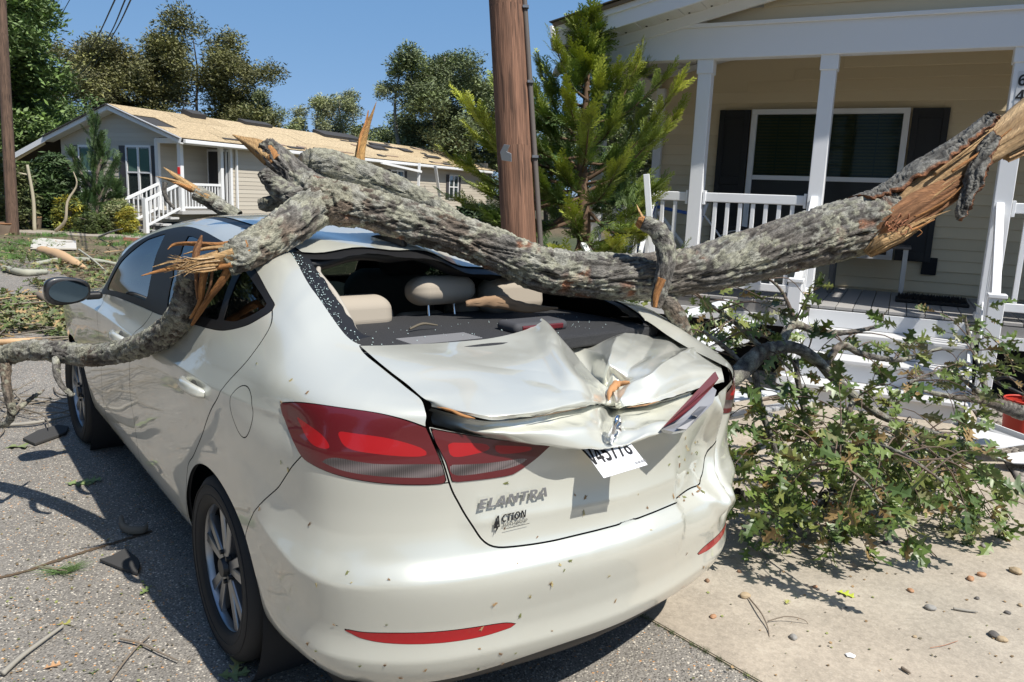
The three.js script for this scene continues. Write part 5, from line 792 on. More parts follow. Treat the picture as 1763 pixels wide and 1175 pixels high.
  // upright pale splinter behind
  splinter(oak, [[622, 312, 24, 3.25], [619, 270, 26, 3.25], [625, 240, 22, 3.25], [633, 215, 14, 3.25], [641, 195, 6, 3.25], [648, 175, 1, 3.25]], 71, [0.62, 0.38, 0.15], 0.35); splinter(oak, [[618, 290, 14, 3.24], [622, 240, 12, 3.24], [630, 212, 6, 3.24], [634, 190, 1.5, 3.24]], 72, ORANGE, 0.35);
  // torn end over the porch: bare wood, a bark strip above, a loose flap
  const bw = (list, seed, base, flat, n = 150) => { const { pts, r } = path(list); part('torn_wood', limbGeo(pts, r, { rings: n, sides: 64, bump: (s, a, r0) => r0 * (1 - flat * Math.abs(Math.sin(a + seed))) * (1 + 0.1 * noise(a * 1.5, s * 1.5, seed)) + 0.011 * noise(a * 6 + seed, s * 1.6, seed) + 0.007 * noise(a * 16, s * 2.6, seed + 1), tint: woodTint(base, seed) }), wood, oak); };
  bw([[1490, 392, 70, 3.22], [1540, 370, 84, 3.2], [1600, 318, 76, 3.2], [1660, 276, 60, 3.2], [1708, 250, 60, 3.21], [1770, 207, 72, 3.22], [1850, 130, 66, 3.23]], 81, [0.56, 0.4, 0.23], 0.18);
  bw([[1500, 414, 52, 3.16], [1528, 396, 66, 3.15], [1580, 360, 64, 3.15], [1640, 324, 50, 3.16], [1680, 296, 26, 3.17], [1710, 270, 8, 3.18]], 83, [0.36, 0.185, 0.09], 0.3);
  bw([[1493, 436, 22, 3.14], [1512, 420, 44, 3.13], [1545, 404, 40, 3.13], [1590, 380, 20, 3.14], [1622, 362, 4, 3.15]], 85, [0.58, 0.4, 0.21], 0.3);
  bw([[1730, 268, 24, 3.2], [1768, 246, 32, 3.21], [1840, 180, 36, 3.22]], 87, [0.6, 0.4, 0.22], 0.3);
  [[[1535, 412, 8], [1580, 392, 5], [1610, 378, 1.5]], [[1560, 395, 6], [1600, 376, 4], [1640, 361, 1]], [[1575, 375, 9], [1630, 345, 6], [1672, 306, 1.5]], [[1545, 385, 7], [1590, 352, 5], [1650, 308, 1.5]], [[1570, 390, 3], [1588, 400, 2], [1580, 408, 0.8]], [[1610, 300, 10], [1660, 262, 7], [1712, 222, 2]], [[1640, 296, 6], [1690, 262, 6], [1742, 222, 2]]].forEach((s, i) => splinter(oak, s.map((q) => [...q, 3.1]), 90 + i, i % 2 ? PALE : ORANGE, 0.4));
  // tangle of torn fibres
  reseed(8); for (let i = 0; i < 16; i++) { const x = R(1528, 1572), y = R(372, 396); splinter(oak, [[x, y, 2.4, 3.1], [x + R(-12, 14), y + R(-10, 10), 1.8, 3.07], [x + R(-18, 22), y + R(-4, 16), 0.5, 3.06]], 110 + i, [0.5, 0.22, 0.12], 0.2, 'fibre'); }
  const shell = (list, a0, a1, seed, name, lift = 0.006, thick = 0.012) => { // bark strip: part of a tube, uneven edges
    const { pts, r } = path(list), n = 130, m = 26, c = new THREE.CatmullRomCurve3(pts, false, 'centripetal'), L = c.getLength(), P = [], C = [], U = [], I = []; let side = V(0, 0, 1);
    for (let lay = 0; lay < 2; lay++) for (let i = 0; i <= n; i++) { const t = i / n, p = c.getPoint(t), T = c.getTangent(t); side.addScaledVector(T, -side.dot(T)).normalize(); const up = V(0, 0, 0).crossVectors(side, T).normalize(); if (up.y < 0) up.negate(); const f = t * (r.length - 1), q = Math.min(Math.floor(f), r.length - 2), r0 = mix(r[q], r[q + 1], f - q);
      const e0 = a0 + 0.35 * noise(t * 9, seed, 1) + 0.2 * noise(t * 30, seed, 3), e1 = a1 + 0.35 * noise(t * 8, seed, 5) + 0.2 * noise(t * 27, seed, 7), end = sstep(0, 0.08, t) * sstep(1, 0.88, t);
      for (let j = 0; j <= m; j++) { const a = mix(mix((a0 + a1) / 2, e0, end), mix((a0 + a1) / 2, e1, end), j / m), pl = plates(t * L, a, r0, 0.75, seed), rad = lay ? r0 + lift : r0 + lift + thick * (0.5 + 0.9 * pl); P.push(p.x + (up.x * Math.cos(a) + side.x * Math.sin(a)) * rad, p.y + (up.y * Math.cos(a) + side.y * Math.sin(a)) * rad, p.z + (up.z * Math.cos(a) + side.z * Math.sin(a)) * rad); U.push(a * r0, t * L); const v = 0.8 + 0.4 * noise(t * 40, a * 3, seed), ed = j < 2 || j > m - 2 || lay; C.push(...(ed ? [0.3 * v, 0.13 * v, 0.06 * v] : [mix(0.04, 0.26, pl) * v, mix(0.035, 0.25, pl) * v, mix(0.03, 0.22, pl) * v])); } }
    const w = m + 1, o = (n + 1) * w; for (let i = 0; i < n; i++) for (let j = 0; j < m; j++) { const k = i * w + j; I.push(k, k + 1, k + w, k + 1, k + w + 1, k + w, o + k, o + k + w, o + k + 1, o + k + 1, o + k + w, o + k + w + 1); }
    for (let i = 0; i < n; i++) for (const j of [0, m]) { const k = i * w + j; I.push(k, k + w, o + k, o + k, k + w, o + k + w); }
    const g = new THREE.BufferGeometry(); g.setAttribute('position', new THREE.Float32BufferAttribute(P, 3)); g.setAttribute('uv', new THREE.Float32BufferAttribute(U, 2)); g.setAttribute('color', new THREE.Float32BufferAttribute(C, 3)); g.setIndex(I); g.computeVertexNormals(); part(name, g, bark, oak); };
  shell([[1480, 388, 84, 3.22], [1540, 362, 82, 3.22], [1600, 318, 78, 3.2], [1660, 276, 66, 3.2], [1712, 234, 58, 3.21], [1730, 218, 56, 3.21]], -1.25, 0.8, 7, 'bark_strip');
  shell([[1722, 232, 16, 3.13], [1700, 268, 26, 3.12], [1686, 308, 30, 3.1], [1672, 340, 22, 3.09], [1662, 362, 14, 3.08], [1660, 382, 6, 3.08]], -1.5, 1.5, 9, 'bark_flap', 0.0, 0.014);
  // bent stub standing in front of the trunk
  barkLimb('stub', oak, [[1106, 384, 24, 2.92], [1126, 392, 30, 2.92], [1142, 412, 34, 2.92], [1148, 445, 32, 2.91], [1142, 480, 28, 2.9], [1134, 512, 24, 2.9], [1130, 530, 16, 2.9]], 29, { lichen: 0.25, k: 0.55, depth: 0.006, cut0: true });
  splinter(oak, [[1122, 388, 22, 2.92], [1104, 383, 22, 2.92], [1097, 380, 14, 2.92]], 131, ORANGE, 0.2); splinter(oak, [[1108, 378, 8, 2.93], [1100, 362, 5, 2.93], [1096, 352, 1, 2.93]], 132, PALE, 0.3); splinter(oak, [[1140, 480, 16, 2.87], [1130, 508, 12, 2.87], [1128, 530, 8, 2.87]], 133, ORANGE, 0.3);
  barkLimb('limb', oak, [[1128, 505, 20, 3.06], [1150, 520, 28, 3.07], [1166, 548, 32, 3.1], [1176, 580, 30, 3.14], [1180, 620, 26, 3.2], [1176, 680, 20, 3.3]], 31, { lichen: 0.45, k: 0.6, depth: 0.006, cut0: true });
}
// ---------------------------------------------------------------- utility poles and wires
{
  const g1 = tiler(200, 51), g2 = tiler(40, 52);
  const pm = dataTex(1024, (u, v) => { const f = g1(u, v * 0.03) * 0.6 + g1(u * 2, v * 0.08) * 0.4, b = g2(u, v * 0.2), crack = sstep(0.8, 0.9, g1(u * 1.0, v * 0.025)) * 0.35; const q = 0.86 + 0.3 * (f - 0.5) + 0.16 * (b - 0.5) - crack; return [q, q * 0.99, q * 0.97]; });
  const pb = dataTex(1024, (u, v) => { const q = 0.6 + 0.5 * (g1(u, v * 0.03) - 0.5) - sstep(0.8, 0.9, g1(u, v * 0.025)) * 0.5; return [q, q, q]; }, { srgb: false });
  const woodM = new THREE.MeshStandardMaterial({ map: pm, bumpMap: pb, bumpScale: 0.006, roughness: 0.9, vertexColors: true, side: THREE.DoubleSide });
  const pole = (p0, p1, r0, r1, label, tone) => {
    const t = thing('utility_pole', label, 'utility pole', p0); const q = p1.clone().sub(p0);
    const g = limbGeo([V(0, -0.3, 0), q.clone().multiplyScalar(0.5), q], [r0, (r0 + r1) / 2, r1], { rings: 180, sides: 56, bump: (s, a, r) => r * (1 + 0.012 * noise(a * 2, s * 0.4, 3)) - 0.004 * sstep(0.35, 0.5, Math.abs(noise(a * 7, s * 0.35, 9))), tint: (s, a, r, w) => { const f = noise(a * 4, s * 0.5, 2), k = sstep(0.32, 0.42, noise(a * 9, s * 1.6, 7)) * 0.6; const v = (0.95 + 0.35 * f) * (1 - k); return [tone[0] * v, tone[1] * v, tone[2] * v]; } });
    const u = g.attributes.uv; for (let i = 0; i < u.count; i++) u.setXY(i, u.getX(i) * 1.6, u.getY(i) * 0.9);
    part('pole_shaft', g, woodM, t); return t;
  };
  const d = 6.4, b = at(921, 690, d); b.y = 0; const m0 = at(898, 410, d), m1 = at(872, 0, d), dir = m1.clone().sub(m0).normalize(), top = m1.clone().addScaledVector(dir, 5.5);
  b.copy(m0).addScaledVector(dir, -m0.y / dir.y);
  const near = pole(b, top, 0.149, 0.126, 'weathered brown wooden utility pole leaning behind the car beside the evergreen', [0.265, 0.14, 0.09]);
  const on = (h, dx, dz = 0) => dir.clone().multiplyScalar(h / dir.y).add(V(dx, 0, dz));
  const metal = std(0.35, 0.36, 0.37, 0.4, { metalness: 0.8 });
  // conduit moulding and ground wire up the right side
  part('conduit', limbGeo([on(0.1, 0.155, 0.02), on(2.6, 0.15, 0.02), on(7, 0.138, 0.02)], [0.022, 0.022, 0.02], { rings: 40, sides: 10 }), std(0.1, 0.085, 0.075, 0.8), near);
  for (const h of [1.9, 2.5, 3.1, 3.6]) part('clip', boxGeo(0.05, 0.02, 0.06).translate(...on(h, 0.155, 0.03).toArray()), metal, near);
  // number tag: a bent metal plate nailed to the pole
  { const q = at(871, 265, d - 0.16).sub(b); const s = new THREE.Shape(); s.moveTo(-0.03, -0.05); s.lineTo(0.05, -0.06); s.lineTo(0.045, 0.0); s.lineTo(0.01, 0.015); s.lineTo(0.03, 0.065); s.lineTo(-0.015, 0.07); s.lineTo(-0.045, 0.01); s.closePath(); part('metal_tag', new THREE.ExtrudeGeometry(s, { depth: 0.006, bevelEnabled: true, bevelSize: 0.002, bevelThickness: 0.002, bevelSegments: 1 }).rotateY(-0.3).translate(q.x, q.y, q.z + 0.02), metal, near); }
  const d2 = 21, f0 = at(18, 350, d2); f0.y = 0; const fa = at(16, 300, d2), fb = at(2, 30, d2), fd = fb.clone().sub(fa).normalize(); const ft = fa.clone().addScaledVector(fd, 8);
  f0.copy(fa).addScaledVector(fd, -fa.y / fd.y);
  pole(f0, ft, 0.15, 0.12, 'distant dark wooden utility pole at the left edge before the tall trees', [0.16, 0.1, 0.07]);
  const wireM = std(0.03, 0.03, 0.032, 0.6);
  const wire = (list, r, label) => { const pts = list.map((q) => at(...q)); const w = part('power_line', limbGeo(pts, [r, r], { rings: 40, sides: 6 }), wireM, null); tag(w, label, 'power line', 'power lines over the left house'); };
  wire([[75, 157, 44], [110, 140, 36], [160, 75, 24], [203, -12, 15]], 0.016, 'uppermost of three sagging power lines over the left house');
  wire([[95, 165, 44], [140, 125, 34], [185, 65, 24], [220, -12, 15]], 0.016, 'middle of three sagging power lines over the left house');
  wire([[110, 173, 44], [160, 115, 32], [200, 50, 22], [230, -12, 14]], 0.016, 'lowest of three sagging power lines over the left house');
  wire([[65, 68, 40], [95, 40, 30], [125, -10, 22]], 0.012, 'thin wire above the far utility pole at upper left');
}
// ---------------------------------------------------------------- the house across the lane, roof stripped by the storm
{
  const k0 = at(311, 300, 24.6), yaw = Math.atan2(-0.378, 0.926);
  const h = thing('mobile_home', 'grey beige sided house across the lane with bare roof sheathing and white porch', 'house', [k0.x, 0, k0.z], yaw);
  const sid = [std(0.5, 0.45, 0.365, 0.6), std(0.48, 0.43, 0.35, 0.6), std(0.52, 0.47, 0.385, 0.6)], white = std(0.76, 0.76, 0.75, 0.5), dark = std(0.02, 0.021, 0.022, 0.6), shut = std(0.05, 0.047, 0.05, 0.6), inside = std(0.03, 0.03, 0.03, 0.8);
  const osb = (() => { const a = tiler(60, 61), b = tiler(120, 62); const m = dataTex(512, (u, v) => { const q = 0.88 + 0.3 * (a(u, v * 0.7) - 0.5) + 0.25 * (b(u * 0.7, v) - 0.5); return [q, q * 0.97, q * 0.9]; }); return [[0.57, 0.465, 0.325], [0.52, 0.425, 0.295], [0.61, 0.505, 0.36]].map((c) => std(...c, 0.85, { map: m })); })();
  const felt = std(0.045, 0.043, 0.042, 0.95), pane = new THREE.MeshPhysicalMaterial({ color: rgb(0.03, 0.04, 0.04), roughness: 0.05, clearcoat: 1, clearcoatRoughness: 0.02 }), curtain = std(0.07, 0.14, 0.11, 0.8);
  const EV = 2.95, W = 5.3, RG = 3.86, LEN = 23.4, sl = Math.atan2(RG - EV, W / 2), gy = (x) => EV + (RG - EV) * (1 - Math.abs(x + W / 2) / (W / 2));
  // backing walls
  const gs = new THREE.Shape(); gs.moveTo(-W, 0.25); gs.lineTo(-1.0, 0.25); gs.lineTo(-1.0, gy(-1.0) - 0.05); gs.lineTo(-W / 2, RG - 0.06); gs.lineTo(-W, EV - 0.05); gs.closePath();
  part('wall', new THREE.ExtrudeGeometry(gs, { depth: 0.1, bevelEnabled: false }).translate(0, 0, -0.13), sid[1], h);
  part('wall', boxGeo(0.1, EV - 0.3, LEN - 2.3, -0.08, (EV + 0.25) / 2, -(LEN + 2.3) / 2), sid[1], h);
  part('wall', boxGeo(0.08, EV - 0.3, 2.2, -1.0, (EV + 0.25) / 2, -1.15), sid[0], h); part('wall', boxGeo(1.0, EV - 0.3, 0.08, -0.52, (EV + 0.25) / 2, -2.28), sid[0], h); part('porch_floor', boxGeo(1.1, 0.1, 2.3, -0.5, 0.62, -1.1), std(0.4, 0.39, 0.37, 0.8), h);
  const bd = (x0, x1, y, m) => part('siding_board', boxGeo(x1 - x0, 0.142, 0.012).rotateX(-0.075).translate((x0 + x1) / 2, y, -0.018), m, h);
  const bs = (z0, z1, y, m) => part('siding_board', boxGeo(0.012, 0.142, z1 - z0).rotateZ(0.075).translate(-0.02, y, -(z0 + z1) / 2), m, h);
  for (let k = 0; k < 25; k++) { const y = 0.36 + k * 0.14, m = sid[(k * 5) % 3]; if (y < EV) bd(-W, -0.98, y, m); else { const e = (RG - y) / (RG - EV) * W / 2 - 0.12; if (e > 0.15) bd(-W / 2 - e, Math.min(-0.3, -W / 2 + e), y, m); } if (y < EV - 0.08) bs(2.25, LEN, y, m); if (y < EV - 0.1) part('siding_board', boxGeo(0.012, 0.142, 2.2).rotateZ(0.075).translate(-0.95, y, -1.1), m, h); if (y < EV - 0.1) part('siding_board', boxGeo(0.95, 0.142, 0.012).rotateX(-0.075).translate(-0.5, y, -2.22), m, h); }
  part('corner_trim', boxGeo(0.1, EV - 0.4, 0.1, -0.03, (EV + 0.3) / 2, -2.24), white, h); part('corner_trim', boxGeo(0.08, EV - 0.4, 0.08, -0.99, (EV + 0.3) / 2, 0.0), white, h); part('downspout', boxGeo(0.07, EV - 0.35, 0.06, 0.05, (EV + 0.2) / 2, -2.45), white, h);
  part('skirting', boxGeo(W - 1, 0.3, 0.05, -W / 2 - 0.5, 0.15, -0.08), std(0.3, 0.28, 0.25, 0.8), h); part('skirting', boxGeo(0.05, 0.3, LEN - 2, -0.06, 0.15, -LEN / 2 - 1), std(0.3, 0.28, 0.25, 0.8), h);
  // windows
  const winG = (x0, x1, y0, y1, side, shl, shr) => { const w = new THREE.Group(); w.name = 'window'; h.add(w); if (side) { w.rotation.y = Math.PI / 2; } const X = (v) => (side ? -v : v); const c = side ? [x0, x1] : [x0, x1], a = c[0], b = c[1], z = 0.0;
    const P = (n, g, m) => part(n, g, m, w), mx = (a + b) / 2, my = (y0 + y1) / 2;
    P('pane', boxGeo(b - a, y1 - y0, 0.02, mx, my, z + 0.005), pane); if (!side) { P('curtain', boxGeo(b - a - 0.1, (y1 - y0) / 2 - 0.08, 0.006, mx, (my + y1) / 2, z + 0.017), curtain); }
    for (const [u0, u1, v0, v1] of [[a - 0.04, b + 0.04, y1, y1 + 0.07], [a - 0.04, b + 0.04, y0 - 0.07, y0], [a - 0.05, a + 0.01, y0, y1], [b - 0.01, b + 0.05, y0, y1]]) P('frame', boxGeo(u1 - u0, v1 - v0, 0.05, (u0 + u1) / 2, (v0 + v1) / 2, z + 0.02), white);
    P('sash', boxGeo(b - a - 0.02, 0.05, 0.04, mx, my, z + 0.022), white); if (b - a > 0.9) P('mullion', boxGeo(0.08, y1 - y0, 0.045, mx, my, z + 0.024), white);
    if (shl) P('shutter', boxGeo(0.28, y1 - y0 + 0.1, 0.03, a - 0.2, my, z + 0.016), shut); if (shr) P('shutter', boxGeo(0.28, y1 - y0 + 0.1, 0.03, b + 0.2, my, z + 0.016), shut); return w; };
  winG(-2.25, -1.25, 1.04, 2.62, false, true, false); part('shutter', boxGeo(0.22, 1.7, 0.03, -1.08, 1.83, 0.014), shut, h); winG(-4.4, -3.7, 1.04, 2.6, false, true, true);
  for (const [z0, z1, l, r] of [[5.5, 6.05, true, true], [12.6, 13.7, true, true], [18.5, 19.5, true, true]]) winG(z0, z1, 1.3, 2.45, true, l, r);
  // porch: posts, rails, door, steps
  const bx = (n, g, m = white) => part(n, g, m, h);
  for (const z of [-0.06, -1.82]) bx('porch_post', boxGeo(0.13, EV - 0.65, 0.13, -0.06, (EV + 0.65) / 2, z));
  bx('porch_post', boxGeo(0.1, EV - 0.7, 0.1, -0.95, (EV + 0.65) / 2, -0.02)); bx('porch_beam', boxGeo(0.16, 0.16, 2.3, -0.06, EV - 0.1, -1.1)); bx('porch_beam', boxGeo(0.9, 0.16, 0.14, -0.55, EV - 0.1, -0.05));
  bx('door', boxGeo(0.86, 1.95, 0.05, -0.52, 1.67, -2.18), std(0.045, 0.045, 0.05, 0.35)); bx('door_frame', boxGeo(0.07, 2.05, 0.07, -0.07 - 0.06, 1.7, -2.16)); bx('door_frame', boxGeo(0.07, 2.05, 0.07, -0.95, 1.7, -2.16)); bx('door_frame', boxGeo(0.9, 0.07, 0.07, -0.52, 2.68, -2.16));
  bx('porch_rail', boxGeo(0.06, 0.08, 1.65, -0.06, 1.52, -0.94)); bx('porch_rail', boxGeo(0.05, 0.06, 1.65, -0.06, 0.78, -0.94)); for (let k = 1; k < 13; k++) bx('baluster', boxGeo(0.035, 0.7, 0.035, -0.06, 1.15, -0.12 - k * 0.127));
  for (const x of [-0.95, -0.1]) { bx('newel', boxGeo(0.12, 1.05, 0.12, x, 0.52, 1.35)); bx('stair_rail', barGeo(V(x, 1.5, 0), V(x, 0.98, 1.35), 0.06, 0.08)); bx('stair_rail', barGeo(V(x, 0.75, 0), V(x, 0.22, 1.35), 0.05, 0.06)); for (let k = 1; k < 8; k++) { const t = k / 8; bx('baluster', boxGeo(0.035, 0.74, 0.035, x, mix(1.13, 0.6, t), 1.35 * t)); } }
  for (let k = 0; k < 3; k++) bx('step', boxGeo(0.82, 0.06, 0.34, -0.52, 0.62 - 0.2 * (k + 1) + 0.02, 0.2 + k * 0.32), std(0.55, 0.54, 0.52, 0.8));
  bx('red_tag', boxGeo(0.1, 0.22, 0.012, -0.06, 1.93, 0.022), std(0.75, 0.02, 0.02, 0.6));
  // roof: sheathing panels, felt remnants, rake boards, gutter
  const R = new THREE.Group(); R.name = 'roof'; h.add(R); const roofL = Math.hypot(W / 2 + 0.35, (RG - EV) * (W / 2 + 0.35) / (W / 2)), eaveX = 0.35;
  const onR = (g, s) => g.rotateZ(-s * sl); // s = 1 right slope, -1 left slope
  const place = (w, t, l, a, z, s, lift) => { const g = boxGeo(w, t, l); onR(g, s); const x = s > 0 ? eaveX - a * Math.cos(sl) : -W - 0.35 + a * Math.cos(sl), y = EV - 0.1 + a * Math.sin(sl) + lift; return g.translate(x, y + 0.06, z); };
  reseed(91);
  for (let r = 0; r < 3; r++) { const wdt = roofL / 3 - 0.012; for (let k = 0; k < 11; k++) { const z = 0.3 - (k + 0.5) * 2.2 - (r % 2) * 0.9; if (z < -LEN) continue; part('sheathing_panel', place(wdt, 0.016, 2.17, (r + 0.5) * roofL / 3, z, 1, 0.01 + rr(0, 0.006)), osb[Math.floor(rnd() * 3)], R); } }
  part('roof_deck', place(roofL, 0.02, LEN + 0.3, roofL / 2, -LEN / 2 + 0.25, 1, -0.02), felt, R); part('roof_deck', place(roofL, 0.04, LEN + 0.3, roofL / 2, -LEN / 2 + 0.25, -1, 0), felt, R);
  part('roof_end', boxGeo(W, 0.6, 0.05, -W / 2, EV + 0.1, -LEN), sid[0], R);
  for (let k = 0; k < 40; k++) { const a = k < 10 ? rr(0.1, 0.4) : rr(0.2, roofL - 0.1), z = k < 10 ? rr(-9, -2) : rr(-LEN, -10.5); part('torn_felt', place(rr(0.06, 0.28), rr(0.02, 0.05), rr(0.25, 1.1), a, z, 1, 0.04).rotateZ(0), k % 4 ? felt : std(0.3, 0.22, 0.16, 0.9), R); }
  for (const [a, z, w, l, t] of [[roofL - 0.15, -3.2, 0.5, 0.7, 0.22], [roofL - 0.1, -6.5, 0.4, 1.6, 0.12], [roofL - 0.2, -12, 0.7, 3, 0.14], [roofL * 0.55, -13.5, 0.5, 1.3, 0.05], [roofL * 0.72, -14.6, 0.35, 1.7, 0.06], [roofL * 0.62, -16.5, 0.45, 0.9, 0.05], [roofL * 0.4, -18.2, 0.3, 1.4, 0.05]]) part('shingle_heap', place(w, t, l, a, z, 1, 0.08), felt, R);
  const rakeB = (x0, y0, x1, y1, z, n = 'rake_board') => part(n, barGeo(V(x0, y0, z), V(x1, y1, z), 0.03, 0.17), white, h);
  rakeB(-W / 2, RG + 0.0, 0.38, EV - 0.12, 0.33); rakeB(-W / 2, RG + 0.0, -W - 0.35, EV - 0.12, 0.33); part('soffit', barGeo(V(-W / 2, RG - 0.1, 0.15), V(0.35, EV - 0.2, 0.15), 0.34, 0.015), white, h); part('soffit', barGeo(V(-W / 2, RG - 0.1, 0.15), V(-W - 0.35, EV - 0.2, 0.15), 0.34, 0.015), white, h);
  part('gutter', boxGeo(0.12, 0.12, LEN, 0.4, EV - 0.13, -LEN / 2 + 0.2, 0.02), white, h); part('soffit', boxGeo(0.36, 0.015, LEN, 0.18, EV - 0.2, -LEN / 2), white, h);
  // fallen gutter and loose trim near the far end
  part('bent_gutter', barGeo(V(0.5, 2.75, -11), V(0.7, 2.5, -14.2), 0.1, 0.1), white, h); part('loose_trim', barGeo(V(0.6, 2.9, -14.2), V(0.65, 1.2, -14.0), 0.12, 0.05), white, h); part('loose_trim', barGeo(V(0.7, 2.85, -15.6), V(0.6, 1.1, -16.4), 0.14, 0.05), white, h);
  // lean-to at the left
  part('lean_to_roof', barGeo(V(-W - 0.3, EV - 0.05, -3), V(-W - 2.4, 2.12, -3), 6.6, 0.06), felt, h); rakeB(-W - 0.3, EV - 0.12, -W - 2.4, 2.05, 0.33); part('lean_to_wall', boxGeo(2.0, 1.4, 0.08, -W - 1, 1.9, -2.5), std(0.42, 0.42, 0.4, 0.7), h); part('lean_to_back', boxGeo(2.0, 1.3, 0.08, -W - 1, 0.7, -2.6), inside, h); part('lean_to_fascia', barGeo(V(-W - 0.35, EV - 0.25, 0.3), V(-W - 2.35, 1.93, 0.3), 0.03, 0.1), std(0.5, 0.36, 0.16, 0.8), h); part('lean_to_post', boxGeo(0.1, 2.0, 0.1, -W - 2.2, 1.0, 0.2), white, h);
}
// ---------------------------------------------------------------- trees and shrubs
function leafMat(c, t = 0.25) { return new THREE.MeshPhysicalMaterial({ color: rgb(...c), roughness: 0.65, transmission: t, thickness: 0, side: THREE.DoubleSide, vertexColors: true }); }
// a handful of leaf-sized faces spread in a ball of radius 1
function clumpGeo(n, size, seed, long = 1.7) {
  reseed(seed); const P = [], C = [], I = [];
  for (let i = 0; i < n; i++) {
    const r = Math.cbrt(rnd()), th = rnd() * 6.283, ph = Math.acos(2 * rnd() - 1), c = V(r * Math.sin(ph) * Math.cos(th), r * Math.cos(ph) * 0.8, r * Math.sin(ph) * Math.sin(th));
    const a = V(rr(-1, 1), rr(-0.6, 0.4), rr(-1, 1)).normalize(), b = V(0, 0, 0).crossVectors(a, V(rr(-1, 1), rr(0.2, 1.4), rr(-1, 1)).normalize()).normalize(), s = size * rr(0.6, 1.3), k = P.length / 3;
    for (const [x, y] of [[-0.5, 0], [0.05, -0.32], [0.6, 0], [0.05, 0.32]]) { const q = c.clone().addScaledVector(a, x * s * long).addScaledVector(b, y * s); P.push(q.x, q.y, q.z); const v = 0.75 + 0.5 * rnd(); C.push(v, v * rr(0.95, 1.05), v * 0.9); }
    I.push(k, k + 1, k + 2, k, k + 2, k + 3);
  }
  const g = new THREE.BufferGeometry(); g.setAttribute('position', new THREE.Float32BufferAttribute(P, 3)); g.setAttribute('color', new THREE.Float32BufferAttribute(C, 3)); g.setIndex(I); g.computeVertexNormals(); return g;
}
function scatter(name, geo, mat, spots, parent) { // spots: [pos, scale, tint]
  const m = shade(new THREE.InstancedMesh(geo, mat, spots.length)); m.name = name; m.userData.kind = 'stuff'; const q = new THREE.Quaternion(), e = new THREE.Euler(), x = new THREE.Matrix4(), c = new THREE.Color();
  spots.forEach(([p, s, t, eul], i) => { eul ? e.set(...eul) : e.set(rr(-0.4, 0.4), rr(0, 6.28), rr(-0.4, 0.4)); q.setFromEuler(e); x.compose(p, q, V(s, s, s)); m.setMatrixAt(i, x); m.setColorAt(i, c.setRGB(...t)); });
  if (parent) parent.add(m); return m;
}
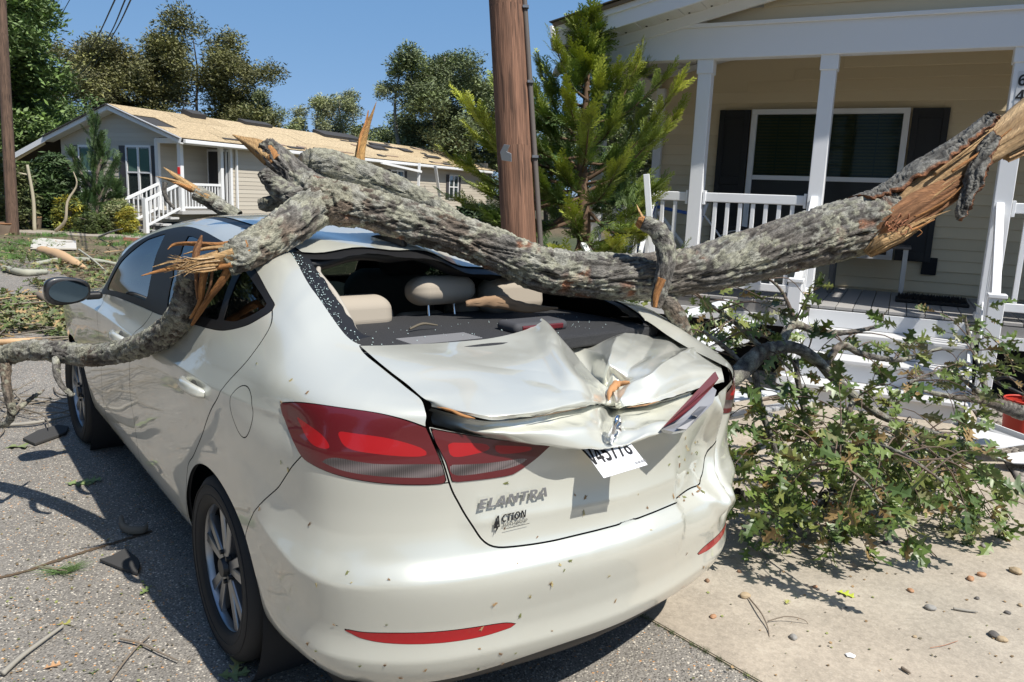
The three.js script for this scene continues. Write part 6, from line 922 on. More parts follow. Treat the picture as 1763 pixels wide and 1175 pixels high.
{
  const clumps = [clumpGeo(54, 0.2, 1), clumpGeo(54, 0.2, 2)], fine = clumpGeo(30, 0.34, 3, 2.4);
  const leafM = leafMat([0.9, 0.9, 0.9], 0.2), barkM = std(0.16, 0.13, 0.105, 0.95), paleBark = std(0.3, 0.27, 0.22, 0.9);
  // px, top py, depth; w, h of the crown in metres; bare = height of the lowest limbs as a share of the whole
  const tree = (label, cat, px, py, d, { w, bare = 0.35, n = 900, s = 0.55, tone = [0.06, 0.085, 0.025], seed = 1, lean = 0, limbs = 16, pale = false, hollow = 0.45, geo = clumps[seed % 2], group, trunks = 1, sky = 0.5 }) => {
    reseed(seed * 97); const base = at(px, 380, d), top = at(px, py, d), h = top.y; base.y = 0; const t = thing('tree', label, cat, base, 0, group), lg = [], tips = [];
    for (let k = 0; k < trunks; k++) {
      const ox = k ? rr(-0.22, 0.22) * w : 0, oz = k ? rr(-0.15, 0.15) * w : 0, hh = h * (k ? rr(0.7, 0.95) : 0.93), pts = [V(ox, 0, oz)]; for (let i = 1; i < 6; i++) pts.push(V(ox + lean * h * i / 5 * 0.2 + rr(-0.03, 0.03) * h, hh * i / 5, oz + rr(-0.03, 0.03) * h));
      const r = 0.016 * h / Math.sqrt(trunks) + 0.05; lg.push(limbGeo(pts, [r, r * 0.85, r * 0.65, r * 0.4, 0.03], { rings: 14, sides: 7 })); const cv = new THREE.CatmullRomCurve3(pts);
      const L = Math.round(limbs / trunks); for (let i = 0; i < L; i++) { const u = mix(bare, 0.97, (i + rnd() * 0.7) / L), p = cv.getPoint(u), f = Math.sqrt(Math.max(0.05, 1 - Math.pow((u - bare - (1 - bare) * 0.42) / ((1 - bare) * 0.62), 2))), a = i * 2.4 + rr(-0.5, 0.5), len = w * 0.5 * f * rr(0.6, 1.08) / (trunks > 1 ? 1.5 : 1); const q = p.clone().add(V(Math.cos(a) * len, len * rr(0.15, 0.6), Math.sin(a) * len)), m = p.clone().lerp(q, 0.5).add(V(0, -0.08 * len, 0)); lg.push(limbGeo([p, m, q], [r * 0.4 * (1.1 - u), r * 0.24 * (1.1 - u), 0.015], { rings: 6, sides: 5 })); tips.push([m, q, len]); for (let b = 0; b < 2; b++) { const s0 = p.clone().lerp(q, rr(0.4, 0.8)), e = s0.clone().add(V(rr(-0.4, 0.4) * len, rr(0, 0.45) * len, rr(-0.4, 0.4) * len)); lg.push(limbGeo([s0, e], [r * 0.14, 0.012], { rings: 3, sides: 4 })); tips.push([s0, e, len * 0.6]); } }
    }
    part('trunk', merge(lg), pale ? paleBark : barkM, t);
    const spots = []; for (let i = 0; i < n * 0.8; i++) { const [m, q, len] = tips[Math.floor(rnd() * tips.length)], u = mix(hollow, 1.05, Math.sqrt(rnd())), p = m.clone().lerp(q, u), g = 0.11 * w * sky; p.add(V((rnd() + rnd() - 1) * g, (rnd() + rnd() - 1) * g * 0.8, (rnd() + rnd() - 1) * g)); const k = rr(0.6, 1.25), y = rnd() < 0.2 ? 1.35 : 1; spots.push([p, s * rr(0.7, 1.35), [tone[0] * k * y * 2.8, tone[1] * k * y * 2.8, tone[2] * k * 2.9]]); }
    scatter('crown', geo, leafM, spots, t); return t;
  };
  const back = 'trees behind the houses';
  tree('tall dark leafy tree filling the left edge behind the utility pole', 'tree', -35, -40, 30, { w: 6.4, bare: 0.12, n: 2600, s: 0.6, tone: [0.05, 0.078, 0.022], seed: 3, limbs: 34, sky: 0.9 });
  tree('dark tree low behind the left utility pole', 'tree', -80, 140, 36, { w: 7, bare: 0.1, n: 1500, s: 0.7, tone: [0.04, 0.065, 0.018], seed: 4, limbs: 26, sky: 0.8 });
  tree('sparse thin crowned tree left of the round one, pale trunk, under the wires', 'tree', 150, 62, 46, { w: 8.5, bare: 0.4, n: 700, s: 0.5, tone: [0.085, 0.085, 0.04], seed: 5, limbs: 18, pale: true, trunks: 2, sky: 0.55 });
  tree('brownish tree leaning behind the left house gable', 'tree', 205, 95, 48, { w: 7, bare: 0.35, n: 850, s: 0.5, tone: [0.075, 0.072, 0.03], seed: 6, limbs: 18, sky: 0.6 });
  tree('broad round crowned tree rising behind the stripped roof', 'tree', 345, 55, 50, { w: 10.5, bare: 0.22, n: 2300, s: 0.55, tone: [0.07, 0.07, 0.026], seed: 7, limbs: 36, trunks: 3, sky: 0.75 });
  tree('small wispy tree right of the round crowned tree', 'tree', 452, 152, 50, { w: 3.6, bare: 0.3, n: 300, s: 0.42, tone: [0.08, 0.095, 0.045], seed: 8, limbs: 12 });
  tree('pale broken tree with sparse grey green leaves above the far roof', 'tree', 548, 168, 52, { w: 4.2, bare: 0.45, n: 300, s: 0.42, tone: [0.14, 0.15, 0.09], seed: 9, limbs: 12, pale: true });
  tree('taller pale sparse tree above the upright splinter', 'tree', 590, 155, 52, { w: 4.4, bare: 0.35, n: 420, s: 0.42, tone: [0.11, 0.12, 0.07], seed: 10, limbs: 14, pale: true });
  tree('slender leaning tree with a small tuft left of the big far tree', 'tree', 694, 108, 46, { w: 2.4, bare: 0.72, n: 130, s: 0.4, tone: [0.09, 0.1, 0.05], seed: 11, limbs: 8, pale: true, lean: -0.2 });
  tree('big green many stemmed tree left of the near utility pole', 'tree', 762, 85, 46, { w: 8.4, bare: 0.2, n: 2000, s: 0.5, tone: [0.06, 0.075, 0.032], seed: 12, limbs: 32, trunks: 3, pale: true, sky: 0.7 });
  tree('dark tree right behind the near utility pole', 'tree', 860, 130, 48, { w: 6, bare: 0.2, n: 900, s: 0.5, tone: [0.055, 0.07, 0.028], seed: 13, limbs: 20, sky: 0.7 });
  tree('grey green tree behind the evergreen and porch corner', 'tree', 1100, 165, 42, { w: 8, bare: 0.1, n: 1400, s: 0.5, tone: [0.065, 0.075, 0.04], seed: 14, limbs: 28, sky: 0.7 });
  // trees along the near side of the lane, left of the frame: seen in the car's glass and paint
  for (const [x, z, hh, w, sd] of [[-12, -6, 9, 7, 61], [-14.5, 1, 10, 8, 62], [-11, 8, 9, 8, 63], [-3, 15, 10, 9, 64], [-17, -10, 8, 6, 65]]) { const p = V(x, hh, z); reseed(sd * 7); const t = thing('tree', ['leafy street tree left of the frame nearest the car', 'street tree left of the frame, second along the lane', 'street tree left of the frame beside the viewer', 'street tree behind the viewer', 'street tree left of the frame, farthest along the lane'][sd - 61], 'tree', V(x, 0, z)); const tr = limbGeo([V(0, 0, 0), V(0.1, hh * 0.4, 0), V(0, hh * 0.8, 0.1)], [0.2, 0.15, 0.05], { rings: 8, sides: 8 }); part('trunk', tr, barkM, t); const sp = []; for (let i = 0; i < 900; i++) { const a = rnd() * 6.283, u = rnd(), r = w * 0.5 * Math.sqrt(rnd()) * Math.sqrt(Math.max(0.05, 1 - Math.pow(u * 2 - 0.9, 2))), k = rr(0.6, 1.3); sp.push([V(Math.cos(a) * r, hh * (0.12 + 0.88 * u), Math.sin(a) * r), rr(0.6, 1.1), [0.11 * k, 0.16 * k, 0.05 * k]]); } scatter('crown', clumps[0], leafM, sp, t); }
  reseed(400); const low = [[430, 215, 55, 5], [505, 238, 58, 4], [545, 245, 60, 4], [640, 225, 56, 5], [690, 200, 52, 5], [735, 215, 50, 5], [830, 205, 54, 6], [940, 200, 50, 6], [1010, 190, 48, 6], [1060, 215, 40, 5], [110, 185, 38, 5], [70, 215, 32, 5.5], [250, 190, 56, 6], [0, 175, 42, 6]];
  low.forEach(([x, y, d, w], i) => tree(['small green tree of the far tree line, third gap right of the round tree', 'low tree over the far roof right of the wispy tree', 'low tree beneath the pale broken tree', 'low dense tree right of the upright splinter', 'dense tree under the slender leaning one', 'dense green tree before the big many stemmed tree', 'low tree just left of the near pole', 'tree directly behind the near pole', 'tree behind the trunk of the evergreen', 'low tree seen under the porch eave', 'rounded dark tree behind the lean-to roof', 'dark bushy tree just right of the far pole', 'low tree peeping over the left house gable', 'dark tree behind the tall one at the left edge'][i], 'tree', x, y, d, { w, bare: 0.05, n: 420, s: 0.5, tone: i > 9 && i !== 12 ? [0.05, 0.08, 0.022] : [0.06, 0.075, 0.03], seed: 20 + i, limbs: 16, sky: 0.8 }));

  // shrubs by the left house
  const shrub = (name, label, cat, px, pyb, pyt, d, w, tones, seed, n = 260, s = 0.11, stem = true) => { reseed(seed * 31); const b = at(px, pyb, d), tp = at(px, pyt, d); const y0 = 0, h = tp.y; b.y = 0; const t = thing(name, label, cat, b); const sp = []; for (let i = 0; i < n; i++) { const u = Math.pow(rnd(), 0.8), a = rnd() * 6.283, r = w * 0.5 * Math.sqrt(rnd()) * Math.sqrt(Math.max(0.06, 1 - Math.pow(u * 1.75 - 0.75, 2))), c = tones[Math.floor(rnd() * tones.length)], k = rr(0.7, 1.2); sp.push([V(Math.cos(a) * r, y0 + h * u * 0.97, Math.sin(a) * r), s * rr(0.7, 1.3), c.map((q) => q * k)]); } scatter('foliage', fine, leafM, sp, t); if (stem) { const st = []; for (let i = 0; i < 5; i++) st.push(limbGeo([V(rr(-0.1, 0.1), 0, rr(-0.1, 0.1)), V(rr(-0.2, 0.2) * w, h * 0.5, rr(-0.2, 0.2) * w), V(rr(-0.35, 0.35) * w, h * 0.85, rr(-0.35, 0.35) * w)], [0.03, 0.02, 0.008], { rings: 6, sides: 5 })); part('stem', merge(st), barkM, t); } return t; };
  const G1 = [[0.05, 0.1, 0.025], [0.07, 0.13, 0.03]], GY = [[0.45, 0.38, 0.03], [0.35, 0.36, 0.06]], VAR = [[0.35, 0.38, 0.18], [0.2, 0.26, 0.09], [0.42, 0.42, 0.22]];
  shrub('shrub', 'bushy green shrub left of the narrow conifer', 'shrub', 96, 372, 268, 24.5, 1.5, G1, 1, 420, 0.2);
  shrub('shrub', 'loose yellow green shrub at the left edge of the lawn', 'shrub', 8, 372, 270, 23, 1.7, [[0.14, 0.16, 0.05], [0.08, 0.11, 0.03]], 2, 300, 0.18);
  shrub('shrub', 'yellow flowering shrub left of the conifer foot', 'shrub', 118, 378, 338, 23.4, 0.9, [...GY, [0.12, 0.17, 0.04]], 3, 160, 0.13);
  shrub('shrub', 'cream variegated shrub under the left house window', 'shrub', 205, 386, 345, 23.2, 1.0, VAR, 4, 200, 0.12);
  shrub('shrub', 'yellow shrub beside the white stair newel', 'shrub', 220, 388, 358, 22.8, 0.55, GY, 5, 110, 0.11);
  shrub('shrub', 'low clipped green shrub in the flower bed', 'shrub', 162, 388, 370, 22.8, 1.1, [[0.1, 0.14, 0.03]], 6, 160, 0.11);
  shrub('shrub', 'tall thin shrub before the lean-to', 'shrub', 60, 372, 285, 25.5, 1.0, [[0.12, 0.14, 0.05], [0.07, 0.1, 0.03]], 7, 160, 0.17);
  shrub('shrub', 'dark round shrub right of the near pole foot', 'shrub', 812, 460, 355, 9.5, 1.1, [[0.035, 0.075, 0.02]], 8, 420, 0.1);
  // sapling poles, stripped
  { const t = thing('sapling', 'bare pale sapling trunk standing left of the conifer', 'sapling', (() => { const p = at(58, 385, 23); p.y = 0; return p; })()); part('trunk', limbGeo([V(0, 0, 0), V(0.03, 0.9, 0), V(-0.04, 1.9, 0.05)], [0.055, 0.05, 0.04], { rings: 12, sides: 8 }), std(0.42, 0.38, 0.28, 0.9), t); part('limb', limbGeo([V(-0.02, 1.6, 0), V(-0.6, 1.7, 0.1), V(-1.4, 1.72, 0.1)], [0.03, 0.02, 0.01], { rings: 8, sides: 6 }), std(0.42, 0.38, 0.28, 0.9), t); }
  { const t = thing('fallen_branch', 'thin crooked branch leaning over the flower bed edge', 'branch', (() => { const p = at(95, 390, 22.5); p.y = 0; return p; })()); part('stem', limbGeo([V(0, 0.05, 0), V(0.35, 0.35, 0.1), V(0.45, 0.9, 0.1), V(0.7, 1.4, 0), V(0.62, 1.75, 0)], [0.05, 0.045, 0.035, 0.025, 0.012], { rings: 14, sides: 7 }), std(0.4, 0.34, 0.24, 0.9), t); }

  // conifers: fans of scale leaves
  const fan = (() => { const P = [], C = [], I = []; const blade = (a, b, w, c0, c1, tilt) => { const d = b.clone().sub(a), s = V(-d.z, tilt, d.x).normalize().multiplyScalar(w), k = P.length / 3, m = a.clone().lerp(b, 0.45); for (const [q, c] of [[a, c0], [m.clone().add(s), mix(c0, c1, 0.5)], [b, c1], [m.clone().sub(s), mix(c0, c1, 0.5)]]) { P.push(q.x, q.y, q.z); C.push(c, c, c * 0.9); } I.push(k, k + 1, k + 2, k, k + 2, k + 3); };
    reseed(61); const tip = V(0, 0.12, 1); for (let i = 0; i < 15; i++) { const u = 0.05 + 0.9 * i / 15, p = V(0.03 * Math.sin(i), 0.12 * u * u + 0.02, u), s = i % 2 ? 1 : -1, l = 0.34 * (1 - u * 0.75); const e = p.clone().add(V(s * l * 0.75, rr(-0.05, 0.06), l * 0.75)); blade(p, e, 0.022, 0.7, 1.25, rr(-0.02, 0.02)); for (let k = 1; k < 4; k++) { const q = p.clone().lerp(e, k / 4.2); for (const t of [1, -1]) { blade(q, q.clone().add(V(s * 0.055 + t * s * 0.035, rr(-0.035, 0.03), 0.1 - (t > 0 ? 0.02 : -0.02)).multiplyScalar(1.15 - u * 0.4)), 0.016, 0.8, 1.35, rr(-0.02, 0.02)); } } } blade(V(0, 0.0, 0), tip, 0.025, 0.6, 1.3, 0);
    const g = new THREE.BufferGeometry(); g.setAttribute('position', new THREE.Float32BufferAttribute(P, 3)); g.setAttribute('color', new THREE.Float32BufferAttribute(C, 3)); g.setIndex(I); g.computeVertexNormals(); return g; })();
  const fanM = leafMat([0.95, 0.95, 0.95], 0.25);
  const frond = (p, dir, s, tint, spots, roll = 0) => { const d = dir.clone().normalize(), yaw = Math.atan2(d.x, d.z), pitch = -Math.asin(clamp(d.y, -1, 1)); const q = new THREE.Quaternion().setFromEuler(new THREE.Euler(pitch, yaw, roll, 'YXZ')), e = new THREE.Euler().setFromQuaternion(q, 'XYZ'); spots.push([p, s, tint, [e.x, e.y, e.z]]); };
  { // golden cypress by the porch corner: one leader, open tiers of upturned branches
    reseed(909); const d = 7.2, b = at(1002, 420, d); b.y = 0; const t = thing('golden_cypress', 'golden green cypress with feathery sprays between the near pole and the porch', 'evergreen tree', b); const S = [], lg = [];
    const loc = (px, py, dd = d) => at(px, py, dd).sub(b);
    const tr = [V(0, 0, 0), loc(1006, 390), loc(1003, 300), loc(1008, 200), loc(1012, 110), loc(1010, 12)], tc = new THREE.CatmullRomCurve3(tr); lg.push(limbGeo(tr, [0.075, 0.062, 0.05, 0.036, 0.02, 0.006], { rings: 30, sides: 9, bump: (s, a, r) => r * (1 + 0.12 * noise(a * 2, s * 5, 1)) }));
    const H = tr[5].y, tone = (k, g) => [mix(0.07, 0.42, g) * k, mix(0.15, 0.46, g) * k, mix(0.025, 0.045, g) * k];
    const arm = (p0, e, n, g0, thick) => { const m = p0.clone().lerp(e, 0.5).add(V(0, -0.13 * p0.distanceTo(e), 0)), c = new THREE.CatmullRomCurve3([p0, m, e]); lg.push(limbGeo([p0, m, e], [thick, thick * 0.6, 0.004], { rings: 8, sides: 5 })); for (let i = 0; i < n; i++) { const u = mix(0.18, 1, Math.pow(rnd(), 0.75)), p = c.getPoint(u), dir = c.getTangent(u).add(V(rr(-0.75, 0.75), rr(-0.25, 0.55), rr(-0.75, 0.75))); frond(p, dir, rr(0.14, 0.26) * (1.15 - 0.35 * u), tone(rr(0.75, 1.2), clamp(g0 * u * u + rr(-0.1, 0.15), 0, 1)), S, rr(-0.9, 0.9)); } for (let i = 0; i < 3; i++) frond(e, e.clone().sub(m).add(V(rr(-0.12, 0.12), 0.12, rr(-0.12, 0.12))), rr(0.18, 0.28), tone(1.1, g0), S, rr(-0.5, 0.5)); };
    for (let i = 0; i < 54; i++) { const u = mix(0.06, 0.95, Math.pow(i / 54, 0.9)), p = tc.getPoint(u), a = i * 2.399, f = u < 0.25 ? mix(0.85, 1.1, u / 0.25) : Math.pow(1 - (u - 0.25) / 0.8, 0.75) * 1.1, l = (0.15 + 0.7 * f) * rr(0.45, 1.15) * (u > 0.7 ? 0.24 : 1); arm(p, p.clone().add(V(Math.cos(a) * l, l * rr(0.2, 0.75), Math.sin(a) * l)), Math.round(12 + 40 * l), rr(0.35, 0.95), 0.016); }
    // long sprays that stand out of the outline, measured
    for (const [x0, y0, x1, y1, dd, n, g] of [[980, 330, 830, 330, 7.2, 60, 0.7], [985, 300, 826, 240, 7.3, 60, 0.9], [990, 370, 822, 395, 7.3, 60, 0.5], [985, 330, 788, 280, 6.95, 57, 1], [985, 300, 800, 180, 7.35, 64, 1], [980, 340, 782, 345, 7.15, 48, 0.8], [990, 360, 800, 420, 7.05, 48, 0.4], [1010, 310, 1165, 152, 6.85, 64, 1], [1010, 330, 1160, 205, 7.15, 54, 0.9], [1008, 260, 1098, 110, 7.05, 54, 1], [1006, 250, 930, 120, 7.45, 70, 0.8], [1004, 300, 925, 170, 7.25, 70, 0.6], [1010, 360, 1100, 400, 6.55, 48, 1], [1004, 400, 965, 440, 6.25, 48, 1], [1006, 400, 1060, 425, 6.25, 54, 0.95], [1006, 340, 1120, 330, 7.05, 54, 0.35], [1000, 340, 940, 330, 6.85, 64, 0.3], [990, 320, 850, 240, 7.15, 64, 0.6], [990, 380, 850, 380, 7.05, 64, 0.2]]) arm(loc(x0, y0), loc(x1, y1, dd), n, g, 0.02);
    // hanging dark spray
    for (let i = 0; i < 36; i++) { const u = i / 36, p = loc(mix(1082, 1076, u) + rr(-12, 12) * (0.4 + u), mix(255, 335, u), 7.0); frond(p, V(rr(-0.4, 0.4), -1, rr(-0.4, 0.4)), rr(0.12, 0.2), tone(rr(0.7, 1), 0.12), S, rr(-1, 1)); }
    part('trunk', merge(lg), std(0.12, 0.075, 0.045, 0.95), t); scatter('crown', fan, fanM, S, t);
  }
  { // narrow twisted conifer before the left house
    reseed(808); const d = 23.6, b = at(165, 388, d); b.y = 0; const t = thing('conifer', 'narrow twisted green conifer against the gable of the left house', 'evergreen tree', b), S = [], lg = []; const loc = (px, py) => at(px, py, d).sub(b);
    for (const [list, n] of [[[[165, 388], [168, 330], [164, 270], [160, 205]], 150], [[[168, 345], [185, 315], [197, 280]], 60], [[[164, 330], [140, 300], [122, 265]], 50], [[[168, 350], [195, 340], [203, 318]], 50], [[[160, 380], [145, 365], [150, 340]], 60], [[[166, 300], [175, 270], [172, 240]], 40], [[[165, 385], [190, 365], [200, 345]], 50]]) { const pts = list.map((q) => loc(...q)), c = new THREE.CatmullRomCurve3(pts); lg.push(limbGeo(pts, [0.06, 0.04, 0.015], { rings: 10, sides: 6 })); for (let i = 0; i < n; i++) { const u = rr(0.05, 1), p = c.getPoint(u).add(V(rr(-0.13, 0.13), rr(-0.1, 0.1), rr(-0.13, 0.13)).multiplyScalar(1.4 - u)); const k = rr(0.7, 1.2), y = rr(0, 0.4); frond(p, c.getTangent(u).add(V(rr(-0.8, 0.8), rr(-0.1, 0.5), rr(-0.8, 0.8))), rr(0.28, 0.48), [mix(0.035, 0.1, y) * k, mix(0.085, 0.16, y) * k, 0.02 * k], S, rr(-1, 1)); } }
    part('trunk', merge(lg), barkM, t); scatter('crown', fan, fanM, S, t);
  }
}
// ---------------------------------------------------------------- leafy oak branch before the steps
// a lobed leaf, about one metre long, slightly folded and curled
function oakLeaf(seed) {
  reseed(seed); const side = [[0, 0.02], [0.12, 0.05], [0.2, 0.19], [0.29, 0.26], [0.31, 0.1], [0.42, 0.1], [0.52, 0.31], [0.62, 0.36], [0.6, 0.13], [0.72, 0.1], [0.82, 0.22], [0.88, 0.2], [0.9, 0.06], [1.0, 0.0]];
  const P = [], I = []; const f = rr(0.15, 0.5), cu = rr(-0.5, 0.7), tw = rr(-0.4, 0.4);
  for (const s of [1, -1]) side.forEach(([x, y]) => { const j = 1 + rr(-0.12, 0.12), yy = s * y * j, xx = x; P.push(xx, Math.abs(yy) * f + cu * (xx - 0.4) * (xx - 0.4) * -0.6 + tw * yy * xx + 0.02 * rr(-1, 1), yy); });
  const n = side.length; for (const s of [0, 1]) { const o = s * n; const mids = []; side.forEach(([x]) => { mids.push(P.length / 3); P.push(x, cu * (x - 0.4) * (x - 0.4) * -0.6, 0); }); for (let i = 0; i < n - 1; i++) { I.push(o + i, o + i + 1, mids[i], o + i + 1, mids[i + 1], mids[i]); } }
  const g = new THREE.BufferGeometry(); g.setAttribute('position', new THREE.Float32BufferAttribute(P, 3)); g.setIndex(I); g.computeVertexNormals(); return g;
}
const LEAVES = [1, 2, 3, 4, 5].map((s) => oakLeaf(s * 13));
const leafPaint = [[0.11, 0.17, 0.036], [0.15, 0.21, 0.045], [0.075, 0.125, 0.03], [0.22, 0.25, 0.065], [0.19, 0.19, 0.08], [0.3, 0.2, 0.08]].map((c) => new THREE.MeshPhysicalMaterial({ color: rgb(...c), roughness: 0.42, transmission: 0.22, thickness: 0, side: THREE.DoubleSide }));
{
  const t = thing('leafy_branch', 'big broken oak branch with green leaves heaped on the slab before the steps', 'fallen branch', [0, 0, 0]);
  const stemM = bark, tips = []; reseed(4242);
  const stem = (list, seed, name = 'stem') => { const m = barkLimb(name, t, list, seed, { lichen: 0.3, k: 0.5, depth: 0.005, rings: 60, sides: 12, cut1: true }); return new THREE.CatmullRomCurve3(list.map(([x, y, , d]) => at(x, y, d)), false, 'centripetal'); };
  const stems = [
    [[[1235, 668, 30, 3.45], [1275, 640, 32, 3.55], [1305, 612, 30, 3.65], [1330, 600, 24, 3.75], [1372, 600, 20, 3.9], [1408, 622, 18, 4.0], [1440, 655, 17, 4.05], [1480, 690, 14, 4.1], [1530, 722, 12, 4.2], [1600, 742, 9, 4.35], [1680, 775, 5, 4.5]], 26],
    [[[1340, 600, 16, 3.8], [1366, 560, 14, 4.0], [1410, 572, 11, 4.2], [1465, 572, 9, 4.35], [1520, 560, 5, 4.5]], 12],
    [[[1420, 630, 13, 4.05], [1448, 595, 12, 4.15], [1480, 608, 11, 4.3], [1520, 618, 9, 4.4], [1565, 618, 6, 4.6], [1620, 600, 4, 4.7]], 18],
    [[[1763, 712, 26, 4.9], [1728, 700, 22, 4.9], [1690, 690, 14, 4.9], [1640, 684, 9, 4.85], [1585, 672, 5, 4.8]], 14],
    [[[1700, 690, 10, 4.9], [1690, 640, 8, 5.0], [1672, 590, 6, 5.1], [1662, 545, 4, 5.15]], 22],
    [[[1690, 680, 8, 4.9], [1640, 640, 7, 5.0], [1590, 650, 6, 4.8], [1565, 660, 4, 4.75]], 16],
    [[[1268, 850, 20, 3.5], [1300, 862, 18, 3.55], [1340, 872, 14, 3.65], [1400, 858, 12, 3.75], [1440, 842, 9, 3.9]], 16],
    [[[1370, 905, 10, 3.6], [1400, 885, 12, 3.65], [1440, 848, 11, 3.75], [1490, 830, 8, 3.9], [1560, 812, 5, 4.05]], 18],
    [[[1300, 640, 12, 3.6], [1310, 700, 11, 3.6], [1330, 760, 9, 3.6], [1350, 820, 6, 3.62]], 22],
    [[[1470, 690, 10, 4.05], [1450, 740, 9, 3.95], [1440, 790, 7, 3.85]], 18], [[[1540, 728, 9, 4.2], [1555, 780, 8, 4.05], [1575, 840, 6, 3.95]], 20],
    [[[1600, 745, 8, 4.3], [1640, 800, 7, 4.1], [1650, 850, 5, 3.98], [1690, 900, 3, 3.92]], 22], [[[1370, 620, 10, 3.85], [1380, 690, 9, 3.85], [1400, 760, 7, 3.8]], 20], [[[1330, 620, 9, 3.7], [1270, 560, 7, 3.75], [1215, 520, 5, 3.8], [1190, 500, 3, 3.85]], 14], [[[1290, 640, 9, 3.6], [1250, 600, 8, 3.6], [1210, 570, 5, 3.6]], 8], [[[1430, 775, 9, 3.62], [1495, 765, 7, 3.4], [1560, 785, 5, 3.2], [1625, 830, 3, 3.1]], 22], [[[1400, 800, 8, 3.55], [1440, 800, 6, 3.35], [1490, 830, 4, 3.15], [1520, 870, 3, 3.05]], 18], [[[1560, 740, 8, 4.1], [1590, 770, 6, 3.7], [1620, 790, 4, 3.4]], 16], [[[1366, 545, 8, 4.05], [1345, 500, 5, 4.1], [1310, 470, 3, 4.2]], 3],
  ];
  const spots = [];
  const addLeaf = (p, dir, size, pile) => { if (p.y < 0.03) p.y = 0.03 + rnd() * 0.04; spots.push({ p, dir, size, k: Math.floor(rnd() * 5), m: rnd() < 0.85 ? Math.floor(rnd() * 4) : 4 + Math.floor(rnd() * 2), roll: rr(-1.3, 1.3), d: p.distanceTo(camera.position) }); };
  const twigG = [];
  stems.forEach(([list, dens], si) => {
    const c = stem(list, 300 + si); const L = c.getLength();
    const tw = Math.round(dens * 0.6); for (let i = 0; i < tw; i++) {
      const u = mix(0.2, 1, Math.pow(rnd(), 0.8)), p = c.getPoint(u), out = V(rr(-1, 1), rr(-0.55, 0.5), rr(-1, 1)).normalize(), l = rr(0.16, 0.42), m = p.clone().addScaledVector(out, l * 0.5).add(V(0, 0.03, 0)), e = p.clone().addScaledVector(out, l).add(V(0, -0.05, 0)); if (e.y < 0.03) e.y = 0.03; if (m.y < 0.03) m.y = 0.04;
      part('twig', limbGeo([p, m, e], [0.0045, 0.003, 0.0014], { rings: 6, sides: 5 }), std(0.14, 0.1, 0.075, 0.9), t);
      const cc = new THREE.CatmullRomCurve3([p, m, e]), nl = Math.round(rr(4, 9)); for (let k = 0; k < nl; k++) { const v = k < 4 ? rr(0.85, 1) : rr(0.3, 1); addLeaf(cc.getPoint(v), out.clone().add(V(rr(-0.9, 0.9), rr(-0.9, 0.25), rr(-0.9, 0.9))), rr(0.06, 0.125)); }
    }
  });
  // the dense heap of leaves on the slab, measured in outline
  const heap = [[1270, 690, 3.5], [1330, 700, 3.6], [1400, 700, 3.8], [1300, 770, 3.5], [1370, 780, 3.6], [1440, 770, 3.75], [1510, 780, 3.9], [1570, 770, 4.0], [1620, 800, 4.0], [1290, 850, 3.48], [1350, 850, 3.55], [1420, 830, 3.65], [1480, 850, 3.7], [1540, 820, 3.85], [1590, 850, 3.85], [1640, 870, 3.85], [1690, 905, 3.8], [1320, 910, 3.5], [1380, 905, 3.5], [1440, 890, 3.55], [1480, 720, 4.0], [1560, 720, 4.2], [1640, 720, 4.5], [1270, 760, 3.45], [1430, 740, 3.85]];
  for (const [x, y, d] of heap) for (let i = 0; i < (y < 730 ? 9 : 29); i++) { const p = at(x + rr(-48, 48), y + rr(-42, 42), d + rr(-0.25, 0.25)); if (p.y < -0.05) continue; addLeaf(p, V(rr(-1, 1), rr(-0.9, 0.3), rr(-1, 1)), rr(0.04, 0.13)); }
  for (let i = 0; i < 90; i++) { const p = at(rr(1630, 1745), rr(520, 700), rr(4.8, 5.2)); const n = Math.sin(p.x * 9) + Math.sin(p.y * 11); if (n < -0.1) continue; addLeaf(p, V(rr(-1, 1), rr(-0.8, 0.2), rr(-1, 1)), rr(0.05, 0.11)); }
  for (let i = 0; i < 70; i++) addLeaf(at(rr(1180, 1290), rr(505, 600), rr(3.7, 4.2)), V(rr(-1, 1), rr(-0.8, 0.2), rr(-1, 1)), rr(0.05, 0.1));
  for (let i = 0; i < 30; i++) addLeaf(at(rr(1310, 1400), rr(540, 650), rr(3.8, 4.3)), V(rr(-1, 1), rr(-0.8, 0.2), rr(-1, 1)), rr(0.05, 0.1));
  spots.sort((a, b) => b.size / b.d - a.size / a.d);
  const quat = (s) => new THREE.Quaternion().setFromUnitVectors(V(1, 0, 0), s.dir.clone().normalize()).multiply(new THREE.Quaternion().setFromAxisAngle(V(1, 0, 0), s.roll));
  spots.slice(0, 300).forEach((s) => { const m = part('leaf', LEAVES[s.k], leafPaint[s.m], t); m.position.copy(s.p); m.quaternion.copy(quat(s)); m.scale.setScalar(s.size); });
  const rest = spots.slice(300), x = new THREE.Matrix4();
  for (let m = 0; m < 6; m++) for (let k = 0; k < 5; k++) { const set = rest.filter((s) => s.m === m && s.k === k); if (!set.length) continue; const im = shade(new THREE.InstancedMesh(LEAVES[k], leafPaint[m], set.length)); im.name = 'leaves'; im.userData.kind = 'stuff'; set.forEach((s, i) => { x.compose(s.p, quat(s), V(s.size, s.size, s.size)); im.setMatrixAt(i, x); }); t.add(im); }
}
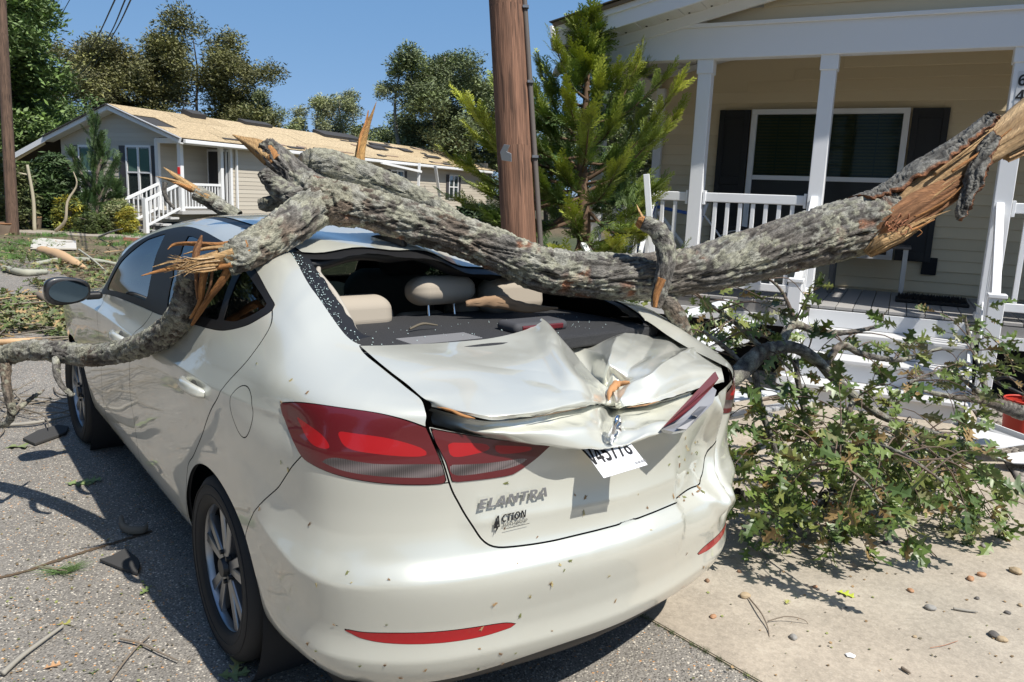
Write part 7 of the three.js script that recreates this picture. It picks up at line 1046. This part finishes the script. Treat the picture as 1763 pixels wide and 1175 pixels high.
// ---------------------------------------------------------------- storm litter and small things on the ground
{
  const twigM = std(0.2, 0.16, 0.12, 0.95), paleW = std(0.55, 0.36, 0.2, 0.85), grey = std(0.3, 0.28, 0.24, 0.95), lich = std(0.36, 0.36, 0.29, 0.95), shingle = std(0.045, 0.044, 0.043, 0.95);
  const G = (px, py, y = 0.006) => onHeight(px, py, y);
  // leaf litter, twigs and chips beyond the car: nobody could count them
  reseed(707); const litter = [], twigs = [], chips = [], bits = [];
  const dens = (p) => fbm(p.x * 0.55, p.z * 0.55, 3, 3);
  for (let i = 0; i < 26000; i++) { const p = G(rr(-160, 330), Math.pow(rnd(), 0.7) * 390 + 405, 0.012); const lim = 640 - Math.max(0, p.x + 3) * 40; const near = p.z > -7.5; if (p.x > -1.9 && p.z > -9) continue; if (p.z > -4.6 && rnd() < 0.93) continue; if (dens(p) < (near ? 0.04 : -0.14) || (near && rnd() < 0.6)) continue; p.y += rnd() * (near ? 0.01 : 0.09); litter.push([p, rr(0.05, 0.13), (() => { const q = rnd(), k = rr(0.7, 1.3); return (q < 0.45 ? [0.1, 0.14, 0.04] : q < 0.7 ? [0.2, 0.19, 0.08] : q < 0.85 ? [0.3, 0.21, 0.1] : [0.15, 0.17, 0.09]).map((c) => c * k); })(), [rr(-0.7, 0.7), rr(0, 6.28), rr(-0.7, 0.7)]]); }
  const lm = std(1, 1, 1, 0.8);
  for (let k = 0; k < 3; k++) { const m = scatter('leaf_litter', LEAVES[k], lm, litter.filter((_, i) => i % 3 === k)); m.name = numbered('leaf_litter'); m.userData.label = ['green and brown storm leaves strewn over the lane left of the car', 'oak leaves littering the lane beyond the left mirror', 'scattered leaf litter between the lane and the lawn'][k]; m.userData.category = 'leaf litter'; scene.add(m); }
  const tg = limbGeo([V(-0.5, 0.02, 0), V(-0.15, 0.03, 0.05), V(0.2, 0.02, -0.03), V(0.5, 0.035, 0.06)], [0.009, 0.008, 0.006, 0.003], { rings: 8, sides: 5 });
  for (let i = 0; i < 1100; i++) { const p = G(rr(-160, 260), Math.pow(rnd(), 0.75) * 330 + 410, 0.01); if ((p.x > -1.7 && p.z > -9) || dens(p) < -0.1 || (p.z > -7.5 && rnd() < 0.85)) continue; p.y += rnd() * 0.06; const k = rr(0.6, 1.3); twigs.push([p, rr(0.25, 1.1), rnd() < 0.15 ? [0.45 * k, 0.3 * k, 0.17 * k] : [0.2 * k, 0.17 * k, 0.13 * k], [0, rr(0, 6.28), rr(-0.1, 0.1)]]); }
  { const m = scatter('twig_litter', tg, lm, twigs); m.userData.label = 'thin broken twigs strewn over the lane and lawn'; m.userData.category = 'twigs'; scene.add(m); }
  // specks on asphalt and slab near the viewer
  const chipG = new THREE.CircleGeometry(1, 5).rotateX(-Math.PI / 2);
  for (let i = 0; i < 520; i++) { const p = rnd() < 0.75 ? G(rr(0, 330), rr(760, 1175), 0.01) : G(rr(1180, 1760), rr(880, 1175), 0.016); const k = rr(0.6, 1.2), q = rnd(); bits.push([p, rr(0.002, 0.007), (q < 0.4 ? [0.3, 0.2, 0.1] : q < 0.7 ? [0.14, 0.12, 0.08] : [0.22, 0.24, 0.08]).map((c) => c * k), [rr(-0.3, 0.3), rr(0, 6), rr(-0.3, 0.3)]]); }
  { const m = scatter('bark_crumbs', chipG, lm, bits); m.userData.label = 'tiny crumbs of bark and leaf around the car'; m.userData.category = 'debris'; scene.add(m); }
  // grass in the joint and lawn
  const bladeG = (() => { const P = [], I = []; reseed(3); for (let i = 0; i < 14; i++) { const a = rr(0, 6.28), r = rr(0, 0.5), x = Math.cos(a) * r, z = Math.sin(a) * r, k = P.length / 3, dx = rr(-0.5, 0.5), dz = rr(-0.5, 0.5); P.push(x - 0.04, 0, z, x + 0.04, 0, z, x + dx, rr(0.5, 1), z + dz); I.push(k, k + 1, k + 2); } const g = new THREE.BufferGeometry(); g.setAttribute('position', new THREE.Float32BufferAttribute(P, 3)); g.setIndex(I); g.computeVertexNormals(); return g; })();
  const gr = []; for (let i = 0; i < 5000; i++) { const p = G(rr(-200, 330), rr(396, 470), 0.004); if (fbm(p.x * 0.6, p.z * 0.6, 6, 3) < 0.02 || p.z > -14.5) continue; const k = rr(0.7, 1.3); gr.push([p, rr(0.07, 0.15), [0.1 * k, 0.19 * k, 0.045 * k], [0, rr(0, 6), 0]]); } for (let i = 0; i < 160; i++) { const t = rnd(), p = V(mix(0.35, 1.2, t), 0.004, mix(-3.0, -1.98, t)); p.x += rr(-0.012, 0.008); gr.push([p, rr(0.01, 0.022), [0.1, 0.13, 0.05], [0, rr(0, 6), 0]]); }
  { const m = scatter('grass', bladeG, lm, gr); m.userData.label = 'tufts of green grass on the lawn strip and in the slab joint'; m.userData.category = 'grass'; scene.add(m); }
  // dirt-filled crack across the asphalt
  { const pts = [[-20, 998], [40, 985], [90, 968], [130, 955], [165, 944], [195, 935], [230, 924], [262, 915]].map(([x, y]) => G(x, y, 0.0085)); const P = [], I = []; const c = new THREE.CatmullRomCurve3(pts); for (let i = 0; i <= 80; i++) { const p = c.getPoint(i / 80), T = c.getTangent(i / 80), s = V(-T.z, 0, T.x), w = 0.008 + 0.009 * Math.abs(noise(i * 0.3, 2, 1)), j = 0.008 * noise(i * 0.5, 1, 7); for (const k of [-1, 1]) P.push(p.x + s.x * (k * w + j), p.y, p.z + s.z * (k * w + j)); if (i < 80) I.push(i * 2, i * 2 + 1, i * 2 + 2, i * 2 + 1, i * 2 + 3, i * 2 + 2); } const g = new THREE.BufferGeometry(); g.setAttribute('position', new THREE.Float32BufferAttribute(P, 3)); g.setIndex(I); g.computeVertexNormals(); structure('crack', g, std(0.11, 0.075, 0.045, 1)); }
  // separate sticks and boards
  const stick = (label, list, r, m = twigM, group, name = 'stick') => { const pts = list.map(([x, y, h]) => G(x, y, h ?? 0.02)); const s = part(name, limbGeo(pts, r, { rings: 22, sides: 8, bump: (q, a, r0) => r0 * (1 + 0.15 * noise(a * 2, q * 12, 3)) }), m, null); return tag(s, label, 'stick', group); };
  stick('pale stick lying at the bottom left corner below a leaf', [[4, 1160], [40, 1128], [75, 1102], [108, 1078]], [0.009, 0.008, 0.006], grey); stick('thin dark forked twig on the asphalt left of the rear wheel, longer arm', [[190, 1172], [215, 1138], [238, 1112], [258, 1094]], [0.004, 0.0035, 0.002]); stick('thin dark twig crossing the forked one near the rear wheel', [[206, 1100], [240, 1108], [275, 1124], [306, 1138]], [0.004, 0.0035, 0.002]);
  stick('pale orange split branch lying on the lane left of the mirror', [[70, 432, 0.08], [100, 440, 0.1], [125, 452, 0.08], [148, 463, 0.03]], [0.1, 0.12, 0.09, 0.03], paleW, null, 'split_branch'); stick('long grey branch along the lawn edge behind the mirror', [[60, 455, 0.05], [110, 447, 0.06], [160, 449, 0.08], [206, 456, 0.05]], [0.04, 0.05, 0.05, 0.03], lich); stick('grey lichen branch crossing the litter below the split branch', [[5, 462, 0.05], [45, 470, 0.06], [80, 468, 0.05]], [0.05, 0.06, 0.04], lich); stick('thin stick slanting through the litter beside the mirror', [[135, 430, 0.1], [160, 448, 0.12], [185, 470, 0.05]], [0.02, 0.018, 0.01], lich); stick('dark branch end poking from the leaves under the mirror', [[60, 505, 0.06], [85, 520, 0.1], [100, 530, 0.04]], [0.04, 0.04, 0.03], twigM); stick('dark stick below the mirror among green leaves', [[65, 565, 0.03], [95, 557, 0.06], [112, 552, 0.03]], [0.025, 0.03, 0.02], twigM); stick('long pale root of wood on the lane at the left frame edge', [[-10, 590, 0.03], [30, 588, 0.05], [70, 584, 0.03]], [0.03, 0.03, 0.02], paleW); stick('curved branch lying beside the front wheel', [[5, 733, 0.02], [60, 728, 0.03], [120, 716, 0.02]], [0.012, 0.012, 0.006], grey); stick('leaning branch on the far lawn by the red board', [[170, 408, 0.05], [190, 400, 0.3], [210, 394, 0.5]], [0.03, 0.025, 0.01], grey); stick('thin twig on the slab right of the leaf heap', [[1592, 937], [1604, 950], [1614, 960]], [0.004, 0.004, 0.002]); stick('short brown twig lying level on the open slab', [[1642, 1048], [1665, 1052], [1684, 1054]], [0.005, 0.005, 0.003], grey); stick('short curved twig at the lower right of the slab', [[1553, 1150], [1562, 1156], [1568, 1160]], [0.006, 0.006, 0.003]); stick('reddish pine needles lying crossed on the slab', [[1602, 1116], [1625, 1112], [1650, 1104]], [0.001, 0.001, 0.0008], std(0.35, 0.13, 0.06, 0.8)); stick('dark twig tangle on the slab under the leaf heap', [[1290, 1030, 0.02], [1312, 1058, 0.03], [1322, 1080, 0.02], [1325, 1098, 0.012]], [0.003, 0.0028, 0.0018]); stick('fine forked twig lying in the leaf shadow on the slab', [[1322, 1070, 0.02], [1355, 1062, 0.04], [1385, 1068, 0.03], [1392, 1075, 0.012]], [0.0022, 0.002, 0.001]); stick('brown stick on the slab right of the last leaves', [[1660, 846, 0.02], [1680, 852, 0.02], [1692, 860, 0.02]], [0.009, 0.008, 0.003]);
  const slab = (name, label, cat, list, th, m, y = 0.01) => { const p = list.map(([x, yy]) => G(x, yy, y)), c = p.reduce((a, q) => a.add(q), V(0, 0, 0)).divideScalar(p.length); const s = new THREE.Shape(); p.forEach((q, i) => (i ? s.lineTo(q.x - c.x, -(q.z - c.z)) : s.moveTo(q.x - c.x, -(q.z - c.z)))); const g = new THREE.ExtrudeGeometry(s, { depth: th, bevelEnabled: true, bevelSize: 0.003, bevelThickness: 0.002, bevelSegments: 1 }).rotateX(-Math.PI / 2); const q = part(name, g, m, null); q.position.copy(c); return tag(q, label, cat); };
  slab('shingle_piece', 'dark triangular shingle scrap on the asphalt left of the rear wheel', 'shingle', [[173, 967], [190, 962], [215, 949], [236, 966], [240, 976], [236, 990], [205, 980]], 0.01, shingle, 0.012);
  slab('shingle_piece', 'long dark shingle lying beside the front wheel', 'shingle', [[40, 758], [66, 744], [100, 735], [117, 738], [112, 748], [60, 767]], 0.012, shingle, 0.012);
  slab('white_board', 'pale board lying on the lawn left of the car roof', 'board', [[55, 415], [72, 412], [130, 417], [131, 430], [52, 429]], 0.03, std(0.55, 0.52, 0.46, 0.8), 0.04); slab('red_board', 'small reddish board on the grass strip', 'board', [[212, 412], [245, 414], [244, 419], [212, 418]], 0.05, std(0.2, 0.07, 0.04, 0.9), 0.02);
  slab('white_scrap', 'small white scrap on the lower slab', 'scrap', [[1457, 1127], [1464, 1126], [1472, 1130], [1470, 1133], [1460, 1131]], 0.002, std(0.8, 0.8, 0.8, 0.6), 0.016);
  { const g = limbGeo([[208, 892], [212, 908], [228, 914], [248, 912], [252, 904]].map(([x, y]) => G(x, y, 0.03)), [0.014, 0.018, 0.017, 0.008], { rings: 20, sides: 8, bump: (s, a, r) => r * (0.6 + 0.5 * Math.abs(Math.sin(a))) }); tag(part('bark_scrap', g, std(0.2, 0.17, 0.13, 0.95), null), 'curled scrap of bark at the edge of the car shadow', 'bark'); }
  // cut logs at the far left
  const log = (label, px, py, r, h, tilt, m) => { const p = G(px, py, 0); const t = thing('cut_log', label, 'log', p); const q = new THREE.Group(); part('log', limbGeo([V(0, 0, 0), V(tilt, h, tilt * 0.5)], [r, r * 0.95], { rings: 8, sides: 18, capB: false, bump: (s, a, r0) => r0 * (1 + 0.06 * noise(a * 2, s * 4, 2)) }), std(0.2, 0.15, 0.11, 0.95), t); const c = new THREE.CylinderGeometry(r * 0.93, r * 0.93, 0.02, 18).translate(tilt, h, tilt * 0.5); part('cut_face', c, m, t); return t; };
  log('short upright log with a pale orange cut face by the flower bed', 60, 394, 0.16, 0.36, 0.08, std(0.6, 0.38, 0.2, 0.8)); log('brown round log end lying at the left edge of the lawn', 8, 404, 0.24, 0.3, 0.05, std(0.3, 0.15, 0.07, 0.9));
  // flower bed edging of dark blocks, two small flags
  { const t = thing('flower_bed_edging', 'curved dark timber edging of the flower bed before the left house', 'edging'); const a = [[62, 375], [90, 383], [120, 388], [160, 396], [200, 397], [235, 394], [250, 384]]; for (let i = 0; i < a.length - 1; i++) { const p = G(...a[i], 0.09), q = G(...a[i + 1], 0.09); part('edging_block', barGeo(p, q, 0.2, 0.18, 0.03), std(0.13, 0.12, 0.115, 0.9), t); } }
  const flagG = new THREE.BoxGeometry(0.28, 0.018, 0.004);
  const flag = (px, py, label) => { const p = G(px, py, 0); const t = thing('small_flag', label, 'flag', p, 0, 'small flags in the flower bed'); part('stick', new THREE.CylinderGeometry(0.008, 0.008, 0.62, 6).translate(0, 0.31, 0), std(0.5, 0.4, 0.25, 0.8), t); const cl = new THREE.Group(); cl.name = 'cloth'; cl.position.set(0.14, 0.58, 0); cl.rotation.z = -1.0; t.add(cl); for (let k = 0; k < 9; k++) part('stripe', flagG.clone().translate(0.02, -k * 0.018, 0.002 * Math.sin(k)), k % 2 ? std(0.75, 0.73, 0.72, 0.8) : std(0.5, 0.03, 0.05, 0.8), cl); part('canton', new THREE.BoxGeometry(0.12, 0.09, 0.008).translate(-0.06, -0.036, 0), std(0.03, 0.05, 0.18, 0.8), cl); };
  flag(168, 392, 'small striped flag on a stick before the low hedge'); flag(202, 393, 'small striped flag on a stick under the variegated shrub');
  // pine tuft
  { const p = G(105, 985, 0.01), t = thing('pine_tuft', 'green pine needle tuft on the asphalt by the crack', 'pine twig', p); const ng = new THREE.ConeGeometry(0.0011, 1, 4).translate(0, 0.5, 0); reseed(55); const S = []; const im = shade(new THREE.InstancedMesh(ng, std(0.12, 0.2, 0.06, 0.6), 110)); im.name = 'needles'; im.userData.kind = 'stuff'; const x = new THREE.Matrix4(); for (let i = 0; i < 110; i++) { const a = rr(-0.9, 0.9) + (i % 5 === 0 ? 2.5 : 0), up = rr(0.02, 0.5), q = new THREE.Quaternion().setFromUnitVectors(V(0, 1, 0), V(Math.cos(a), up, Math.sin(a)).normalize()); x.compose(V(rr(-0.04, 0.03), 0.002, rr(-0.02, 0.02)), q, V(1, rr(0.07, 0.14), 1)); im.setMatrixAt(i, x); } t.add(im); part('stem', limbGeo([V(-0.1, 0.006, -0.02), V(-0.03, 0.012, 0), V(0.03, 0.01, 0.01)], [0.004, 0.005, 0.003], { rings: 8, sides: 6 }), twigM, t); }
  // single leaves that can be told apart
  const leafAt = (label, px, py, s, c, turn, y = 0.012) => { const m = part('fallen_leaf', LEAVES[Math.floor(rnd() * 5)], std(...c, 0.6), null); m.position.copy(G(px, py, y)); m.rotation.set(rr(-0.25, 0.25), turn, rr(-0.2, 0.2)); m.scale.setScalar(s); tag(m, label, 'leaf'); };
  reseed(66); leafAt('yellow green leaf at the upper end of the pale stick', 97, 1076, 0.07, [0.28, 0.27, 0.07], 0.6); leafAt('small green leaf on the asphalt beside the rear wheel', 240, 1025, 0.05, [0.15, 0.2, 0.06], 1.2); leafAt('tan curled leaf near the bottom left corner', 74, 1152, 0.06, [0.45, 0.26, 0.13], 0.9); leafAt('green lobed leaf at the lower left between the sticks', 160, 1160, 0.075, [0.15, 0.19, 0.07], 2.2); leafAt('green sprig on the asphalt left of the front door', 112, 832, 0.14, [0.2, 0.26, 0.1], 0.1); leafAt('second green sprig right of the first beside the car shadow', 140, 830, 0.1, [0.17, 0.24, 0.09], 0.4); leafAt('green leaf lying before the rear tyre', 375, 1165, 0.1, [0.17, 0.21, 0.08], 0.3); leafAt('yellowish leaf tucked beside the rear tyre', 400, 1160, 0.09, [0.3, 0.27, 0.1], 1.5); leafAt('bright lime leaf on the slab in the open sun', 1440, 1018, 0.075, [0.42, 0.48, 0.05], -0.5, 0.02); leafAt('pale green leaf lying under the hanging limb', 5, 770, 0.2, [0.2, 0.24, 0.1], 0.4); leafAt('green leaf by the hanging twig at the left edge', 55, 685, 0.14, [0.18, 0.3, 0.06], 1.0, 0.06); leafAt('grey green leaf below the heap on the slab', 1325, 962, 0.13, [0.2, 0.24, 0.15], 1.2, 0.03); leafAt('dark green leaf near the bumper corner on the slab', 1300, 945, 0.11, [0.1, 0.16, 0.05], 2.0, 0.03); leafAt('small yellow leaf in the slab shadow', 1354, 1040, 0.04, [0.38, 0.38, 0.1], 1.0, 0.02);
  // brown dead leaves inside the heap
  { const dm = std(0.42, 0.19, 0.07, 0.8), t = thing('dead_leaf_clump', 'clump of orange brown dead leaves under the leafy branch', 'dead leaves', G(1410, 890, 0.02)); reseed(99); for (let i = 0; i < 60; i++) { const m = part('dead_leaf', LEAVES[i % 5], dm, t); m.position.set(rr(-0.2, 0.2), rr(0.01, 0.1), rr(-0.14, 0.14)); m.rotation.set(rr(-1.2, 1.2), rr(0, 6.28), rr(-1.2, 1.2)); m.scale.set(rr(0.05, 0.09), 0.06, rr(0.02, 0.04)); } }
  // pebbles on the slab
  const peb = [[1528, 937, 14, 'dark pebble right of the leaf shadow'], [1695, 942, 12, 'grey pebble near the slab edge, upper right'], [1749, 987, 18, 'large tan pebble at the right slab edge'], [1690, 992, 13, 'reddish pebble right of the slab middle'], [1671, 999, 13, 'grey pebble beside the reddish one'], [1568, 1019, 11, 'small orange pebble in the middle of the slab'], [1602, 1050, 16, 'flat grey pebble left of the level twig'], [1683, 1032, 8, 'small dark pebble above the level twig'], [1712, 1097, 17, 'dark round pebble of the pair at lower right'], [1725, 1104, 15, 'tan flat pebble of the pair at lower right'], [1228, 1064, 12, 'orange pebble nearest the bumper shadow'], [1218, 1002, 10, 'brown pebble under the bumper corner'], [1273, 986, 8, 'small brown pebble below the bumper corner'], [1283, 1029, 18, 'tan pebble at the left of the leaf shadow'], [1366, 1100, 15, 'grey flat pebble at the end of the leaf shadow'], [1735, 1057, 9, 'small dark pebble at the right of the slab'], [1404, 1012, 8, 'small orange pebble left of the lime leaf'], [1757, 1044, 8, 'pale pebble at the right frame edge'], [1592, 875, 9, 'tiny grey pebble by the last leaves'], [1575, 1098, 7, 'tiny pale pebble low on the slab']];
  reseed(31); peb.forEach(([x, y, w, label], i) => { const p = G(x, y, 0.012), d = p.distanceTo(camera.position), r = w * d / FPX / 2; const g = new THREE.IcosahedronGeometry(1, 3); const q = g.attributes.position; for (let k = 0; k < q.count; k++) { const f = 1 + 0.18 * noise(q.getX(k) * 1.3 + i, q.getY(k) * 1.3, q.getZ(k) * 1.3); q.setXYZ(k, q.getX(k) * f, q.getY(k) * f, q.getZ(k) * f); } g.computeVertexNormals(); const c = /orange|reddish/.test(label) ? [0.4, 0.22, 0.12] : /tan|pale/.test(label) ? [0.38, 0.29, 0.18] : /dark/.test(label) ? [0.12, 0.11, 0.1] : /brown/.test(label) ? [0.25, 0.15, 0.09] : [0.27, 0.26, 0.24]; const m = part('pebble', g, std(...c, 0.75), null); m.position.copy(p).add(V(0, r * 0.35, 0)); m.scale.set(r, r * 0.55, r * 0.75); m.rotation.y = i; tag(m, label, 'pebble'); });
  // wreckage at the right: white siding panels, trim behind the car, a broken railing stick
  const alu = std(0.72, 0.73, 0.74, 0.4), bent = std(0.6, 0.61, 0.62, 0.3, { metalness: 0.4 });
  { const p = at(1733, 775, 5.0); const t = thing('siding_scrap', 'torn white siding panel on the gravel at the right edge of the slab', 'siding scrap', [p.x, 0.05, p.z], 0.35); const mk = (list, th, y, tilt) => { const s = new THREE.Shape(); list.forEach((q, i) => (i ? s.lineTo(...q) : s.moveTo(...q))); return new THREE.ExtrudeGeometry(s, { depth: th, bevelEnabled: false }).rotateX(-Math.PI / 2).rotateZ(tilt).translate(0, y, 0); }; part('panel', mk([[-0.14, 0.25], [0.06, 0.28], [0.1, -0.1], [0.02, -0.06], [-0.13, 0.0], [-0.08, 0.06], [-0.14, 0.1]], 0.006, 0.09, 0.25), alu, t); part('panel', mk([[-0.14, -0.02], [0.02, -0.08], [0.1, -0.12], [0.11, -0.34], [-0.02, -0.28], [-0.14, -0.16]], 0.006, 0.05, 0.2), alu, t); part('channel', barGeo(V(0.1, 0.1, -0.35), V(0.16, 0.04, 0.5), 0.05, 0.05, 0.004), bent, t); part('channel_lip', barGeo(V(0.15, 0.13, -0.35), V(0.21, 0.07, 0.5), 0.012, 0.05), alu, t); }
  { const t = thing('bent_trim', 'bent white trim and siding strips piled behind the right tail lamp', 'siding scrap', [0, 0, 0]); const B = (a, b, w, h, m = alu) => part('strip', barGeo(at(...a), at(...b), w, h, 0.003), m, t); B([1195, 596, 4.6], [1285, 552, 5.0], 0.14, 0.012); B([1205, 610, 4.5], [1280, 585, 4.9], 0.1, 0.012, bent); B([1170, 545, 4.6], [1255, 520, 5.2], 0.06, 0.03); B([1225, 690, 4.3], [1330, 672, 4.9], 0.16, 0.01); B([1235, 720, 4.2], [1400, 690, 5.0], 0.08, 0.02, bent); B([1290, 705, 4.6], [1345, 720, 4.6], 0.1, 0.01); }
  { const t = thing('broken_railing_stick', 'broken white railing stick leaning up beside the evergreen', 'railing piece', [0, 0, 0]); part('stick', barGeo(at(1123, 440, 6.6), at(1113, 300, 6.5), 0.045, 0.05, 0.004), alu, t); part('stick', barGeo(at(1100, 445, 6.7), at(1128, 335, 7.2), 0.035, 0.035, 0.003), alu, t); part('stick', barGeo(at(1004, 420, 6.9), at(1018, 445, 6.7), 0.05, 0.03, 0.003), alu, t); }
  { const t = thing('bent_gutter', 'bent white gutter piece hanging from the porch eave corner', 'gutter', [0, 0, 0]); part('gutter', limbGeo([at(955, 130, 7.6), at(965, 118, 7.5), at(985, 106, 7.45), at(1000, 103, 7.45)], [0.03, 0.06, 0.06, 0.05], { rings: 16, sides: 10, bump: (s, a, r) => r * (0.5 + 0.5 * Math.abs(Math.cos(a))) }), alu, t); }
  { const t = thing('red_bucket', 'red bucket edge beside the right end of the steps', 'bucket', (() => { const p = at(1768, 680, 5.5); p.y = 0; return p; })()); part('body', new THREE.CylinderGeometry(0.13, 0.11, 0.3, 24, 1, true).translate(0, 0.15, 0), std(0.5, 0.04, 0.02, 0.5), t); part('rim', new THREE.TorusGeometry(0.13, 0.008, 8, 24).rotateX(Math.PI / 2).translate(0, 0.3, 0), std(0.5, 0.04, 0.02, 0.5), t); part('base', new THREE.CylinderGeometry(0.11, 0.11, 0.01, 24).translate(0, 0.01, 0), std(0.4, 0.03, 0.02, 0.5), t); }
  { const hs = part('garden_hose', limbGeo([at(1763, 665, 5.3), at(1735, 650, 5.3), at(1715, 655, 5.35), at(1745, 672, 5.4), at(1763, 680, 5.4)], [0.012, 0.012], { rings: 40, sides: 8 }), std(0.012, 0.012, 0.013, 0.5), null); tag(hs, 'black hose hanging at the right end of the steps', 'hose'); }
  // gravel beside the slab
  { const gg = new THREE.IcosahedronGeometry(1, 1), S = []; reseed(73); for (let i = 0; i < 2600; i++) { const t = rnd(), p = V(mix(2.35, 3.75, t) + 0.06 + rnd() * rnd() * 1.4, 0.012, mix(-2.9, -6.2, t)); const k = rr(0.5, 1.2); S.push([p, rr(0.008, 0.026), [0.3 * k, 0.27 * k, 0.23 * k], [rr(0, 3), rr(0, 3), rr(0, 3)]]); } const m = scatter('gravel', gg, std(1, 1, 1, 0.9), S); m.userData.label = 'loose grey gravel along the right side of the slab'; m.userData.category = 'gravel'; scene.add(m); }
  // on the porch: bicycle, low table, doormat plant
  const H = (a, y, b) => H0.clone().addScaledVector(HA, a).addScaledVector(HN, b).setY(y);
  { const t = thing('bicycle', 'white and blue bicycle parked behind the porch railing', 'bicycle', H(-1.3, 0.72, -0.75), HYAW + 0.12); const tyre = std(0.015, 0.015, 0.015, 0.8), fr = std(0.7, 0.72, 0.75, 0.3), blue = std(0.04, 0.12, 0.4, 0.3), steel = std(0.5, 0.5, 0.5, 0.3, { metalness: 0.9 }); const tb = (n, a, b, r, m = fr) => part(n, limbGeo([V(...a), V(...b)], [r, r], { rings: 1, sides: 10 }), m, t);
    for (const x of [-0.5, 0.52]) { const w = new THREE.Group(); w.name = 'wheel'; w.position.set(x, 0.32, 0); t.add(w); part('tyre', new THREE.TorusGeometry(0.3, 0.022, 10, 48), tyre, w); part('rim', new THREE.TorusGeometry(0.274, 0.011, 8, 48), steel, w); const sp = []; for (let k = 0; k < 18; k++) { const a = k / 18 * 6.283; sp.push(new THREE.CylinderGeometry(0.0015, 0.0015, 0.26, 4).translate(0, 0.14, 0).rotateZ(a)); } part('spokes', merge(sp), steel, w, 'stuff'); part('hub', new THREE.CylinderGeometry(0.02, 0.02, 0.1, 10).rotateX(Math.PI / 2), steel, w); }
    tb('down_tube', [-0.32, 0.75, 0], [0.05, 0.32, 0], 0.022); tb('top_tube', [-0.33, 0.8, 0], [0.16, 0.72, 0], 0.018, blue); tb('seat_tube', [0.05, 0.32, 0], [0.18, 0.86, 0], 0.018); tb('chain_stay', [0.05, 0.32, 0.03], [0.52, 0.32, 0.05], 0.012); tb('seat_stay', [0.16, 0.74, 0.02], [0.52, 0.32, 0.05], 0.01); tb('fork', [-0.34, 0.86, 0], [-0.5, 0.32, 0.05], 0.016, blue); tb('stem', [-0.34, 0.82, 0], [-0.38, 1.0, 0], 0.016, steel); tb('handlebar', [-0.4, 1.02, -0.28], [-0.4, 1.02, 0.28], 0.013, tyre); tb('grip', [-0.4, 1.02, 0.18], [-0.36, 1.03, 0.33], 0.018, tyre); part('saddle', new THREE.SphereGeometry(1, 16, 10).scale(0.14, 0.035, 0.07).translate(0.2, 0.9, 0), tyre, t); part('crank', new THREE.CylinderGeometry(0.09, 0.09, 0.012, 24).rotateX(Math.PI / 2).translate(0.05, 0.32, 0.05), steel, t); }
  { const t = thing('porch_table', 'small dark porch table standing under the window', 'table', H(0.45, 0.72, -1.35), HYAW); const m = std(0.12, 0.11, 0.1, 0.6), w2 = std(0.5, 0.49, 0.46, 0.6); part('table_top', boxGeo(0.75, 0.03, 0.45, 0, 0.5, 0, 0.01), m, t); for (const [x, z, k] of [[-0.33, 0.18, 0], [0.33, 0.18, 1], [-0.33, -0.18, 0], [0.33, -0.18, 0]]) part('leg', boxGeo(0.045, 0.49, 0.045, x, 0.245, z, 0.004), k ? w2 : m, t); }
  { const t = thing('doormat', 'dark bristly mat lying on the deck by the door', 'mat', H(1.05, 0.722, -0.95), HYAW); part('base', boxGeo(0.62, 0.03, 0.34, 0, 0.015, 0, 0.01), std(0.015, 0.015, 0.014, 0.95), t); const g = []; reseed(12); for (let i = 0; i < 500; i++) g.push(new THREE.ConeGeometry(0.006, rr(0.04, 0.08), 4).translate(rr(-0.29, 0.29), 0.05, rr(-0.15, 0.15))); part('bristles', merge(g), std(0.012, 0.012, 0.011, 0.95), t, 'stuff'); }
}
renderer.render(scene, camera);
